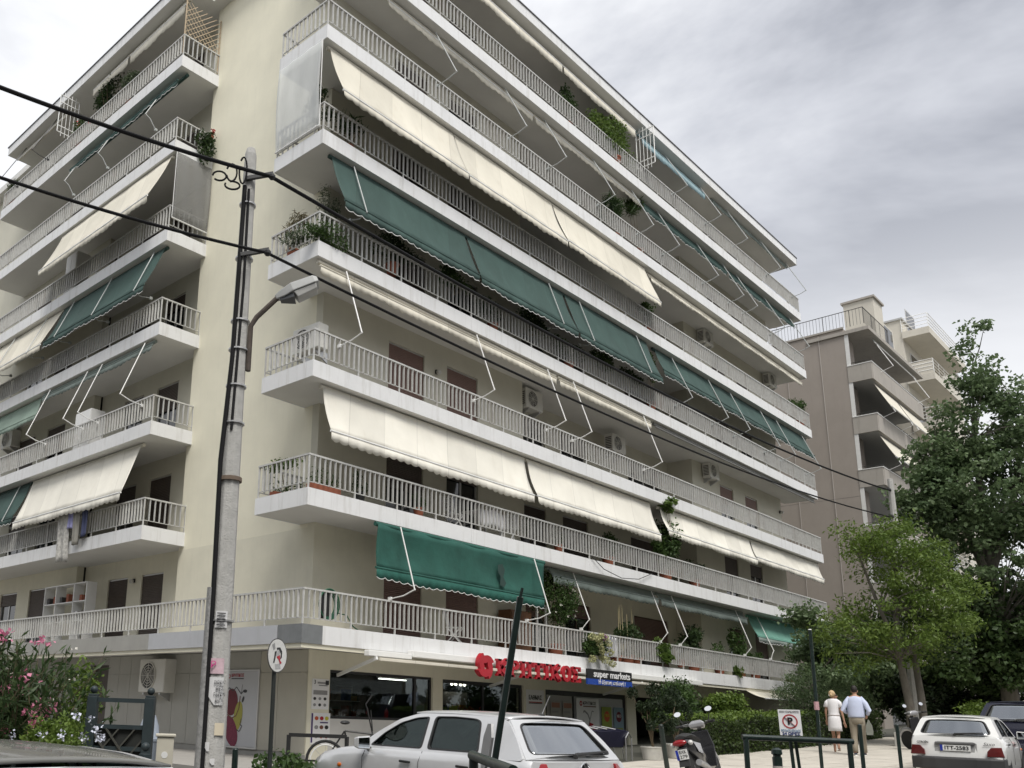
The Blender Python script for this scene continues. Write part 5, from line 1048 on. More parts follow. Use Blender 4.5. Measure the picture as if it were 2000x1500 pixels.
# pale building further back
pb = thing('pale_building', 'pale concrete apartment block with white-railed balconies behind the taupe one', 'building', (50, 0.1, 1.5))
MB().box(50, 64, 0.1, 14, 1.0, 27.3).build('wall', beige, pb)
mb = MB(); mb.box(49.9, 64, 0.0, 14, 27.3, 27.42); mb.build('roof', greyw, pb)
for i, z in enumerate((25.97, 22.9, 19.8, 16.7, 13.6, 10.5)):
    b = MB().box(49.9, 58.8, -1.40, 0.1, z, z+0.44).build('balcony_slab', beige, pb); mb = MB(); rail_run(mb, [(49.95, 0.1), (49.95, -1.37), (58.75, -1.37), (58.75, 0.1)], z+0.44, 0.92, 4, 1.1); mb.build('railing', whitem, b)
    for x in (51.2, 55.0): w_ = MB().box(x, x+2.0, 0.06, 0.099, z+0.46, z+2.5).build('balcony_door', alu, pb); MB().box(x+0.1, x+1.9, 0.05, 0.059, z+0.5, z+2.4).build('pane', glassd, w_)
b = MB().box(49.95, 50.0, -1.36, 0.0, 23.34, 24.2).build('balcony_panel', beige, pb)
# low stone wall and hints of houses behind the cars at the far right
t = thing('stone_wall', 'old stone wall behind the parked dark car', 'wall', (33, -4.5, 1.6)); sm_ = mat('old_stone', (0.20, 0.185, 0.16), 0.9, var=0.35, vscale=2.2, bump=0.6, bscale=12)
x = 27.0; 
for r_ in range(3):
    x = 27.0-0.3*(r_ % 2)
    while x < 46:
        w_ = random.uniform(0.7, 1.4); MB().box(x+0.015, x+w_-0.015, -4.6+random.uniform(-.02, .02), -4.2, g(x)+0.0+0.55*r_, g(x)+0.53+0.55*r_).build('stone', sm_, t); x += w_
# ------------------------------------------------------------------ utility pole, lamp and wires
conc = mat('weathered_concrete', (0.43, 0.425, 0.405), 0.95, var=0.16, vscale=7, bump=0.5, bscale=45, streak=0.30, streak_col=(0.26, 0.25, 0.23))
px, py = -6.20, -5.60
pole = thing('utility_pole', 'tall concrete utility pole plastered with torn flyers in front of the corner pier', 'utility pole', (px, py, 0.3))
def octo(z, r, n=8): return [(px+r*math.cos(2*math.pi*k/n+math.pi/8), py+r*math.sin(2*math.pi*k/n+math.pi/8), z) for k in range(n)]
MB().loft([octo(0.2, 0.155), octo(4.5, 0.122), octo(8.75, 0.088), octo(8.98, 0.083), octo(9.08, 0.06)]).build('shaft', conc, pole, bevel=0.012)
def side(ang, r, z): return Vector((px+r*math.cos(ang), py+r*math.sin(ang), z))
tocam = math.atan2(CAM.y-py, CAM.x-px); lft = tocam-math.pi/2   # left as seen from the street corner
cblm = mat('black_cable', (0.012, 0.012, 0.013), 0.75, spec=0.2); MB().tube([side(lft+0.75, 0.16, 0.4), side(lft+0.75, 0.16, 3.0), side(lft+0.55, 0.16, 4.6), side(lft+0.9, 0.115, 6.0), side(lft+1.0, 0.11, 7.4), side(lft+1.0, 0.10, 8.45)], [0.03]*6, 8).build('riser_cable', cblm, pole, smooth=True)
MB().tube([side(lft+1.35, 0.12, 5.0), side(lft+1.7, 0.105, 7.0), side(lft+1.6, 0.10, 8.4)], 0.018, 6).build('riser_cable', cblm, pole, smooth=True)
MB().tube([side(lft+0.5, 0.185, 0.3), side(lft+0.5, 0.165, 3.0)], 0.05, 10).build('cable_guard', mat('guard_metal', (0.27, 0.27, 0.265), 0.6, metal=0.3, var=0.35, vscale=18, bump=0.4, bscale=40), pole, smooth=True)
for z in (2.6, 5.1, 5.6, 6.1, 6.5, 7.4, 8.2):
    MB().lathe((px, py, z), [(0.128-(z-4.5)*0.008+0.012, 0), (0.13-(z-4.5)*0.008+0.014, 0.0), (0.13-(z-4.5)*0.008+0.014, 0.02), (0.128-(z-4.5)*0.008, 0.02)], 14).build('strap', steel, pole)
MB().lathe((px, py, 4.35), [(0.125, 0), (0.15, 0.0), (0.15, 0.05), (0.125, 0.05)], 14).build('rope_band', mat('rope', (0.16, 0.12, 0.09), 0.9), pole)
# cross arm with clamps at the top
perp = Vector((math.cos(tocam-math.pi/2), math.sin(tocam-math.pi/2), 0)); toc = Vector((math.cos(tocam), math.sin(tocam), 0))
for z in (8.55, 7.42):
    MB().bar(side(tocam, 0.1, z)+perp*0.05, side(tocam, 0.16, z+0.08)-perp*0.32, 0.05, 0.05).build('bracket', mat('dark_iron_clamp', (0.05, 0.05, 0.05), 0.6), pole); MB().ball(side(tocam, 0.17, z+0.03)-perp*0.30, 0.05, 8, 5).build('clamp', blackm, pole)
mb = MB(); rgt = -perp if perp.dot(R_) > 0 else perp
for q, (a, zc, rx_, rz_) in enumerate(((0.40, 0.02, 0.09, 0.07), (0.24, 0.08, 0.07, 0.13), (0.09, 0.12, 0.05, 0.20), (0.22, -0.13, 0.10, 0.06))):
    mb.tube([side(tocam, 0.12+0.015*q, 8.52)+rgt*(a+rx_*math.cos(s_*math.pi/8+0.4*q))+Vector((0, 0, zc+rz_*math.sin(s_*math.pi/8+0.4*q))) for s_ in range(0, 15)], 0.013, 6)
mb.build('cable_loop', cblm, pole, smooth=True)
# lamp arm and lantern
dirL = Vector((0.70, -0.71, 0)).normalized()
A1 = side(math.atan2(dirL.y, dirL.x), 0.14, 5.83); A2 = A1+Vector((0, 0, 0.62)); A3 = A2+dirL*0.07+Vector((0, 0, 0.13)); A4 = A2+dirL*0.34+Vector((0, 0, 0.42))
MB().tube([A1, A2, A3, A4], 0.035, 8).build('lamp_arm', mat('rusty_arm', (0.07, 0.055, 0.045), 0.75, var=0.4, vscale=12), pole, smooth=True)
H0 = A4; up_ = (Vector((0, 0, 1))-dirL*0.35).normalized(); fwL = dirL.copy(); fwL.z = 0.42; fwL.normalize(); sdL = fwL.cross(Vector((0, 0, 1))).normalized(); upL = sdL.cross(fwL).normalized()
def lp(a, s, u): a, s, u = a*0.66, s*0.72, u*0.72; return H0+fwL*a+sdL*s+upL*u
def ringL(a, w_, u0, u1): return [lp(a, -w_, u0), lp(a, -w_*0.85, u1), lp(a, w_*0.85, u1), lp(a, w_, u0)]
MB().loft([ringL(-0.05, 0.05, -0.04, 0.05), ringL(0.12, 0.12, -0.07, 0.09), ringL(0.32, 0.185, -0.06, 0.12), ringL(0.78, 0.19, -0.05, 0.11), ringL(0.86, 0.16, -0.04, 0.07)]).build('lantern_hood', mat('grey_lantern', (0.40, 0.41, 0.40), 0.5, var=0.06), pole, bevel=0.012)
MB().loft([ringL(0.02, 0.07, -0.10, -0.05), ringL(0.30, 0.16, -0.17, -0.07)]).build('lantern_gear', mat('dark_grey_lantern', (0.055, 0.06, 0.065), 0.5), pole)
MB().loft([[lp(0.32, -0.165, -0.065), lp(0.32, 0.165, -0.065), lp(0.80, 0.165, -0.055), lp(0.80, -0.165, -0.055)], [lp(0.36, -0.14, -0.19), lp(0.36, 0.14, -0.19), lp(0.78, 0.14, -0.15), lp(0.78, -0.14, -0.15)]]).build('lantern_glass', mat('frosted_cover', (0.50, 0.50, 0.48), 0.35, var=0.12, vscale=7), pole, bevel=0.01)
# flyers on the pole
paper = mat('flyer_paper', (0.62, 0.62, 0.62), 0.8, var=0.08, vscale=10); paperp = mat('pink_flyer', (0.55, 0.40, 0.44), 0.8, var=0.2, vscale=14); inkm = mat('flyer_ink', (0.03, 0.03, 0.035), 0.8)
def on_pole(a, z): r = 0.155-0.0077*(z-0.2)+0.006; r *= math.cos(math.pi/8)/max(0.5, math.cos(((a-tocam+math.pi/8) % (math.pi/4))-math.pi/8))*1.005 if False else 1.0; return side(a, r+0.004, z)
def flyer(a0, a1, z0, z1, m, cut=0.0):
    return MB().grid(lambda u, v: on_pole(a0+(a1-a0)*u, z0+(z1-z0)*v+(cut*(1-v)*max(0, 0.5-u)*2)), 6, 3).build('flyer', m, pole, solid=0.002)
for a0, a1, z0, z1, m, cut in ((-0.5, 0.5, 2.52, 2.72, paper, 0), (-0.75, 0.45, 1.98, 2.16, paperp, 0), (-0.8, 0.5, 1.62, 1.94, paper, 0.12), (-1.1, -0.75, 2.05, 2.3, paper, 0.05), (0.0, 0.75, 1.28, 1.42, mat('tan_tape', (0.62, 0.55, 0.42), 0.7), 0.0), (-1.1, -0.85, 0.85, 1.05, paper, 0), (-1.05, -0.85, 0.6, 0.75, paper, 0), (-0.7, -0.3, 1.1, 1.2, paper, 0.05), (-0.2, 0.15, 0.95, 1.02, paper, 0.03), (-1.1, -0.8, 1.35, 1.6, mat('torn_paper', (0.42, 0.42, 0.41), 0.9, var=0.4, vscale=25), 0.1), (-1.0, -0.7, 1.7, 1.9, MATS['torn_paper'], 0.1)):
    flyer(tocam+a0, tocam+a1, z0, z1, m, cut)
tocv = (toc.x*0.9, toc.y*0.9, 0)
rdx = (-toc.y, toc.x, 0)
rdx = Vector((-toc.y, toc.x, 0)); rdx = rdx if rdx.dot(R_) > 0 else -rdx
for i, (s, z) in enumerate((('ΕΝΟΙΚΙΑΖ', 1.88), ('ΘΕΣ', 1.81), ('ΠΑΡΚΙΝ', 1.74), ('ΒΗΓΑ', 1.67))): text('flyer_lettering', s, 0.055, side(tocam, 0.168, z)+rdx*0.03, rdx, (0, 0, 1), inkm, pole, width=0.13 if i % 2 == 0 else 0.09)
for i in range(5): MB().bar(side(tocam, 0.158, 2.55+0.035*i)-rdx*0.055, side(tocam, 0.158, 2.55+0.035*i)+rdx*(0.05-0.01*(i % 2)), 0.004, 0.012).build('flyer_lettering', inkm, pole)
text('flyer_lettering', 'Ρ', 0.11, side(tocam, 0.165, 2.08)-rdx*0.06, rdx, (0, 0, 1), mat('pink_ink', (0.6, 0.05, 0.25), 0.8), pole)
# overhead wires
def wire(label, pts, r=0.022):
    out_ = []
    for (a, b) in zip(pts, pts[1:]):
        a, b = Vector(a), Vector(b); n = 22
        for i in range(n+(1 if b == Vector(pts[-1]) else 0)):
            t_ = i/n; p = a+(b-a)*t_; p.z -= 0.010*(b-a).length*4*t_*(1-t_)*1.6; out_.append(p)
    return tag(MB().tube(out_, r, 7).build('overhead_cable', cblm, smooth=True), label, 'cable', 'overhead cables')
pA = side(tocam, 0.17, 8.58)-perp*0.28; pB = side(tocam, 0.17, 7.45)-perp*0.28
FP = Vector((22.75, -5.35, 0))
wire('upper thick black cable bundle crossing the facade past the pole top', [(-9.9, -5.36, 8.27), tuple(pA), (FP.x, FP.y, 9.87)], 0.027)
wire('lower thick black cable crossing below the pole top', [(-9.71, -5.21, 7.29), tuple(pB), (FP.x, FP.y, 8.9)], 0.021)
p2 = thing('utility_pole', 'distant concrete utility pole half hidden by the light green tree', 'utility pole', (FP.x, FP.y, g(FP.x)))
MB().loft([[(FP.x+r_*math.cos(k*math.pi/4), FP.y+r_*math.sin(k*math.pi/4), z) for k in range(8)] for z, r_ in ((1.0, 0.15), (9.0, 0.11), (10.3, 0.09))]).build('shaft', conc, p2, bevel=0.01)
MB().bar((FP.x-0.4, FP.y, 9.89), (FP.x+0.4, FP.y, 9.89), 0.06, 0.06).build('cross_arm', MATS['dark_iron_clamp'], p2); MB().bar((FP.x-0.35, FP.y, 8.92), (FP.x+0.35, FP.y, 8.92), 0.06, 0.06).build('cross_arm', MATS['dark_iron_clamp'], p2)
# ------------------------------------------------------------------ cars
carglass = glassmat('car_glass', (0.33, 0.38, 0.36), 0.02, 0.01, 0.35)
rearglass = glassmat('car_rear_glass', (0.25, 0.29, 0.28), 0.04, 0.30, 2.0)
seatm = mat('car_seat_cloth', (0.035, 0.036, 0.038), 0.9); dashm = mat('car_dashboard', (0.022, 0.023, 0.024), 0.8)
chrome = mat('chrome', (0.7, 0.7, 0.7), 0.12, metal=1.0); mirror_g = mat('mirror_glass', (0.55, 0.6, 0.65), 0.04, metal=1.0)
lampred = mat('tail_light_red', (0.28, 0.008, 0.012), 0.15, coat=0.5); lampor = mat('indicator_orange', (0.55, 0.13, 0.01), 0.2, coat=0.5); lampsm = mat('tail_light_smoked', (0.10, 0.012, 0.012), 0.15, coat=0.5)
platew = mat('plate_white', (0.70, 0.70, 0.68), 0.5); eub = mat('plate_blue', (0.01, 0.03, 0.3), 0.5)
def carpaint(name, c, metal=0.0, rough=0.3): return mat(name, c, rough, metal=metal, coat=0.7, var=0.03, vscale=5, streak=0.10, streak_col=tuple(q*0.8 for q in c))
def plate(t, pos, wd, txt, hd=0.11, two=None, x_off=0.0, rx=0):
    """number plate on a rear face whose outward normal is local -X; pos local centre"""
    x, y, z = pos
    p = MB().box(x-0.012, x, y-wd/2, y+wd/2, z-hd/2, z+hd/2).build('number_plate', platew, t, local=True); o = x-0.014
    MB().add([(o, y+wd/2, z-hd/2), (o, y+wd/2-0.045, z-hd/2), (o, y+wd/2-0.045, z+hd/2), (o, y+wd/2, z+hd/2)], [(0, 1, 2, 3)]).build('blue_band', eub, p, local=True)
    keep = dict(ORG); ORG[p.name] = Vector((0, 0, 0))
    if two: text('plate_text', two[0], 0.08, (o-0.002, y-0.02, z+0.04), (0, -1, 0), (0, 0, 1), blackp, p, width=wd*0.62, depth=0.002); text('plate_text', two[1], 0.08, (o-0.002, y, z-0.04), (0, -1, 0), (0, 0, 1), blackp, p, width=wd*0.8, depth=0.002)
    else: text('plate_text', txt, 0.10, (o-0.002, y-0.022, z), (0, -1, 0), (0, 0, 1), blackp, p, width=wd*0.78, depth=0.002, bold=0.002)
    return p
def make_car(name, label, loc, rz, sp):
    t = thing(name, label, 'car', loc, rz); B = dict(local=True); pm = sp['paint']; zB = sp['belt']; k_ = sp['tumble']; yb = sp['yb']
    rings = []
    for (x, w_, zb, cr, xs) in sp['st']:
        def q(f, z): return (x+xs*max(0, (z-0.3)/(zb-0.3)), f, z)
        half = [(w_*0.90, 0.20), (w_*0.98, 0.34), (w_, 0.52), (w_*1.0, 0.66), (w_*0.985, zb-0.10), (w_*0.955, zb-0.03), (w_*0.92, zb)]
        top = [(w_*0.62, zb+cr*0.7), (w_*0.3, zb+cr*0.95), (0, zb+cr)]
        rings.append([q(y, z) for y, z in half]+[q(y, z) for y, z in top]+[q(-y, z) for y, z in reversed(top[:-1])]+[q(-y, z) for y, z in reversed(half)])
    body = MB().loft(rings).build('body', pm, t, smooth=True, angle=35, **B)
    def sidefn(sd): return lambda u, v, q: (u, sd*(yb-(v-zB)*k_-0.25*max(0, v-zB-0.28)**2*3-q), v)
    for sd in (1, -1):
        f = sidefn(sd); outl = soften(sp['side'], 0.06, 3); wins = [soften(w_, 0.05, 4) for w_ in sp['wins']]
        pn = MB().prism(outl, wins, f, 0.035).build('side_frame', pm, t, **B)
        for w_ in wins:
            c = Vector((sum(p[0] for p in w_)/len(w_), sum(p[1] for p in w_)/len(w_)))
            inn = [tuple(c+(Vector(p)-c)*0.945) for p in w_]; outw = [tuple(c+(Vector(p)-c)*1.015) for p in w_]
            MB().prism(outw, [inn], lambda u, v, q: f(u, v, q-0.004), 0.03).build('window_seal', blackm, t, **B)
            MB().prism(inn, [], lambda u, v, q: f(u, v, q+0.012), 0.004).build('side_window', carglass, t, **B)
    # roof
    fr, rr = sp['roof_f'], sp['roof_r']
    def rf(u, v):
        x = rr[0]+(fr[0]-rr[0])*u; zc = rr[1]+(fr[1]-rr[1])*u+sp['roof_c']*math.sin(math.pi*min(1, max(0, 0.12+0.8*u))); ye = yb-(zc-zB)*k_-0.015
        s = v*2-1; return (x, ye*s, zc+0.035*(1-abs(s)**2.6))
    MB().grid(rf, 14, 12).build('roof', sp.get('roofm', pm), t, smooth=True, solid=0.02, **B)
    # windscreen and rear window
    ws = sp['screen']
    def wf(u, v): s = v*2-1; x = ws[0][0]+(fr[0]-ws[0][0])*u; z = ws[0][1]+(fr[1]-ws[0][1])*u+0.01; ye = (yb-0.06)*(1-u)+(yb-(fr[1]-zB)*k_-0.05)*u; return (x+0.16*(1-s*s)*(1-u)+0.05*(1-s*s)*u, ye*s, z+0.03*(1-s*s)*u)
    MB().grid(wf, 6, 8).build('windscreen', carglass, t, smooth=True, solid=0.005, **B)
    b0 = sp['tail_b']; ln = math.hypot(rr[0]-b0[0], rr[1]-b0[1]); yt = yb-(rr[1]-zB)*k_-0.02; yl = yb-0.03
    def tf(u, v, q): s = v/ln; x = b0[0]+(rr[0]-b0[0])*s; z = b0[1]+(rr[1]-b0[1])*s; return (x-0.05*(1-(u/yl)**2)+q*0.7, u, z+0.02*(1-(u/yl)**2)*s-q*0.3)
    outl = [(-yl, 0), (-yl*0.5, 0), (0, 0), (yl*0.5, 0), (yl, 0), (yt, ln), (yt*0.5, ln), (0, ln), (-yt*0.5, ln), (-yt, ln)]
    m_ = 0.10; bt = 0.07; wl = soften([(-(yl-m_), bt), (yl-m_, bt), (yt-m_*0.85, ln-0.05), (-(yt-m_*0.85), ln-0.05)], 0.09, 5)
    wl2 = []
    for a, b in zip(wl, wl[1:]+wl[:1]):
        wl2.append(a); d_ = math.hypot(b[0]-a[0], b[1]-a[1])
        for i in range(1, int(d_/0.15)+1): wl2.append((a[0]+(b[0]-a[0])*i/(int(d_/0.15)+1), a[1]+(b[1]-a[1])*i/(int(d_/0.15)+1)))
    MB().prism(outl, [wl2], tf, 0.04).build('tailgate', pm, t, **B)
    c = Vector((0, ln/2)); inn = [tuple(c+(Vector(p)-c)*0.965) for p in wl2]
    MB().prism([tuple(c+(Vector(p)-c)*1.01) for p in wl2], [inn], lambda u, v, q: tf(u, v, q-0.004), 0.02).build('window_seal', blackm, t, **B)
    nn = 10
    def rw(u, v): 
        s = 0.06+0.885*v; yy = ((yl-m_)*(1-v)+(yt-m_*0.85)*v)*(u*2-1); p = tf(yy, s*ln, 0.012); return p
    MB().grid(rw, nn, 6).build('rear_window', rearglass, t, smooth=True, solid=0.004, **B)
    # interior
    x0, x1 = b0[0]+0.15, ws[0][0]-0.05
    MB().box(x0, x1, -yb+0.10, yb-0.10, zB-0.06, zB+0.012).build('interior_deck', dashm, t, **B)
    for sy in (0.38, -0.38):
        sx = sp['seat_x']
        mb = MB().loft([[(sx+dx, sy+yy, z) for dx, yy in ((-0.07, -0.23*s_), (0.07, -0.23*s_), (0.07, 0.23*s_), (-0.07, 0.23*s_))] for z, dx0, s_ in ((zB-0.05, 0, 1), (zB+0.16, -0.04, 0.95), (zB+0.20, -0.05, 0.6), (zB+0.21, -0.05, 0.42), (zB+0.35, -0.09, 0.40), (zB+0.37, -0.09, 0.3))])
        mb.build('seat', seatm, t, bevel=0.02, **B)
    MB().box(sp['rear_x']-0.1, sp['rear_x']+0.05, -0.6, 0.6, zB-0.05, zB+0.14).build('rear_seat', seatm, t, bevel=0.03, **B)
    wx = sp['wheel_x']; MB().tube([(wx+0.10*math.sin(a*math.pi/10)*0.5, 0.38+0.18*math.cos(a*math.pi/10), zB+0.02+0.17*math.sin(a*math.pi/10)) for a in range(21)], 0.018, 8).build('steering_wheel', dashm, t, smooth=True, **B)
    MB().box(wx+0.1, x1+0.05, -yb+0.12, yb-0.12, zB-0.06, zB+0.07).build('dashboard', dashm, t, bevel=0.04, **B)
    MB().box(fr[0]-0.10, fr[0]-0.05, -0.11, 0.11, fr[1]-0.13, fr[1]-0.06).build('rear_view_mirror', blackm, t, bevel=0.02, **B)
    # door mirrors, wheels, lights, trim
    for sd in (1, -1):
        mx, mz = sp['mirror']; mi = MB().loft([[(mx+0.05, sd*(yb+0.05), mz-0.05), (mx+0.05, sd*(yb+0.22), mz-0.04), (mx+0.05, sd*(yb+0.22), mz+0.07), (mx+0.05, sd*(yb+0.05), mz+0.08)], [(mx-0.07, sd*(yb+0.04), mz-0.07), (mx-0.07, sd*(yb+0.25), mz-0.06), (mx-0.07, sd*(yb+0.25), mz+0.09), (mx-0.07, sd*(yb+0.04), mz+0.10)]]).build('door_mirror', pm, t, bevel=0.02, **B)
        MB().add([(mx-0.075, sd*(yb+0.065), mz-0.05), (mx-0.075, sd*(yb+0.235), mz-0.045), (mx-0.075, sd*(yb+0.235), mz+0.07), (mx-0.075, sd*(yb+0.065), mz+0.08)], [(0, 1, 2, 3)]).build('mirror_glass', mirror_g, mi, **B)
        MB().bar((mx, sd*(yb-0.02), mz-0.06), (mx, sd*(yb+0.08), mz-0.04), 0.06, 0.04).build('mirror_foot', blackm, mi, **B)
        for hx in sp['handles']: MB().bar((hx-0.09, sd*(sp['W']/2+0.012), zB-0.13), (hx+0.09, sd*(sp['W']/2+0.012), zB-0.125), 0.03, 0.028).build('door_handle', sp.get('handlem', pm), t, bevel=0.008, **B)
        for xx in sp['axles']:
            w_ = MB(); w_.lathe((0, 0, 0), [(0.19, -0.09), (0.29, -0.095), (0.305, -0.05), (0.305, 0.05), (0.29, 0.095), (0.19, 0.09)], 24); w_.v = [(v[0]+xx, sd*(sp['W']/2-0.10)+v[2], v[1]+0.305) for v in w_.v]
            wo = w_.build('wheel', rubber, t, smooth=True, **B); r_ = MB(); r_.lathe((0, 0, 0), [(0.195, -0.07), (0.195, 0.06), (0.05, 0.085), (0.001, 0.085)], 20); r_.v = [(v[0]+xx, sd*(sp['W']/2-0.10+v[2]), v[1]+0.305) for v in r_.v]; r_.build('rim', steel, wo, smooth=True, **B)
            MB().tube([(xx+0.345*math.cos(a), sd*(sp['W']/2-0.03), 0.305+0.345*math.sin(a)) for a in np.linspace(0, math.pi, 13)], 0.03, 6).build('wheel_arch', blackm, t, **B)
        for (pts, m) in sp['lights']: MB().prism([(y, z) for y, z, _ in pts], [], lambda u, v, q: (min(p[2] for p in pts) if False else np.interp(v, *zip(*sorted((p[1], p[2]) for p in pts)))-0.03+q+0.10*max(0, (u-0.5)/0.3)**2, sd*u, v), 0.09).build('tail_light', m, t, bevel=0.01, **B)
        MB().ball((sp['ind'][0], sd*(sp['ind'][1]), sp['ind'][2]), 0.035, 8, 5, (1.3, 0.4, 0.8)).build('side_indicator', lampor, t, **B)
    for x in sp['shut']: 
        mb = MB()
        for sd in (1, -1): mb.tube([(x, sd*(sp['W']/2+0.0005), 0.40), (x-0.01, sd*(sp['W']/2-0.001), zB-0.12), (x-0.02, sd*(yb+0.008), zB+0.0)], 0.004, 4)
        mb.build('door_gap', darkgap, t, **B)
    bp = MB().loft([[(x+dx, y, z) for x, y in sp['bumper']] for z, dx in ((0.28, 0.04), (0.30, 0), (0.50, 0.0), (0.53, 0.03))], close=True).build('rear_bumper', sp['bumperm'], t, bevel=0.015, **B)
    wy = sp['wiper']; MB().tube([tf(wy[0], 0.03, -0.03), tf(wy[0]*0.3, 0.06, -0.035), tf(wy[1], 0.10, -0.03)], [0.03, 0.018, 0.012], 8).build('rear_wiper', blackm, t, smooth=True, **B)
    return t, tf, ln
def bump(W, d=0.12): return [(0.30, W/2+0.015), (0.05, W/2-0.02), (-d*0.6, W/2-0.22), (-d, 0.35), (-d, -0.35), (-d*0.6, -W/2+0.22), (0.05, -W/2+0.02), (0.30, -W/2-0.015), (0.30, -W/2+0.1), (0.30, W/2-0.1)]
silver = carpaint('silver_paint', (0.60, 0.605, 0.61), 0.3, 0.28); whitec = carpaint('white_car_paint', (0.72, 0.72, 0.70), 0.0, 0.3); navy = carpaint('dark_blue_paint', (0.012, 0.013, 0.03), 0.2, 0.25); silver2 = carpaint('light_silver_paint', (0.62, 0.63, 0.66), 0.25, 0.3)
golf = dict(paint=silver, belt=0.96, tumble=0.42, yb=0.80, W=1.735, st=[(0.00, 0.70, 0.93, 0, 0.10), (0.03, 0.79, 0.94, 0, 0.09), (0.16, 0.845, 0.955, 0, 0.04), (0.5, 0.862, 0.96, 0, 0), (1.5, 0.868, 0.96, 0, 0), (2.6, 0.866, 0.96, 0, 0), (2.92, 0.86, 0.965, 0.02, 0), (3.3, 0.85, 0.93, 0.05, 0), (3.7, 0.82, 0.86, 0.06, 0), (3.98, 0.74, 0.76, 0.05, 0), (4.12, 0.62, 0.64, 0.02, 0)],
  side=[(2.98, 0.94), (2.62, 1.16), (2.30, 1.315), (2.0, 1.385), (1.55, 1.415), (1.0, 1.405), (0.72, 1.38), (0.52, 1.33), (0.34, 1.15), (0.18, 0.94)], wins=[[(2.70, 0.99), (2.50, 1.145), (2.25, 1.275), (2.0, 1.338), (1.78, 1.355), (1.76, 0.99)], [(1.66, 0.99), (1.68, 1.36), (1.35, 1.365), (1.02, 1.35), (0.92, 1.32), (0.84, 0.99)]],
  roof_f=(2.05, 1.385), roof_r=(0.54, 1.345), roof_c=0.028, screen=[(2.98, 0.96)], tail_b=(0.17, 0.955), seat_x=1.75, rear_x=0.95, wheel_x=2.25, mirror=(2.70, 1.00), handles=(1.95, 1.0), handlem=blackm, axles=(0.75, 3.26), lights=[([(0.56, 0.92, 0.08), (0.74, 0.92, 0.10), (0.79, 0.80, 0.04), (0.79, 0.56, 0.0), (0.60, 0.56, 0.0), (0.56, 0.74, 0.02)], lampred)], ind=(3.25, 0.855, 0.72), shut=(2.78, 1.74, 0.88), bumper=bump(1.735), bumperm=silver, wiper=(0.05, -0.60))
car, tf, ln = make_car('parked_car', 'silver five-door hatchback parked in front of the supermarket window', (-3.9, -9.15, 0.22), math.radians(83.2), golf)
MB().ball((0.62, 0, 1.405), 0.03, 8, 5, (1.6, 1, 0.6)).build('antenna_base', blackm, car, local=True); MB().tube([(0.62, 0, 1.41), (0.50, 0.0, 1.62)], [0.006, 0.004], 6).build('antenna', steel, car, local=True)
em = MB(); em.tube([(0.005, 0.075*math.cos(a*math.pi/12), 0.85+0.075*math.sin(a*math.pi/12)) for a in range(25)], 0.009, 6)
for a, b in (((0.03, 0.065), (0.0, 0.0)), ((-0.03, 0.065), (0.0, 0.0)), ((0.062, 0.03), (0.03, -0.06)), ((-0.062, 0.03), (-0.03, -0.06)), ((0.03, -0.06), (0.0, 0.0)), ((-0.03, -0.06), (0.0, 0.0))): em.bar((-0.003, a[0], 0.85+a[1]), (-0.003, b[0], 0.85+b[1]), 0.01, 0.012)
em.v = [(v[0]+0.03, v[1], v[2]) for v in em.v]; em.build('emblem', chrome, car, local=True)
disc_ = MB(); disc_.add([(0.037, 0.068*math.cos(a*math.pi/10), 0.85+0.068*math.sin(a*math.pi/10)) for a in range(20)], [tuple(range(20))]); disc_.build('emblem_disc', blackm, car, local=True)
# saxo-like white hatchback
sax = dict(paint=whitec, belt=0.93, tumble=0.40, yb=0.745, W=1.60, st=[(0.00, 0.70, 0.92, 0, 0.10), (0.03, 0.76, 0.925, 0, 0.09), (0.14, 0.79, 0.93, 0, 0.05), (0.5, 0.80, 0.93, 0, 0), (1.4, 0.80, 0.93, 0, 0), (2.3, 0.798, 0.93, 0, 0), (2.65, 0.79, 0.935, 0.02, 0), (3.0, 0.78, 0.89, 0.04, 0), (3.35, 0.75, 0.82, 0.05, 0), (3.6, 0.68, 0.72, 0.04, 0), (3.70, 0.58, 0.62, 0.02, 0)],
  side=[(2.72, 0.91), (2.4, 1.12), (2.1, 1.27), (1.85, 1.325), (1.4, 1.35), (0.9, 1.34), (0.6, 1.32), (0.42, 1.27), (0.30, 1.1), (0.17, 0.91)], wins=[[(2.45, 0.96), (2.25, 1.12), (2.02, 1.24), (1.8, 1.285), (1.55, 1.295), (1.50, 0.96)], [(1.42, 0.96), (1.46, 1.30), (1.0, 1.295), (0.82, 1.28), (0.62, 0.96)]],
  roof_f=(1.88, 1.325), roof_r=(0.44, 1.285), roof_c=0.03, screen=[(2.72, 0.935)], tail_b=(0.15, 0.925), seat_x=1.55, rear_x=0.85, wheel_x=2.0, mirror=(2.45, 0.98), handles=(1.7, 0.85), handlem=blackm, axles=(0.62, 3.0), lights=[([(0.52, 0.56, 0.0), (0.53, 0.66, 0.01), (0.60, 0.74, 0.03), (0.76, 0.75, 0.05), (0.795, 0.56, 0.0)], lampsm)], ind=(2.9, 0.785, 0.7), shut=(2.5, 1.48), bumper=bump(1.60, 0.10), bumperm=mat('dark_bumper_plastic', (0.035, 0.035, 0.036), 0.6, var=0.1, vscale=8), wiper=(0.0, -0.48))
car2, tf2, ln2 = make_car('parked_car', 'small white hatchback seen from behind at the right edge of the street', (9.3, -9.45, 0.60), math.radians(4.5), sax)
MB().add([(0.052, 0.36, 0.62), (0.052, -0.36, 0.62), (0.075, -0.36, 0.80), (0.085, -0.30, 0.83), (0.085, 0.30, 0.83), (0.075, 0.36, 0.80)], [(0, 1, 2, 3, 4, 5)]).build('plate_recess', mat('recess_grey_plastic', (0.30, 0.30, 0.295), 0.6), car2, local=True)  # flat mid-grey panel behind the number plate
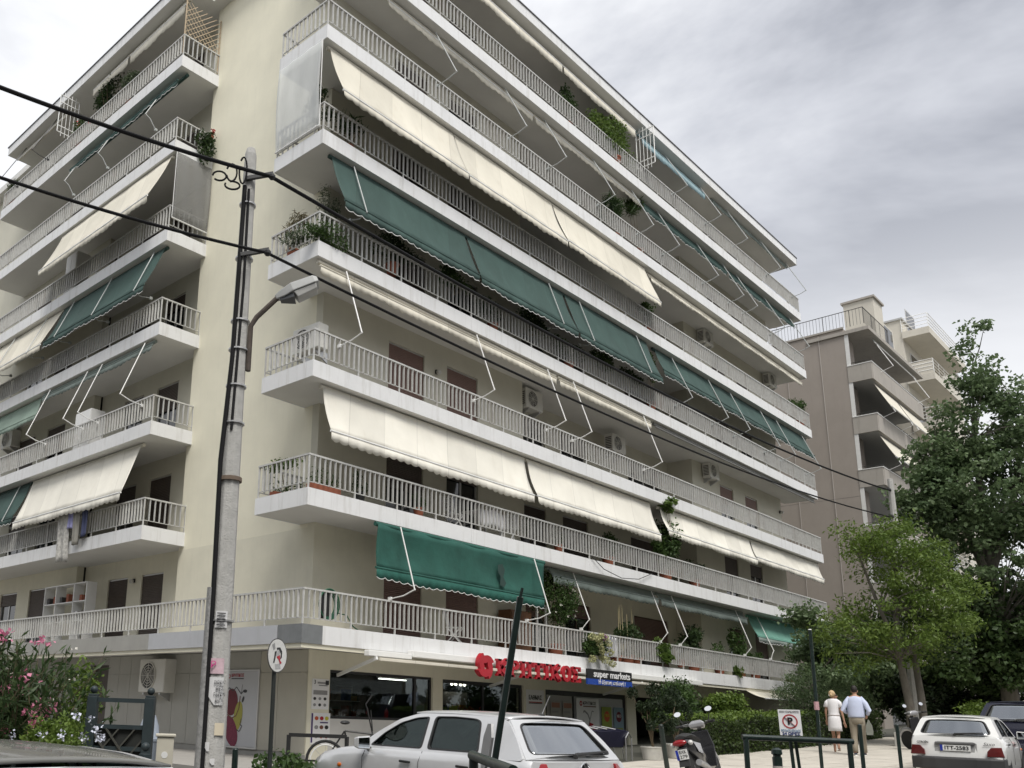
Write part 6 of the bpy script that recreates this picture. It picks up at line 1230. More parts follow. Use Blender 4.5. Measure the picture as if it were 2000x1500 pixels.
MB().box(0.03, 0.07, -0.34, 0.34, 0.775, 0.82).build('tailgate_handle', mat('grey_handle', (0.12, 0.12, 0.12), 0.5), car2, local=True, bevel=0.01)
plate(car2, (0.045, -0.0, 0.705), 0.52, 'ITT-2583', 0.115)
ORG[car2.name] = Vector((0, 0, 0))
text('badge', 'CITROËN', 0.055, (0.055, 0.56, 0.80), (0, -1, 0), (0.1, 0, 1), blackp, car2, width=0.20, depth=0.004, bold=0.002); text('badge', 'Saxo', 0.085, (0.055, -0.56, 0.80), (0, -1, 0), (0.1, 0, 1), blackp, car2, width=0.19, depth=0.004, shear=0.35)
for hx, hz in ((0.85, 0.80), (1.75, 0.80)): MB().loft([[(hx+a*s_, -(0.80+0.004), hz+b*s_) for a, b in ((-0.05, 0.05), (0.05, 0.05), (0.05, -0.01), (0, -0.06), (-0.05, -0.01))] for s_ in (1.0, 0.01)], cap=False).build('lock_flap', blackm, car2, local=True)
# dark car further up the street
suv = dict(golf); suv.update(paint=navy, bumperm=navy, roofm=navy)
suv['st'] = [(x, w_*1.03, zb+0.08, cr, xs) for x, w_, zb, cr, xs in golf['st']]
for kk in ('side',): suv[kk] = [(x, z+0.08+0.06*max(0, (z-0.96)/0.45)) for x, z in golf[kk]]
suv['wins'] = [[(x, z+0.08+0.06*max(0, (z-0.96)/0.45)) for x, z in w_] for w_ in golf['wins']]
suv.update(belt=1.04, yb=0.825, W=1.79, roof_f=(2.05, 1.52), roof_r=(0.54, 1.48), screen=[(2.98, 1.04)], tail_b=(0.17, 1.035), mirror=(2.70, 1.08))
car3, _, _ = make_car('parked_car', 'dark blue car with tinted rear window behind the white hatchback', (15.0, -9.5, 0.88), math.radians(6), suv)
MB().tube([(1.7, 0, 1.57), (1.5, 0.0, 1.85)], [0.01, 0.005], 6).build('antenna', blackm, car3, local=True)
# near car, only its roof in view
near = dict(golf); near.update(paint=silver2, bumperm=silver2, roofm=mat('dark_grey_roof', (0.15, 0.15, 0.14), 0.25, coat=0.6, var=0.05, vscale=4))  # roof panel in one even dark grey
car4, _, _ = make_car('parked_car', 'light silver car in the left foreground, only its dark roof and door tops showing', (-10.50, -10.76, -0.085), math.radians(88), near)
# ------------------------------------------------------------------ scooter
def scooter(label, loc, rz, lean, plate_txt=None, small=False):
    t = thing('motor_scooter', label, 'motorbike', loc, rz); t.rotation_euler = (lean, 0, rz); B = dict(local=True)
    for nm, x in (('rear_wheel', 0.0), ('front_wheel', 1.28)):
        w_ = MB(); w_.lathe((0, 0, 0), [(0.16, -0.05), (0.25, -0.055), (0.275, -0.02), (0.275, 0.02), (0.25, 0.055), (0.16, 0.05)], 22); w_.v = [(v[0]+x, v[2], v[1]+0.275) for v in w_.v]; wo = w_.build(nm, rubber, t, smooth=True, **B)
        r_ = MB(); r_.lathe((0, 0, 0), [(0.165, -0.045), (0.165, 0.045), (0.04, 0.05), (0.04, -0.05)], 18); r_.v = [(v[0]+x, v[2], v[1]+0.275) for v in r_.v]; r_.build('rim', steel, wo, smooth=True, **B)
    bm_ = mat('scooter_black', (0.02, 0.02, 0.022), 0.25, coat=0.5); sv = mat('scooter_silver', (0.42, 0.42, 0.43), 0.3, metal=0.4)
    def ring(x, w_, z0, z1): return [(x, -w_, (z0+z1)/2), (x, -w_*0.75, z1-0.02), (x, 0, z1), (x, w_*0.75, z1-0.02), (x, w_, (z0+z1)/2), (x, w_*0.7, z0), (x, -w_*0.7, z0)]
    MB().loft([ring(-0.30, 0.05, 0.66, 0.74), ring(-0.22, 0.12, 0.58, 0.77), ring(0.0, 0.17, 0.46, 0.76), ring(0.3, 0.18, 0.32, 0.72), ring(0.52, 0.15, 0.25, 0.60)]).build('tail_body', bm_, t, smooth=True, bevel=0.01, **B)
    MB().loft([ring(-0.24, 0.10, 0.76, 0.82), ring(-0.05, 0.15, 0.76, 0.87), ring(0.25, 0.15, 0.72, 0.84), ring(0.55, 0.12, 0.70, 0.78)]).build('seat', mat('scooter_seat', (0.025, 0.025, 0.025), 0.7), t, smooth=True, **B)
    for sd in (1, -1): MB().loft([[(-0.1, sd*0.165, 0.70), (0.2, sd*0.19, 0.66), (0.25, sd*0.185, 0.48), (0.05, sd*0.18, 0.52)], [(-0.1, sd*0.16, 0.70), (0.2, sd*0.18, 0.66), (0.25, sd*0.175, 0.48), (0.05, sd*0.17, 0.52)]]).build('side_panel', sv, t, **B)
    MB().loft([ring(0.5, 0.16, 0.22, 0.30), ring(0.85, 0.17, 0.22, 0.30)]).build('footboard', bm_, t, **B)
    MB().loft([[(0.86, -0.20, 0.25), (0.86, 0.20, 0.25), (0.96, 0.16, 0.25), (0.96, -0.16, 0.25)], [(0.94, -0.22, 0.62), (0.94, 0.22, 0.62), (1.05, 0.15, 0.62), (1.05, -0.15, 0.62)], [(0.98, -0.16, 0.92), (0.98, 0.16, 0.92), (1.08, 0.11, 0.92), (1.08, -0.11, 0.92)]]).build('leg_shield', bm_, t, bevel=0.02, **B)
    MB().tube([(1.28, 0, 0.28), (1.12, 0, 0.75), (1.03, 0, 1.0)], 0.04, 8).build('fork', bm_, t, **B)
    MB().tube([(1.28+0.31*math.cos(a), 0, 0.275+0.31*math.sin(a)) for a in np.linspace(0.3, 2.6, 9)], 0.06, 8).build('front_mudguard', sv, t, smooth=True, **B)
    MB().loft([[(0.93, -0.13, 0.98), (0.93, 0.13, 0.98), (1.08, 0.10, 0.95), (1.08, -0.10, 0.95)], [(0.92, -0.16, 1.05), (0.92, 0.16, 1.05), (1.10, 0.12, 1.04), (1.10, -0.12, 1.04)], [(0.95, -0.08, 1.11), (0.95, 0.08, 1.11), (1.08, 0.07, 1.10), (1.08, -0.07, 1.10)]]).build('dash_cowl', sv, t, bevel=0.02, **B)
    MB().tube([(0.88, 0.34, 1.04), (0.97, 0.15, 1.03), (0.97, -0.15, 1.03), (0.88, -0.34, 1.04)], 0.018, 8).build('handlebar', blackm, t, **B)
    for sd in (1, -1):
        MB().tube([(0.86, sd*0.36, 1.04), (0.91, sd*0.24, 1.04)], 0.024, 8).build('grip', rubber, t, **B); MB().tube([(0.98, sd*0.30, 1.06), (1.0, sd*0.16, 1.07)], 0.008, 5).build('brake_lever', steel, t, **B)
        m = MB(); m.tube([(0.94, sd*0.22, 1.05), (0.95, sd*0.28, 1.18), (0.94, sd*0.29, 1.25)], 0.008, 5); mo = m.build('mirror_stem', blackm, t, **B)
        v = [(0.925+0.045*math.sin(a*math.pi/8)*0.42, sd*0.29+0.065*math.cos(a*math.pi/8), 1.27+0.045*math.sin(a*math.pi/8)) for a in range(16)]; mm_ = MB(); mm_.add(v, [tuple(range(16))]); mm_.build('mirror_glass', mat('scooter_mirror', (0.88, 0.88, 0.88), 0.08, metal=1.0), mo, **B)
        MB().loft([[(p[0]+0.004, p[1], p[2]) for p in v], [(0.96, sd*0.29+(p[1]-sd*0.29)*0.7, 1.27+(p[2]-1.27)*0.7) for p in v]]).build('mirror_back', blackm, mo, **B)
        MB().ball((-0.25, sd*0.16, 0.68), 0.045, 8, 6).build('indicator', mat('clear_lens', (0.55, 0.54, 0.52), 0.2), t, smooth=True, **B)
    MB().ball((-0.29, 0.02, 0.70), 0.1, 12, 8, (0.4, 1.25, 0.55)).build('tail_light', lampred, t, smooth=True, **B)
    MB().loft([[(-0.28, -0.08, 0.62), (-0.28, 0.08, 0.62), (-0.2, 0.08, 0.62), (-0.2, -0.08, 0.62)], [(-0.40, -0.09, 0.30), (-0.40, 0.09, 0.30), (-0.34, 0.09, 0.30), (-0.34, -0.09, 0.30)]]).build('rear_mudguard', blackm, t, **B)
    if plate_txt: plate(t, (-0.37, 0, 0.50), 0.20, '', 0.17, two=plate_txt)
    MB().tube([(0.45, -0.16, 0.24), (0.1, -0.2, 0.28), (-0.22, -0.2, 0.34)], [0.03, 0.05, 0.055], 10).build('exhaust', steel, t, smooth=True, **B); MB().tube([(0.45, 0.12, 0.22), (0.40, 0.26, 0.02)], 0.014, 6).build('side_stand', blackm, t, **B)
    return t
scooter('black and silver motor scooter with Greek plate leaning on its stand beside the hedge', (3.2, -6.95, g(3.2)+0.02), math.radians(9), math.radians(-13), ('BXK', '1279'))
scooter('dark motor scooter half hidden behind the white hatchback', (17.3, -7.5, g(17.3)+0.02), math.radians(60), math.radians(-8))
# ------------------------------------------------------------------ barriers, posts and signs
def barrier(label, a, b, h, dia=0.06):
    a = Vector(a); b = Vector(b); t = thing('pipe_barrier', label, 'barrier', (a.x, a.y, a.z-h)); d = (b-a).normalized()
    MB().tube([a-d*0.04, b+d*0.04], dia/2, 12).build('rail', gk, t, smooth=True)
    for p in (a, b): MB().tube([p, p-Vector((0, 0, h))], dia/2*0.95, 12).build('post', gk, t, smooth=True)
    return t
barrier('dark green pipe barrier in front of the hedge carrying the no-parking sign', (-2.32, -10.17, 1.472), (-1.50, -10.96, 1.462), 1.12)
barrier('dark green pipe barrier end at the foot of the leaning green post', (-7.77, -10.66, 1.335), (-8.32, -11.36, 1.30), 1.2, 0.065)
def post(label, x, y, z0, z1, r, cap=None, tilt=(0, 0)):
    t = thing('street_post', label, 'post', (x, y, z0)); MB().tube([(x, y, z0), (x+tilt[0], y+tilt[1], z1)], r, 12).build('shaft', gk, t, smooth=True)
    MB().ball((x+tilt[0], y+tilt[1], z1), r*1.05, 10, 6, (1, 1, 0.5)).build('cap', cap or gk, t, smooth=True); return t
post('thin green post standing in front of the man in trousers', 2.02, -9.99, 0.4, 1.66, 0.028)
post('thin green post just left of the white hatchback', 5.88, -9.40, 0.6, 1.70, 0.030)
t = post('tall green street-sign post in front of the mint awning', 6.77, -7.78, 0.7, 3.52, 0.033, whitem); MB().lathe((6.77, -7.78, 1.95), [(0.043, 0), (0.047, 0), (0.047, 0.16), (0.043, 0.16)], 12).build('sticker', mat('pink_sticker', (0.5, 0.30, 0.32), 0.7, var=0.4, vscale=30), t)
t = post('short dark green post beside the utility pole foot', -4.46, -3.76, 0.2, 1.02, 0.045)
t = thing('bollard', 'short bollard with a pale band behind the green pipe barrier', 'bollard', (-3.11, -10.8, 0.3))
MB().lathe((-3.11, -10.8, 0.3), [(0.045, 0), (0.045, 1.0), (0.036, 1.0), (0.036, 1.02), (0.052, 1.03), (0.048, 1.07), (0.02, 1.09), (0.001, 1.09)], 16).build('shaft', gk, t, smooth=True, angle=30); MB().lathe((-3.11, -10.8, 1.17), [(0.045, 0), (0.0465, 0), (0.0465, 0.045), (0.045, 0.045)], 16).build('band', mat('pale_band', (0.42, 0.40, 0.36), 0.6), t)
# leaning post with a sign seen edge-on
t = thing('leaning_post', 'leaning dark green metal post in front of the silver hatchback', 'post', (-6.74, -9.85, 0.15)); topP = Vector((-6.92, -10.45, 2.50)); botP = Vector((-6.73, -9.82, 0.12))
MB().tube([botP, topP], 0.026, 12).build('shaft', gk, t, smooth=True); MB().tube([topP, topP+(topP-botP).normalized()*0.07+Vector((0.01, 0, 0))], 0.012, 6).build('tip', gk, t)
c = Vector((-6.79, -10.06, 1.36)); vdir = (c-CAM).normalized(); pl = Vector((vdir.x, vdir.y, 0)).normalized(); pl = (Matrix.Rotation(math.radians(10), 3, 'Z') @ pl); nz_ = Vector((-pl.y, pl.x, 0)); upv = (topP-botP).normalized()
sgn = thing('road_sign', 'small grey octagonal road sign seen edge-on on the leaning post', 'sign', c)
MB().prism([(0.2*math.cos(math.pi/8+k*math.pi/4), 0.2*math.sin(math.pi/8+k*math.pi/4)) for k in range(8)], [], lambda u, v, q: c+pl*(u+0.16)+upv*v+nz_*(q-0.01), 0.02).build('plate', mat('sign_back', (0.36, 0.36, 0.355), 0.5, metal=0.3, var=0.1, vscale=9), sgn)
# vandalised round sign
rs = thing('round_sign', 'round white road sign with torn black stickers on a dark pole', 'sign', (-4.97, -5.16, 0.28)); sx_, sy_, sz_ = -4.97, -5.16, 2.29; ang = math.atan2(CAM.y-sy_, CAM.x-sx_)+math.radians(55); nS = Vector((math.cos(ang), math.sin(ang), 0)); rS = Vector((0, 0, 1)).cross(nS); cS = Vector((sx_, sy_, sz_))+nS*0.04
MB().tube([(sx_, sy_, 0.25), (sx_, sy_, 2.12)], 0.030, 12).build('pole', mat('dark_pole', (0.018, 0.022, 0.02), 0.5, var=0.2, vscale=9), rs, smooth=True)
def dk(r, q, m, nm, n=28): return MB().loft([[cS+rS*r*math.cos(2*math.pi*k/n)+Vector((0, 0, r*math.sin(2*math.pi*k/n)))+nS*(q-0.006) for k in range(n)], [cS+rS*r*math.cos(2*math.pi*k/n)+Vector((0, 0, r*math.sin(2*math.pi*k/n)))+nS*q for k in range(n)]]).build(nm, m, rs)
dk(0.225, 0.0, mat('dark_rim', (0.05, 0.05, 0.05), 0.6), 'rim'); dk(0.212, 0.003, mat('scuffed_white', (0.66, 0.66, 0.64), 0.5, var=0.12, vscale=24), 'face')
def blot(poly, m, q): MB().add([cS+rS*u+Vector((0, 0, v))+nS*q for u, v in poly], [tuple(range(len(poly)))]).build('sticker', m, rs)
blot([(-0.03, 0.10), (0.05, 0.11), (0.10, 0.06), (0.10, -0.02), (0.06, -0.05), (0.07, 0.03), (0.02, 0.08), (-0.02, 0.07)], blackp, 0.005); blot([(-0.07, 0.05), (-0.03, 0.05), (-0.05, -0.04), (-0.07, -0.10), (-0.10, -0.10), (-0.08, -0.02)], blackp, 0.006); blot([(-0.03, -0.02), (0.05, 0.01), (0.06, -0.06), (0.10, -0.09), (0.06, -0.11), (0.02, -0.05)], redp, 0.007); blot([(-0.14, 0.13), (-0.08, 0.16), (-0.06, 0.09), (-0.10, 0.06)], greyd, 0.005); blot([(-0.05, 0.06), (0.05, 0.07), (0.05, 0.0), (0.0, -0.02), (-0.04, 0.0)], mat('torn_grey', (0.4, 0.4, 0.4), 0.8, var=0.3, vscale=40), 0.004); blot([(-0.06, -0.12), (0.06, -0.10), (0.08, -0.17), (-0.04, -0.18)], MATS['torn_grey'], 0.005)
# no-parking board
npb = thing('no_parking_sign', 'white no-parking board with a crossed-out P above the green barrier', 'sign', (-1.92, -10.55, 0.4)); cN = Vector((-1.905, -10.50, 1.645)); nN = Vector((CAM.x-cN.x, CAM.y-cN.y, 0)).normalized(); rN = Vector((0, 0, 1)).cross(nN); uN = (Vector((0, 0, 1))-rN*0.03).normalized()
def NB(u, v, q=0.0): return cN+rN*u+uN*v+nN*q
MB().prism([(-0.112, -0.14), (0.112, -0.14), (0.112, 0.14), (-0.112, 0.14)], [], lambda u, v, q: NB(u, v, q-0.008), 0.008).build('board', whitep, npb)
rp_ = mat('sign_red_print', (0.42, 0.05, 0.05), 0.6)
MB().prism([(0.078*math.cos(a*math.pi/16), 0.012+0.078*math.sin(a*math.pi/16)) for a in range(32)], [[(0.064*math.cos(a*math.pi/16), 0.012+0.064*math.sin(a*math.pi/16)) for a in range(32)]], lambda u, v, q: NB(u, v, 0.002+q), 0.001).build('red_ring', rp_, npb)
text('lettering', 'P', 0.105, NB(0, 0.012, 0.004), rN, uN, blackp, npb, depth=0.001, bold=0.004); MB().bar(NB(-0.052, 0.062, 0.006), NB(0.052, -0.038, 0.006), 0.002, 0.015, nN).build('red_slash', rp_, npb)
text('lettering', 'ΜΗΝ ΠΑΡΚΑΡΕΤΕ', 0.03, NB(0, 0.115, 0.003), rN, uN, greyd, npb, width=0.195, depth=0.001, bold=0.001); text('lettering', 'ΕΙΣΟΔΟΣ-ΕΞΟΔΟΣ', 0.03, NB(0, -0.088, 0.003), rN, uN, mat('light_blue_ink', (0.20, 0.30, 0.42), 0.7), npb, width=0.195, depth=0.001, bold=0.001); text('lettering', '24 ΩΡΕΣ', 0.04, NB(0, -0.122, 0.003), rN, uN, mat('dark_blue_ink', (0.05, 0.07, 0.18), 0.7), npb, width=0.18, depth=0.001, bold=0.002)
MB().tube([NB(-0.02, -0.14, -0.02), NB(-0.005, -1.2, -0.05)], 0.02, 8).build('leg', gk, npb); MB().tube([NB(0.03, -0.14, -0.02), NB(0.07, -1.2, -0.3)], 0.018, 8).build('leg', gk, npb)
# trellis planters
def trellis(label, a, b, h, trell=True):
    a = Vector(a); b = Vector(b); t = thing('trellis_planter', label, 'planter', a); d = b-a; ln = d.length; d.normalize(); nrm = Vector((-d.y, d.x, 0)); dm = mat('dark_blue_green_wood', (0.020, 0.032, 0.036), 0.55, var=0.2, vscale=9)
    for p in (a, b):
        MB().bar(p, p+Vector((0, 0, h)), 0.14, 0.14, d).build('post', dm, t, bevel=0.008); MB().bar(p+Vector((0, 0, h)), p+Vector((0, 0, h+0.03)), 0.125, 0.125, d).build('post_cap', dm, t, bevel=0.008); MB().ball(p+Vector((0, 0, h+0.09)), 0.055, 12, 8).build('finial', dm, t, smooth=True)
    for z in ((h-0.05, h-0.42, h-0.72) if trell else (h-0.08,)): MB().bar(a+d*0.05+Vector((0, 0, z)), b-d*0.05+Vector((0, 0, z)), 0.03, 0.06).build('rail', dm, t)
    if trell:
        for i in range(-1, 4):
            for sg in (1, -1):
                x0 = ln*(0.1+0.28*i); x1 = x0+0.55*sg; u0, u1 = (x0, x1); z0, z1 = h-1.15, h-0.45
                lo_, hi_ = 0.06, ln-0.06
                def cl(u, z, u2, z2): 
                    if u < lo_: r_ = (lo_-u)/(u2-u); return (lo_, z+(z2-z)*r_)
                    if u > hi_: r_ = (u-hi_)/(u-u2); return (hi_, z+(z2-z)*r_)
                    return (u, z)
                if (u0 < lo_ and u1 < lo_) or (u0 > hi_ and u1 > hi_): continue
                q0 = cl(u0, z0, u1, z1); q1 = cl(u1, z1, u0, z0)
                MB().bar(a+d*q0[0]+Vector((0, 0, q0[1]))+nrm*0.012*sg, a+d*q1[0]+Vector((0, 0, q1[1]))+nrm*0.012*sg, 0.02, 0.055, nrm).build('lath', mat('brown_green_lath', (0.055, 0.055, 0.046), 0.7, var=0.2, vscale=9), t)
    if trell: MB().bar(a+d*0.06+nrm*0.05+Vector((0, 0, h-0.80)), b-d*0.06+nrm*0.05+Vector((0, 0, h-0.80)), 0.02, 0.72).build('back_panel', mat('dark_backing', (0.018, 0.02, 0.018), 0.8), t)
    MB().bar((a+b)/2-d*ln*0.5+Vector((0, 0, 0.25))+nrm*0.25, (a+b)/2+d*ln*0.5+Vector((0, 0, 0.25))+nrm*0.25, 0.45, 0.46).build('trough', dm, t, bevel=0.01)
trellis('dark green trellis planter with ball finials left of the utility pole', (-6.06, -2.43, 0.25), (-5.47, -3.01, 0.25), 1.45)
t = thing('planter_post', 'low dark planter post with a ball finial in front of the trellis', 'planter', (-6.55, -4.70, 0.2)); dm = MATS['dark_blue_green_wood']
MB().bar((-6.55, -4.70, 0.15), (-6.55, -4.70, 1.02), 0.11, 0.11).build('post', dm, t, bevel=0.008); MB().ball((-6.55, -4.70, 1.10), 0.055, 12, 8).build('finial', dm, t, smooth=True); MB().bar((-7.05, -4.45, 0.75), (-6.6, -4.68, 0.75), 0.06, 0.3).build('trough', dm, t)
t = thing('utility_cabinet', 'beige utility cabinet on the pavement beside the trellis planter', 'cabinet', (-4.55, -2.1, 0.28)); cb = mat('beige_cabinet', (0.55, 0.52, 0.43), 0.6, var=0.06, vscale=5)
dcam = Vector((CAM.x+4.55, CAM.y+2.1, 0)).normalized(); rr_ = Vector((0, 0, 1)).cross(dcam); bb = Vector((-4.58, -2.12, 0.28))
MB().bar(bb, bb+Vector((0, 0, 0.85)), 0.26, 0.30, dcam).build('body', cb, t, bevel=0.01); MB().bar(bb+Vector((0, 0, 0.85)), bb+Vector((0, 0, 0.89)), 0.31, 0.35, dcam).build('lid', cb, t, bevel=0.01)
MB().loft([[bb+dcam*(0.135+q)+rr_*0.05*math.cos(k*math.pi/8)+Vector((0, 0, 0.58+0.05*math.sin(k*math.pi/8))) for k in range(16)] for q in (0.0, 0.02)]).build('meter', whitem, t)
t = thing('litter_bin', 'pale blue-grey domed bin behind the trellis post', 'bin', (-4.55, -1.66, 0.28)); MB().lathe((-4.6, -1.66, 0.28), [(0.15, 0), (0.17, 0.75), (0.18, 0.76), (0.18, 0.8), (0.17, 0.81), (0.15, 1.0), (0.09, 1.16), (0.001, 1.2)], 18).build('shell', mat('blue_grey_bin', (0.30, 0.34, 0.40), 0.4), t, smooth=True)
# bicycle-like folding scooter behind a black rack
t = thing('black_rack', 'black metal rack in front of the corner pillar', 'rack', (-2.2, -3.2, 0.4)); mb = MB()
ra, rb = Vector((-2.62, -2.78, 0)), Vector((-1.93, -3.45, 0))
for p in (ra, rb): MB().bar(p+Vector((0, 0, 0.38)), p+Vector((0, 0, 1.20)), 0.05, 0.05).build('post', blackm, t)
MB().bar(ra+Vector((0, 0, 1.20)), rb+Vector((0, 0, 1.20)), 0.05, 0.06).build('rail', blackm, t); MB().bar(ra+Vector((0, 0, 0.8)), rb+Vector((0, 0, 0.8)), 0.03, 0.03).build('rail', blackm, t)
t = thing('bicycle', 'black bicycle parked behind the rack, its stem and handlebar raised', 'bicycle', (-1.4, -2.9, 0.45)); bd = Vector((0.75, -0.66, 0)).normalized(); b0_ = Vector((-1.75, -2.75, 0.78))
for q, nm in ((0.0, 'rear_wheel'), (0.98, 'front_wheel')):
    cc = b0_+bd*q; w_ = MB().tube([cc+bd*0.32*math.cos(a*math.pi/12)+Vector((0, 0, 0.32*math.sin(a*math.pi/12))) for a in range(25)], 0.026, 8).build(nm, rubber, t, smooth=True); MB().tube([cc+bd*0.26*math.cos(a*math.pi/12)+Vector((0, 0, 0.26*math.sin(a*math.pi/12))) for a in range(25)], 0.012, 6).build('rim', whitem, w_, smooth=True)
    for k in range(8): MB().tube([cc, cc+bd*0.26*math.cos(k*math.pi/4)+Vector((0, 0, 0.26*math.sin(k*math.pi/4)))], 0.003, 4).build('spoke', steel, w_)
mb = MB(); f1 = b0_+bd*0.32+Vector((0, 0, 0.5)); f2 = b0_+bd*0.80+Vector((0, 0, 0.46)); bbk = b0_+bd*0.42+Vector((0, 0, -0.03))
for a, b in ((b0_, bbk), (b0_, f1), (bbk, f1), (bbk, f2), (f1, f2), (f2, b0_+bd*0.98)): mb.tube([a, b], 0.016, 7)
mb.build('frame', blackm, t); MB().tube([f2, f2-bd*0.10+Vector((0, 0, 0.42)), f2-bd*0.13+Vector((0, 0, 0.50)), f2-bd*0.02+Vector((0, 0, 0.66))], 0.013, 6).build('handlebar', blackm, t); MB().tube([f2+Vector((0, 0, 0.05)), f2-bd*0.04+Vector((0, 0, 0.40))], 0.010, 6).build('stem', blackm, t)
sd_ = MB(); sd_.ball(f1+Vector((0, 0, 0.14)), 0.1, 10, 6, (1, 0.7, 0.35)); sd_.build('saddle', blackm, t, smooth=True)
# shopping trolleys
t = thing('shopping_trolley', 'dark plastic shopping trolleys outside the poster window', 'trolley', (8.6, -1.9, 0.52)); tb = mat('dark_blue_plastic', (0.02, 0.02, 0.045), 0.5)
for i in range(3):
    x = 8.3+0.42*i; MB().loft([[(x-0.22, -2.1, 0.95), (x+0.22, -2.1, 0.95), (x+0.22, -1.6, 0.95), (x-0.22, -1.6, 0.95)], [(x-0.30, -2.2, 1.36+0.04*i), (x+0.36, -2.2, 1.36), (x+0.36, -1.5, 1.36), (x-0.30, -1.5, 1.36)]]).build('basket', tb, t, bevel=0.02)
    MB().tube([(x-0.32, -2.2, 1.40), (x-0.40, -1.85, 1.46), (x-0.32, -1.5, 1.40)], 0.016, 6).build('handle', steel, t)
    for y in (-2.1, -1.6): MB().tube([(x+0.15, y, 0.95), (x+0.25, y, 0.60), (x-0.3, y, 0.58)], 0.014, 6).build('leg', steel, t); MB().ball((x+0.2, y, 0.56), 0.045, 8, 6).build('castor', rubber, t)
MB().tube([(9.3, -2.2, 0.52), (9.3, -2.2, 1.2), (9.45, -2.2, 1.33), (9.6, -2.2, 1.2), (9.6, -2.2, 0.52)], 0.018, 6).build('parking_hoop', steel, t)
post('dark post leaning in front of the shopping trolleys', 5.6, -5.2, 0.6, 1.55, 0.05, tilt=(-0.25, -0.02))
# ------------------------------------------------------------------ people
skin = mat('skin', (0.42, 0.24, 0.16), 0.6, var=0.05, vscale=8)
def skinned(name, joints, edges, root, material, parent, sub=2):
    me = bpy.data.meshes.new(name); names = list(joints); me.from_pydata([joints[n][0] for n in names], [(names.index(a), names.index(b)) for a, b in edges], []); me.update()
    o = bpy.data.objects.new(name, me); col.objects.link(o); o.parent = parent
    sm = o.modifiers.new('skin', 'SKIN'); sm.use_smooth_shade = True
    lay = me.skin_vertices[0] if me.skin_vertices else None
    for i, n in enumerate(names):
        r = joints[n][1]; lay.data[i].radius = r if isinstance(r, tuple) else (r, r); lay.data[i].use_root = (n == root)
    q = o.modifiers.new('sub', 'SUBSURF'); q.levels = sub; q.render_levels = sub
    me.materials.append(material); return o
def ell(c, rx, ry, n=20, rot=0.0):
    return [(c[0]+rx*math.cos(2*math.pi*k/n)*math.cos(rot)-ry*math.sin(2*math.pi*k/n)*math.sin(rot), c[1]+rx*math.cos(2*math.pi*k/n)*math.sin(rot)+ry*math.sin(2*math.pi*k/n)*math.cos(rot), c[2]) for k in range(n)]
def garment(name, rings, m, parent, cap=False): return MB().loft([ell(*r) for r in rings], cap=cap).build(name, m, parent, local=True, smooth=True, angle=70, solid=0.008)
def hand(J, E, wrist, side, p, d):
    """palm and five curled fingers hanging from the wrist; p palm centre, d finger direction"""
    p = Vector(p); d = Vector(d).normalized(); s = Vector((0, 1, 0)) if abs(d.y) < 0.7 else Vector((1, 0, 0))
    J[side+'palm'] = (tuple(p), (0.032, 0.022)); E.append((wrist, side+'palm'))
    for i, (off, ln) in enumerate(((-0.027, 0.06), (-0.009, 0.075), (0.009, 0.08), (0.027, 0.07))):
        a = p+d*0.045+s*off; b = a+d*ln*0.6+Vector((0.008, 0, 0)); c = b+d*ln*0.5+Vector((0.018, 0, 0))
        J[f'{side}f{i}a'] = (tuple(a), 0.0095); J[f'{side}f{i}b'] = (tuple(b), 0.009); J[f'{side}f{i}c'] = (tuple(c), 0.0075)
        E += [(side+'palm', f'{side}f{i}a'), (f'{side}f{i}a', f'{side}f{i}b'), (f'{side}f{i}b', f'{side}f{i}c')]
    a = p-d*0.005+s*0.038+Vector((0.015, 0, 0)); b = a+d*0.045+Vector((0.022, 0, 0)); J[side+'t0'] = (tuple(a), 0.011); J[side+'t1'] = (tuple(b), 0.009); E += [(side+'palm', side+'t0'), (side+'t0', side+'t1')]
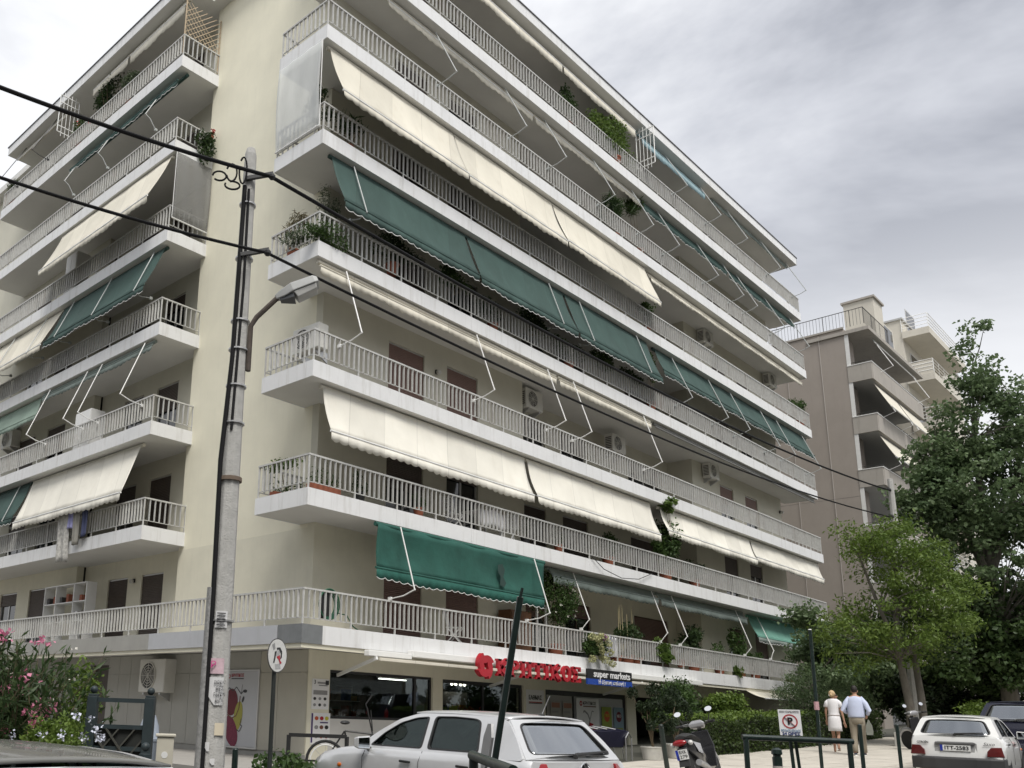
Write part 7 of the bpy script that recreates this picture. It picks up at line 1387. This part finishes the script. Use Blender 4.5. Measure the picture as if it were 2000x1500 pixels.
# local frame: x forward, y left, z up
def person_body(H, k, t, arms, legs, headturn=0.0, lean=0.0, female=False):
    J = {}; E = []; s = H/1.75; hw = (0.155 if female else 0.185)*s; 
    J['pelvis'] = ((0, 0, 0.95*s), (0.135*s, 0.105*s)); J['waist'] = ((0.01, 0, 1.10*s), (0.115*s, 0.09*s)); J['chest'] = ((0.02+lean, 0, 1.28*s), (0.145*s, 0.105*s)); J['top'] = ((0.02+lean, 0, 1.43*s), (0.10*s, 0.075*s)); J['neck'] = ((0.03+lean, 0, 1.51*s), 0.052*s)
    J['skull'] = ((0.045+lean, 0, 1.585*s), (0.075*s, 0.082*s)); J['crown'] = ((0.035+lean, 0, 1.675*s), (0.078*s, 0.09*s))
    E += [('pelvis', 'waist'), ('waist', 'chest'), ('chest', 'top'), ('top', 'neck'), ('neck', 'skull'), ('skull', 'crown')]
    for sd, nm in ((1, 'L'), (-1, 'R')):
        J[nm+'sh'] = ((0.01+lean, sd*hw, 1.42*s), 0.058*s); el, wr = arms[nm]; J[nm+'el'] = (tuple(Vector(el)*s), 0.040*s); J[nm+'wr'] = (tuple(Vector(wr)*s), 0.027*s)
        E += [('top', nm+'sh'), (nm+'sh', nm+'el'), (nm+'el', nm+'wr')]; hand(J, E, nm+'wr', nm, Vector(wr)*s+(Vector(wr)-Vector(el)).normalized()*0.065, (Vector(wr)-Vector(el)))
        kn, an = legs[nm]; J[nm+'hip'] = ((0.0, sd*0.095*s, 0.88*s), 0.095*s); J[nm+'th'] = (tuple((Vector((0, sd*0.095*s, 0.88*s))+Vector(kn)*s)/2), 0.08*s); J[nm+'kn'] = (tuple(Vector(kn)*s), 0.055*s); J[nm+'ca'] = (tuple((Vector(kn)*0.62+Vector(an)*0.38)*s), 0.056*s); J[nm+'an'] = (tuple(Vector(an)*s), 0.036*s)
        fdir = Vector((1, sd*0.12, 0)); lift = an[3] if len(an) > 3 else 0.0
        J[nm+'hl'] = (tuple(Vector(an[:3])*s+Vector((-0.045, 0, -0.055))), 0.034*s); J[nm+'to'] = (tuple(Vector(an[:3])*s+fdir*0.13*s+Vector((0, 0, -0.065+lift))), (0.04*s, 0.026*s))
        E += [('pelvis', nm+'hip'), (nm+'hip', nm+'th'), (nm+'th', nm+'kn'), (nm+'kn', nm+'ca'), (nm+'ca', nm+'an'), (nm+'an', nm+'hl'), (nm+'an', nm+'to')]
    return J, E, s
# woman in white
wz = g(14.5)+0.014
wm = thing('person', 'person in a white short-sleeved dress walking away with head turned right', 'person', (14.5, -5.52, wz), math.radians(14))
J, E, s = person_body(1.66, 1, wm, {'L': ((-0.02, 0.24, 1.16), (0.06, 0.24, 0.95)), 'R': ((-0.05, -0.24, 1.15), (-0.04, -0.29, 0.90))}, {'L': ((0.16, 0.08, 0.52), (0.16, 0.07, 0.09)), 'R': ((-0.02, -0.08, 0.50), (-0.20, -0.07, 0.16))}, female=True)
skinned('body', J, E, 'pelvis', skin, wm)
wd_ = mat('white_dress', (0.74, 0.73, 0.74), 0.85, var=0.04, vscale=5, bump=0.25, bscale=9)
garment('dress_top', [((0.02, 0, 1.435), 0.10, 0.115), ((0.02, 0, 1.405), 0.115, 0.165), ((0.015, 0, 1.36), 0.125, 0.185), ((0.015, 0, 1.28), 0.13, 0.18), ((0.015, 0, 1.18), 0.13, 0.17), ((0.01, 0, 1.08), 0.125, 0.155), ((0.01, 0, 1.00), 0.135, 0.165), ((0.01, 0, 0.98), 0.140, 0.17)], wd_, wm)
garment('dress_skirt', [((0.01, 0, 1.00), 0.12, 0.155), ((0.0, 0, 0.92), 0.145, 0.175), ((0.0, 0, 0.82), 0.155, 0.188), ((0.0, 0, 0.68), 0.158, 0.192), ((0.0, 0, 0.57), 0.165, 0.20)], wd_, wm)
for sd in (1, -1): MB().tube([(0.015, sd*0.11, 1.375), (0.0, sd*0.175, 1.32), (-0.02, sd*0.215, 1.20)], [0.06, 0.07, 0.072], 14, cap=False).build('sleeve', wd_, wm, local=True, smooth=True, solid=0.006)
garment('belt', [((0.01, 0, 0.985), 0.143, 0.182), ((0.01, 0, 1.005), 0.143, 0.182)], mat('pale_belt', (0.55, 0.5, 0.48), 0.8), wm)
hz_ = 1.66/1.75*1.64; hr = mat('blond_hair', (0.50, 0.36, 0.20), 0.6, var=0.2, vscale=30)
MB().ball((0.02, 0.012, hz_+0.012), 0.108, 16, 10, (1.0, 0.92, 0.95)).build('hair', hr, wm, local=True, smooth=True); MB().ball((-0.085, 0.03, hz_-0.02), 0.045, 10, 7).build('hair_bun', hr, wm, local=True, smooth=True)
MB().ball((0.055, -0.055, hz_-0.055), 0.07, 14, 9, (1, 1, 1.2)).build('face', skin, wm, local=True, smooth=True); MB().ball((0.085, -0.125, hz_-0.055), 0.016, 8, 6, (1, 1.3, 1.2)).build('nose', skin, wm, local=True, smooth=True)
MB().tube([(-0.05, -0.075, hz_-0.005), (0.03, -0.118, hz_-0.022), (0.09, -0.122, hz_-0.028), (0.125, -0.07, hz_-0.028)], [0.006, 0.016, 0.018, 0.012], 8).build('sunglasses', blackm, wm, local=True, smooth=True); MB().ball((-0.05, 0.085, hz_-0.03), 0.02, 8, 6).build('hair_clip', whitem, wm, local=True)
for nm in 'LR':
    a = Vector(J[nm+'an'][0]); MB().loft([ell((a.x+0.04, a.y, a.z-0.105), 0.125, 0.045, 14), ell((a.x+0.04, a.y, a.z-0.085), 0.125, 0.045, 14)]).build('sandal', mat('tan_sandal', (0.20, 0.12, 0.07), 0.7), wm, local=True)
# man in light blue shirt
mz = g(13.8)+0.014
mn = thing('person', 'person in a light blue shirt and khaki trousers walking away', 'person', (13.78, -6.30, mz), math.radians(14))
J, E, s = person_body(1.83, 1, mn, {'L': ((-0.06, 0.33, 1.14), (0.20, 0.24, 1.04)), 'R': ((-0.06, -0.34, 1.13), (0.18, -0.27, 1.00))}, {'L': ((0.05, 0.11, 0.49), (-0.10, 0.11, 0.09)), 'R': ((0.10, -0.11, 0.50), (0.10, -0.12, 0.09))}, lean=0.02)
skinned('body', J, E, 'pelvis', skin, mn)
sh = mat('light_blue_shirt', (0.50, 0.55, 0.70), 0.85, var=0.06, vscale=6, bump=0.35, bscale=8); kh = mat('khaki_trousers', (0.27, 0.235, 0.18), 0.9, var=0.08, vscale=6, bump=0.35, bscale=8)
garment('shirt', [((0.04, 0, 1.545), 0.075, 0.08), ((0.04, 0, 1.525), 0.095, 0.15), ((0.035, 0, 1.49), 0.13, 0.225), ((0.03, 0, 1.42), 0.155, 0.255), ((0.02, 0, 1.25), 0.165, 0.25), ((0.01, 0, 1.12), 0.165, 0.235), ((0.0, 0, 1.02), 0.17, 0.235), ((0.0, 0, 0.985), 0.165, 0.225)], sh, mn)
for sd, nm in ((1, 'L'), (-1, 'R')):
    a, b, c = (Vector(J[nm+q][0]) for q in ('sh', 'el', 'wr')); MB().tube([a+Vector((0.01, -sd*0.05, 0.0)), a*0.5+b*0.5+Vector((-0.01, sd*0.01, 0)), b+Vector((-0.015, sd*0.01, -0.01)), b*0.35+c*0.65], [0.078, 0.075, 0.066, 0.055], 14, cap=False).build('sleeve', sh, mn, local=True, smooth=True, solid=0.006)
    hp, kn, an = (Vector(J[nm+q][0]) for q in ('hip', 'kn', 'an')); MB().tube([hp+Vector((0, 0, 0.08)), hp*0.6+kn*0.4, kn, kn*0.4+an*0.6, an+Vector((0, 0, -0.02))], [0.125, 0.115, 0.09, 0.08, 0.078], 16, cap=False).build('trouser_leg', kh, mn, local=True, smooth=True, solid=0.006)
    MB().loft([ell((an.x+0.045, an.y, an.z-0.11), 0.145, 0.052, 16), ell((an.x+0.045, an.y, an.z-0.08), 0.142, 0.05, 16)]).build('shoe_sole', whitem, mn, local=True); MB().ball((an.x+0.035, an.y, an.z-0.06), 0.05, 12, 8, (2.6, 0.95, 0.9)).build('shoe', mat('navy_shoe', (0.03, 0.035, 0.05), 0.8), mn, local=True, smooth=True)
garment('trouser_seat', [((0.0, 0, 1.03), 0.135, 0.175), ((-0.005, 0, 0.93), 0.155, 0.205), ((0.0, 0, 0.84), 0.14, 0.205), ((0.0, 0, 0.80), 0.10, 0.17)], kh, mn)
hz_ = 1.83/1.75*1.645; dk_ = mat('dark_hair', (0.018, 0.014, 0.012), 0.7); MB().ball((0.045, 0, hz_+0.012), 0.105, 16, 10, (1.0, 0.86, 1.0)).build('hair', dk_, mn, local=True, smooth=True)
for sd in (1, -1): MB().ball((0.06, sd*0.09, hz_-0.05), 0.026, 8, 6, (0.9, 0.5, 1.2)).build('ear', skin, mn, local=True, smooth=True)
MB().ball((0.15, 0, hz_-0.06), 0.016, 8, 6, (1.4, 1, 1.2)).build('nose', skin, mn, local=True, smooth=True)
bag = thing('shopping_bag', 'pale grey-green shopping bag carried at the right side of the person in trousers', 'bag', (13.85, -6.72, mz+0.4), math.radians(14))
MB().loft([[(x, y, z) for x, y in ((-0.05, -0.16*k_), (0.05, -0.16*k_), (0.06, 0.14*k_), (-0.06, 0.14*k_))] for z, k_ in ((0.06, 0.95), (0.2, 1.1), (0.45, 0.9), (0.6, 0.35), (0.68, 0.12))]).build('sack', mat('plastic_bag', (0.20, 0.21, 0.18), 0.5, var=0.15, vscale=9, bump=0.5, bscale=10), bag, local=True, smooth=True)
wm.scale = (0.9, 0.84, 0.985); mn.scale = (0.9, 0.82, 0.965); bag.scale = (0.55, 0.5, 0.62); bag.location = (13.75, -6.58, mz+0.48)
# ------------------------------------------------------------------ vegetation
bark = mat('grey_bark', (0.17, 0.155, 0.13), 0.95, var=0.3, vscale=9, stretch=(1, 1, 0.35), bump=0.7, bscale=22)
barkd = mat('dark_bark', (0.06, 0.05, 0.04), 0.95, var=0.3, vscale=9, bump=0.6, bscale=22)
lt_light = leafmat('tree_leaf_light', (0.075, 0.135, 0.022), (0.185, 0.255, 0.055), scale=1.0)
lt_dark = leafmat('tree_leaf_dark', (0.075, 0.125, 0.055), (0.185, 0.25, 0.12), scale=0.8)
lt_mid = leafmat('tree_leaf_mid', (0.035, 0.068, 0.022), (0.09, 0.14, 0.045), scale=0.9)
lt_deep = leafmat('tree_leaf_deep', (0.014, 0.026, 0.012), (0.038, 0.06, 0.024), scale=0.9)
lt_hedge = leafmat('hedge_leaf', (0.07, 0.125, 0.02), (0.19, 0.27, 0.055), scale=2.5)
lt_hedge_d = leafmat('hedge_leaf_darker', (0.02, 0.038, 0.01), (0.07, 0.105, 0.028), scale=2.5)  # darker leaf tone for the hedge sides and the whole rear hedge
TLF = 0.4
def tree(name, label, base, trunks, ells, ncl, per, size, m, cr=(0.35, 0.75), aspect=0.6, droop=0.25, bk=None, hole=0.0, cat='tree', bare=0):
    """trunks: list of (offset points, radii); ells: list of (centre, radii, weight)"""
    t = thing(name, label, cat, base); b = Vector(base); bk = bk or bark
    mb = MB(); tops = []
    for pts, rs in trunks:
        q = [b+Vector(p) for p in pts]; mb.tube(q, rs, 10); tops += q[1:]
    wts = np.array([e[2] for e in ells], float); wts /= wts.sum(); allp = []; cs = []
    for i in range(ncl):
        c, r, _ = ells[rng.choice(len(ells), p=wts)]; d = rng.normal(size=3); d /= np.linalg.norm(d); u = rng.uniform(0.25, 1.0)**0.55
        cc = np.asarray(c)+d*u*np.asarray(r); cs.append(cc); rr = rng.uniform(*cr); allp.append(blob_pts(int(per*rng.uniform(0.5, 1.3)), cc, (rr, rr, rr*0.7), 0.15))
    for cc in cs[::2]:
        v = Vector(cc); near_ = min([p for p in tops if p.z > b.z+2.4] or tops, key=lambda p: (p-v).length+(2.0 if p.z > v.z else 0)); mid = near_*0.5+v*0.5+Vector((rng.normal()*0.1, rng.normal()*0.1, 0.12)); mb.tube([near_, mid, v], [0.030, 0.018, 0.007], 5)
    mb.build('trunk', bk, t, smooth=True)
    leaves('crown', np.concatenate(allp), size, m, t, aspect=aspect, droop=droop)
    return t
G20 = g(20.0)
tree('street_tree', 'light green street tree with slender grey trunk behind the two people', (20.0, -5.9, G20), [([(0, 0, -0.2), (0.05, 0.0, 1.2), (-0.1, 0.1, 2.6), (0.0, 0.1, 4.0), (0.2, 0.05, 5.4), (0.4, 0, 6.6)], [0.16, 0.125, 0.10, 0.08, 0.05, 0.02]), ([(-0.05, 0.05, 2.7), (-0.5, 0.4, 4.2), (-0.9, 0.7, 5.8)], [0.08, 0.06, 0.025])],
     [((19.6, -6.0, 5.1), (2.0, 1.95, 1.7), 1.0), ((19.6, -6.2, 7.1), (1.45, 1.45, 1.15), 0.5), ((18.4, -4.9, 4.2), (1.3, 1.3, 1.0), 0.35), ((20.5, -6.9, 5.7), (1.15, 1.25, 1.3), 0.35), ((18.6, -5.2, 7.5), (0.45, 0.45, 0.55), 0.1)], 170, 115, 0.13, lt_light, (0.28, 0.62), aspect=0.4, droop=0.5)
tree('street_tree', 'second slim pale trunk right behind the light green tree', (20.75, -6.05, g(20.7)), [([(0, 0, -0.2), (0.0, 0.0, 1.5), (0.1, 0.1, 3.0), (0.3, 0.2, 4.8)], [0.13, 0.11, 0.08, 0.03])], [((21.3, -6.0, 4.6), (1.5, 1.5, 1.0), 1.0)], 26, 110, 0.14, lt_mid, (0.3, 0.6))
tree('poplar_tree', 'tall dark green tree rising above the roofs at the right edge', (27.0, -7.2, g(27)), [([(0, 0, -0.2), (0, 0, 4), (0.2, 0.1, 8), (0.1, 0.0, 11), (0, -0.2, 13.6)], [0.30, 0.22, 0.15, 0.08, 0.02]), ([(0, 0, 5), (-0.7, 0.6, 8), (-1.0, 1.0, 10.5)], [0.16, 0.11, 0.03]), ([(0, 0, 6), (0.8, -0.9, 9), (1.2, -1.4, 12)], [0.15, 0.10, 0.03])],
     [((26.7, -7.9, 15.3), (0.75, 0.75, 1.5), 0.22), ((26.8, -7.6, 12.9), (1.5, 1.6, 1.9), 0.7), ((26.7, -7.2, 10.2), (2.2, 2.4, 2.0), 1.2), ((25.9, -6.2, 11.4), (0.9, 0.9, 1.4), 0.3), ((27.2, -7.6, 7.6), (2.7, 2.8, 2.3), 1.4), ((28.3, -8.8, 12.0), (1.6, 1.7, 2.6), 0.8), ((25.3, -5.6, 8.6), (1.1, 1.1, 1.3), 0.35), ((28.8, -9.6, 9.2), (2.2, 2.3, 2.6), 0.9), ((25.4, -5.8, 10.0), (1.2, 1.2, 1.3), 0.35)], 520, 80, 0.155, lt_dark, (0.28, 0.62), aspect=0.8, droop=0.2)
tree('broadleaf_tree', 'dense mid green tree below the tall one at the right edge', (27.6, -7.0, g(27)+0.0), [([(0, 0, -0.2), (0, 0, 2), (0.2, 0.1, 4), (0.1, 0.1, 5.5)], [0.22, 0.18, 0.12, 0.04])],
     [((27.6, -7.0, 5.0), (2.4, 2.4, 1.9), 1.0), ((28.8, -8.0, 4.6), (2.0, 2.0, 1.7), 0.6), ((26.6, -6.4, 4.0), (1.5, 1.5, 1.1), 0.4)], 170, 140, 0.18, lt_mid, (0.35, 0.7), aspect=0.75)
tree('dark_tree', 'deep green shady tree filling the gap left of the light tree', (26.0, -2.6, g(26)), [([(0, 0, -0.2), (0, 0, 2), (0.2, 0.1, 3.6), (0.3, 0.2, 5.0)], [0.20, 0.15, 0.10, 0.03])],
     [((26.0, -2.4, 4.0), (2.6, 1.8, 1.7), 1.0), ((24.6, -2.2, 4.4), (1.1, 0.9, 0.9), 0.25), ((28.6, -3.4, 3.6), (2.2, 1.8, 1.6), 0.7), ((23.0, -2.0, 5.6), (0.8, 0.4, 0.35), 0.08), ((23.6, -2.2, 3.2), (1.0, 0.8, 0.6), 0.2)], 190, 140, 0.16, lt_dark, (0.3, 0.65), bk=barkd)
tree('dark_tree', 'nearly black thicket of foliage behind the white hatchback', (30.5, -6.6, g(30)), [([(0, 0, -0.2), (0, 0, 1.5), (0.1, 0.1, 3.0)], [0.2, 0.15, 0.05])],
     [((31.0, -6.8, 3.2), (3.0, 2.2, 1.5), 1.0), ((27.5, -4.6, 2.8), (2.2, 1.2, 1.1), 0.6), ((34.5, -8.5, 3.0), (2.6, 2.2, 1.5), 0.7)], 190, 130, 0.18, lt_deep, (0.35, 0.7), bk=barkd)
tree('feathery_shrub', 'fine feathery dark green shrub behind the two people', (19.4, -3.2, g(19)+0.1), [([(0, 0, -0.2), (0, 0, 0.8), (0.1, 0, 1.6)], [0.06, 0.04, 0.02]), ([(0, 0, 0), (0.5, -0.4, 1.2)], [0.04, 0.015])],
     [((19.4, -3.2, 2.55), (1.35, 1.15, 0.8), 1.0), ((20.4, -3.9, 2.35), (0.9, 0.8, 0.6), 0.5)], 85, 170, 0.10, lt_dark, (0.25, 0.5), aspect=0.22, cat='shrub')
# clipped hedge: dense shell of leaves over a woody core
def hedge(label, pts, w_, h, n, m1, m2, seed_h=0.06):
    t = thing('hedge', label, 'hedge', (pts[0][0], pts[0][1], g(pts[0][0])))
    P0, P1 = Vector((*pts[0], 0)), Vector((*pts[1], 0)); d = P1-P0; ln = d.length; d.normalize(); nr = Vector((-d.y, d.x, 0))
    def at(u, s_, z): p = P0+d*u+nr*s_; return (p.x, p.y, g(p.x)+z)
    top = []; sd = []
    for i in range(n):
        u = rng.uniform(0, ln); lump = seed_h*math.sin(u*2.3)+seed_h*0.7*math.sin(u*5.7+1)
        if rng.uniform() < 0.42: top.append(at(u, rng.uniform(-w_/2, w_/2), h+lump+rng.normal(0, 0.035)))
        else: s_ = -w_/2 if rng.uniform() < 0.8 else w_/2; sd.append(at(u, s_+rng.normal(0, 0.05)+lump*0.5, rng.uniform(0.0, h+lump)))
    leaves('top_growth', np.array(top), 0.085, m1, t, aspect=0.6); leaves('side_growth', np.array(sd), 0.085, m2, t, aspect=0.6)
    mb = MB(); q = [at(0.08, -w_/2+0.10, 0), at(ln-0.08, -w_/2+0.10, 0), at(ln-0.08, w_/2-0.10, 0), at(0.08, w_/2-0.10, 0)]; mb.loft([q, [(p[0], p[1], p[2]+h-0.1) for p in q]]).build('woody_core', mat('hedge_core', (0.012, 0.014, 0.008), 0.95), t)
    return t
hedge('clipped green hedge along the pavement behind the scooter', (9.9, -3.4), 1.1, 0.86, 1, lt_hedge, lt_hedge_d) if False else None
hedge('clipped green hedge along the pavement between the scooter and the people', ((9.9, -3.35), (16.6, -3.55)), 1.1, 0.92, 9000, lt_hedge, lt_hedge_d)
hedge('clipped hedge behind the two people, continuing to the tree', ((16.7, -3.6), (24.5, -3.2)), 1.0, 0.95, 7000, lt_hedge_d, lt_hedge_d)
plant('laurel_bush', 'rounded bright green laurel bush above the middle of the hedge', (15.6, -2.1, 1.0), (1.0, 0.7, 0.55), 1.15, 4200, 0.10, lt_hedge, cat='bush', lumps=14, aspect=0.6)
plant('laurel_bush', 'darker bush left of the laurel, above the hedge by the scooter', (12.4, -2.0, 0.9), (0.95, 0.7, 0.8), 1.2, 3600, 0.11, lf_mid, cat='bush', lumps=12, aspect=0.5)
plant('laurel_bush', 'pale green shrub tips behind the hedge left end', (13.6, -1.6, 1.0), (0.8, 0.6, 0.6), 1.35, 2200, 0.10, lf_grey, cat='bush', lumps=10, aspect=0.4)
# potted shrubs before the porch
potw = mat('white_pot', (0.52, 0.51, 0.47), 0.8, var=0.12, vscale=6)
def big_pot(label, x, y, r, h, sq, plantr, top, m, n):
    z = g(x)+0.012; t = thing('potted_shrub', label, 'potted shrub', (x, y, z))
    MB().lathe((x, y, z), [(r*0.85, 0), (r*(1.0 if sq else 1.15), h*0.9), (r*1.05 if sq else r*1.25, h*0.92), (r*1.05 if sq else r*1.25, h), (r*0.9, h), (r*0.85, h*0.9), (0.001, h*0.9)], 20).build('pot', potw, t, smooth=True, angle=30)
    pts = np.concatenate([blob_pts(n//9, (x+rng.normal(0, plantr*0.5), y+rng.normal(0, 0.25), z+h+top*rng.uniform(0.25, 1.0)), plantr*0.55, 0.15) for _ in range(9)]); leaves('foliage', pts, 0.10, m, t, aspect=0.35)
    mb = MB()
    for i in range(5): q = pts[rng.integers(len(pts))]; mb.tube([(x+rng.normal(0, .05), y, z+h*0.9), (x+rng.normal(0, .1), y, z+h+0.4), tuple(q)], [0.02, 0.014, 0.006], 6)
    mb.build('stem', stemm, t)
big_pot('dark shrub in a plain round white pot beside the trolleys', 8.0, -3.62, 0.27, 0.30, True, 0.24, 1.25, lt_deep, 1200)
big_pot('shrub in a flared stone pot left of the scooter', 8.95, -3.75, 0.26, 0.34, False, 0.22, 1.2, lt_deep, 900)
big_pot('dark shrub in the shade of the porch', 11.0, -2.6, 0.3, 0.35, True, 0.38, 1.3, lt_deep, 1600)
# oleander and neighbours on the left
def oleander():
    t = thing('oleander', 'oleander bush with pink flower clusters in the left corner', 'bush', (-7.45, -1.65, 0.25)); base = Vector((-7.45, -1.65, 0.25)); pts = []; dirs = []; tips = []; mb = MB()
    for i in range(330):
        a = rng.uniform(0, 2*math.pi); tl = rng.uniform(0.0, 0.62); d = Vector((math.cos(a)*tl, math.sin(a)*tl, 1)).normalized(); ln = rng.uniform(0.9, 2.45)*(1-0.1*tl); p0 = base+Vector((rng.normal(0, .45), rng.normal(0, .45), 0)); bend = Vector((math.cos(a), math.sin(a), -0.2))*0.35*tl
        tip = p0+d*ln+bend; tips.append(tip); mb.tube([p0, p0+d*ln*0.55, tip], [0.012, 0.008, 0.003], 4, cap=False)
        for k in range(44):
            u = rng.uniform(0.2, 1.0); q = p0+d*ln*u+bend*u*u; dd = (d+Vector(rng.normal(size=3))*0.6).normalized(); pts.append(q+dd*0.08+Vector(rng.normal(size=3))*0.03); dirs.append(dd)
    mb.build('stems', stemm, t, kind='stuff'); leaves('foliage', np.array([tuple(p) for p in pts]), 0.19, leafmat('oleander_leaf', (0.025, 0.055, 0.018), (0.075, 0.115, 0.042)), t, aspect=0.2, dirs=np.array([tuple(p) for p in dirs]))
    toc_ = (CAM-base); toc_.z = 0; toc_.normalize()
    front = [p for p in tips if (p-base).dot(toc_) > 0.25 or p.z > 2.35]; random.shuffle(front); fl = []; fw_ = []
    for p in front[:24]: fl.append(np.array(p)+np.array(toc_)*0.08+rng.normal(size=(20, 3))*np.array((0.085, 0.085, 0.055)))
    for p in front[24:40]: fw_.append(np.array(p)+np.array(toc_)*0.08+rng.normal(size=(2, 3))*0.05)
    leaves('flowers', np.concatenate(fl), 0.07, fl_pink, t, aspect=0.95, kind='stuff'); leaves('faded_flowers', np.concatenate(fw_), 0.045, fl_white, t, aspect=0.95, kind='stuff')
oleander()
plant('green_bush', 'leafy mid green bush right of the oleander behind the trellis', (-5.75, -1.4, 0.3), (0.42, 0.4, 0.75), 1.15, 2600, 0.075, lt_hedge, cat='bush', lumps=12, aspect=0.5)
pb_ = plant('plumbago', 'pale green bush with bluish white flower heads in front of the oleander', (-6.95, -3.2, 0.25), (0.48, 0.45, 0.45), 0.78, 3200, 0.065, lt_hedge, cat='bush', lumps=12, aspect=0.5)
fp = np.concatenate([np.array((-6.95, -3.2, 1.03))+ (lambda d: d/np.linalg.norm(d))(np.array((rng.normal()-0.5, rng.normal()-0.9, abs(rng.normal())*0.8)))*np.array((0.58, 0.53, 0.5))+rng.normal(size=(18, 3))*0.03 for _ in range(9)]); leaves('flowers', fp, 0.04, mat('pale_blue_petal', (0.60, 0.62, 0.72), 0.8), pb_, aspect=0.9, kind='stuff')
plant('low_bush', 'low dark leafy bush at the foot of the round sign', (-4.55, -4.95, 0.2), (0.55, 0.45, 0.35), 0.50, 2600, 0.085, lf_mid, cat='bush', lumps=12, aspect=0.55)
plant('weed', 'thin weeds growing by the pavement edge in front of the barrier', (-0.3, -9.2, 0.5), (0.35, 0.2, 0.22), 0.35, 160, 0.07, lf_grey, cat='weed', lumps=5, aspect=0.3)
plant('low_bush', 'small yellow-green bush in front of the stone wall', (25.5, -6.6, g(25)+0.1), (0.9, 0.6, 0.4), 0.95, 1200, 0.12, lt_hedge, cat='bush', lumps=8)
MB_ = MB().box(19.2, 19.8, -6.15, -5.6, g(19.5)-0.02, g(19.5)+0.42)
tag(MB_.build('concrete_planter', potw, bevel=0.02), 'pale concrete planter block by the hedge left of the white hatchback', 'planter')
# ------------------------------------------------------------------ unseen blocks across the crossing, added to cut low sky light
def unseen_block(label, x0, x1, y0, y1, h, wallm, face):
    t = thing('apartment_building', label, 'building', ((x0+x1)/2, (y0+y1)/2, 0)); MB().box(x0, x1, y0, y1, -0.3, h).build('wall', wallm, t)
    MB().box(x0-0.3, x1+0.3, y0-0.3, y1+0.3, h, h+0.4).build('roof', soffit, t)
    for k in range(1, int(h//3)):
        z = 3.0*k
        if face == 'y': bx = (x0+2, x1-2, y1, y1+1.4)
        else: bx = (x1, x1+1.4, y0+2, y1-2)
        b = MB().box(bx[0], bx[1], bx[2], bx[3], z, z+0.25).build('balcony', white_c, t)
        if face == 'y': MB().box(bx[0], bx[1], bx[3]-0.06, bx[3]-0.001, z+0.26, z+1.2).build('parapet', railm, b)
        else: MB().box(bx[1]-0.06, bx[1]-0.001, bx[2], bx[3], z+0.26, z+1.2).build('parapet', railm, b)
        n = int(((x1-x0) if face == 'y' else (y1-y0))/5)
        for i in range(n):
            if face == 'y': s = x0+3+i*5; MB().box(s, s+1.8, y1, y1+0.03, z+0.3, z+2.5).build('balcony_door', darksh, t)
            else: s = y0+3+i*5; MB().box(x1, x1+0.03, s, s+1.8, z+0.3, z+2.5).build('balcony_door', darksh, t)
unseen_block('added ochre apartment block out of view across the wide road, blocking low sky light', -46, 46, -50, -36, 19, mat('ochre_render', (0.34, 0.30, 0.24), 0.9, var=0.08, vscale=1), 'y')
unseen_block('added grey apartment block out of view across the side street, blocking low sky light', -48, -33, -26, 46, 19, mat('grey_render', (0.30, 0.295, 0.28), 0.9, var=0.08, vscale=1), 'x')
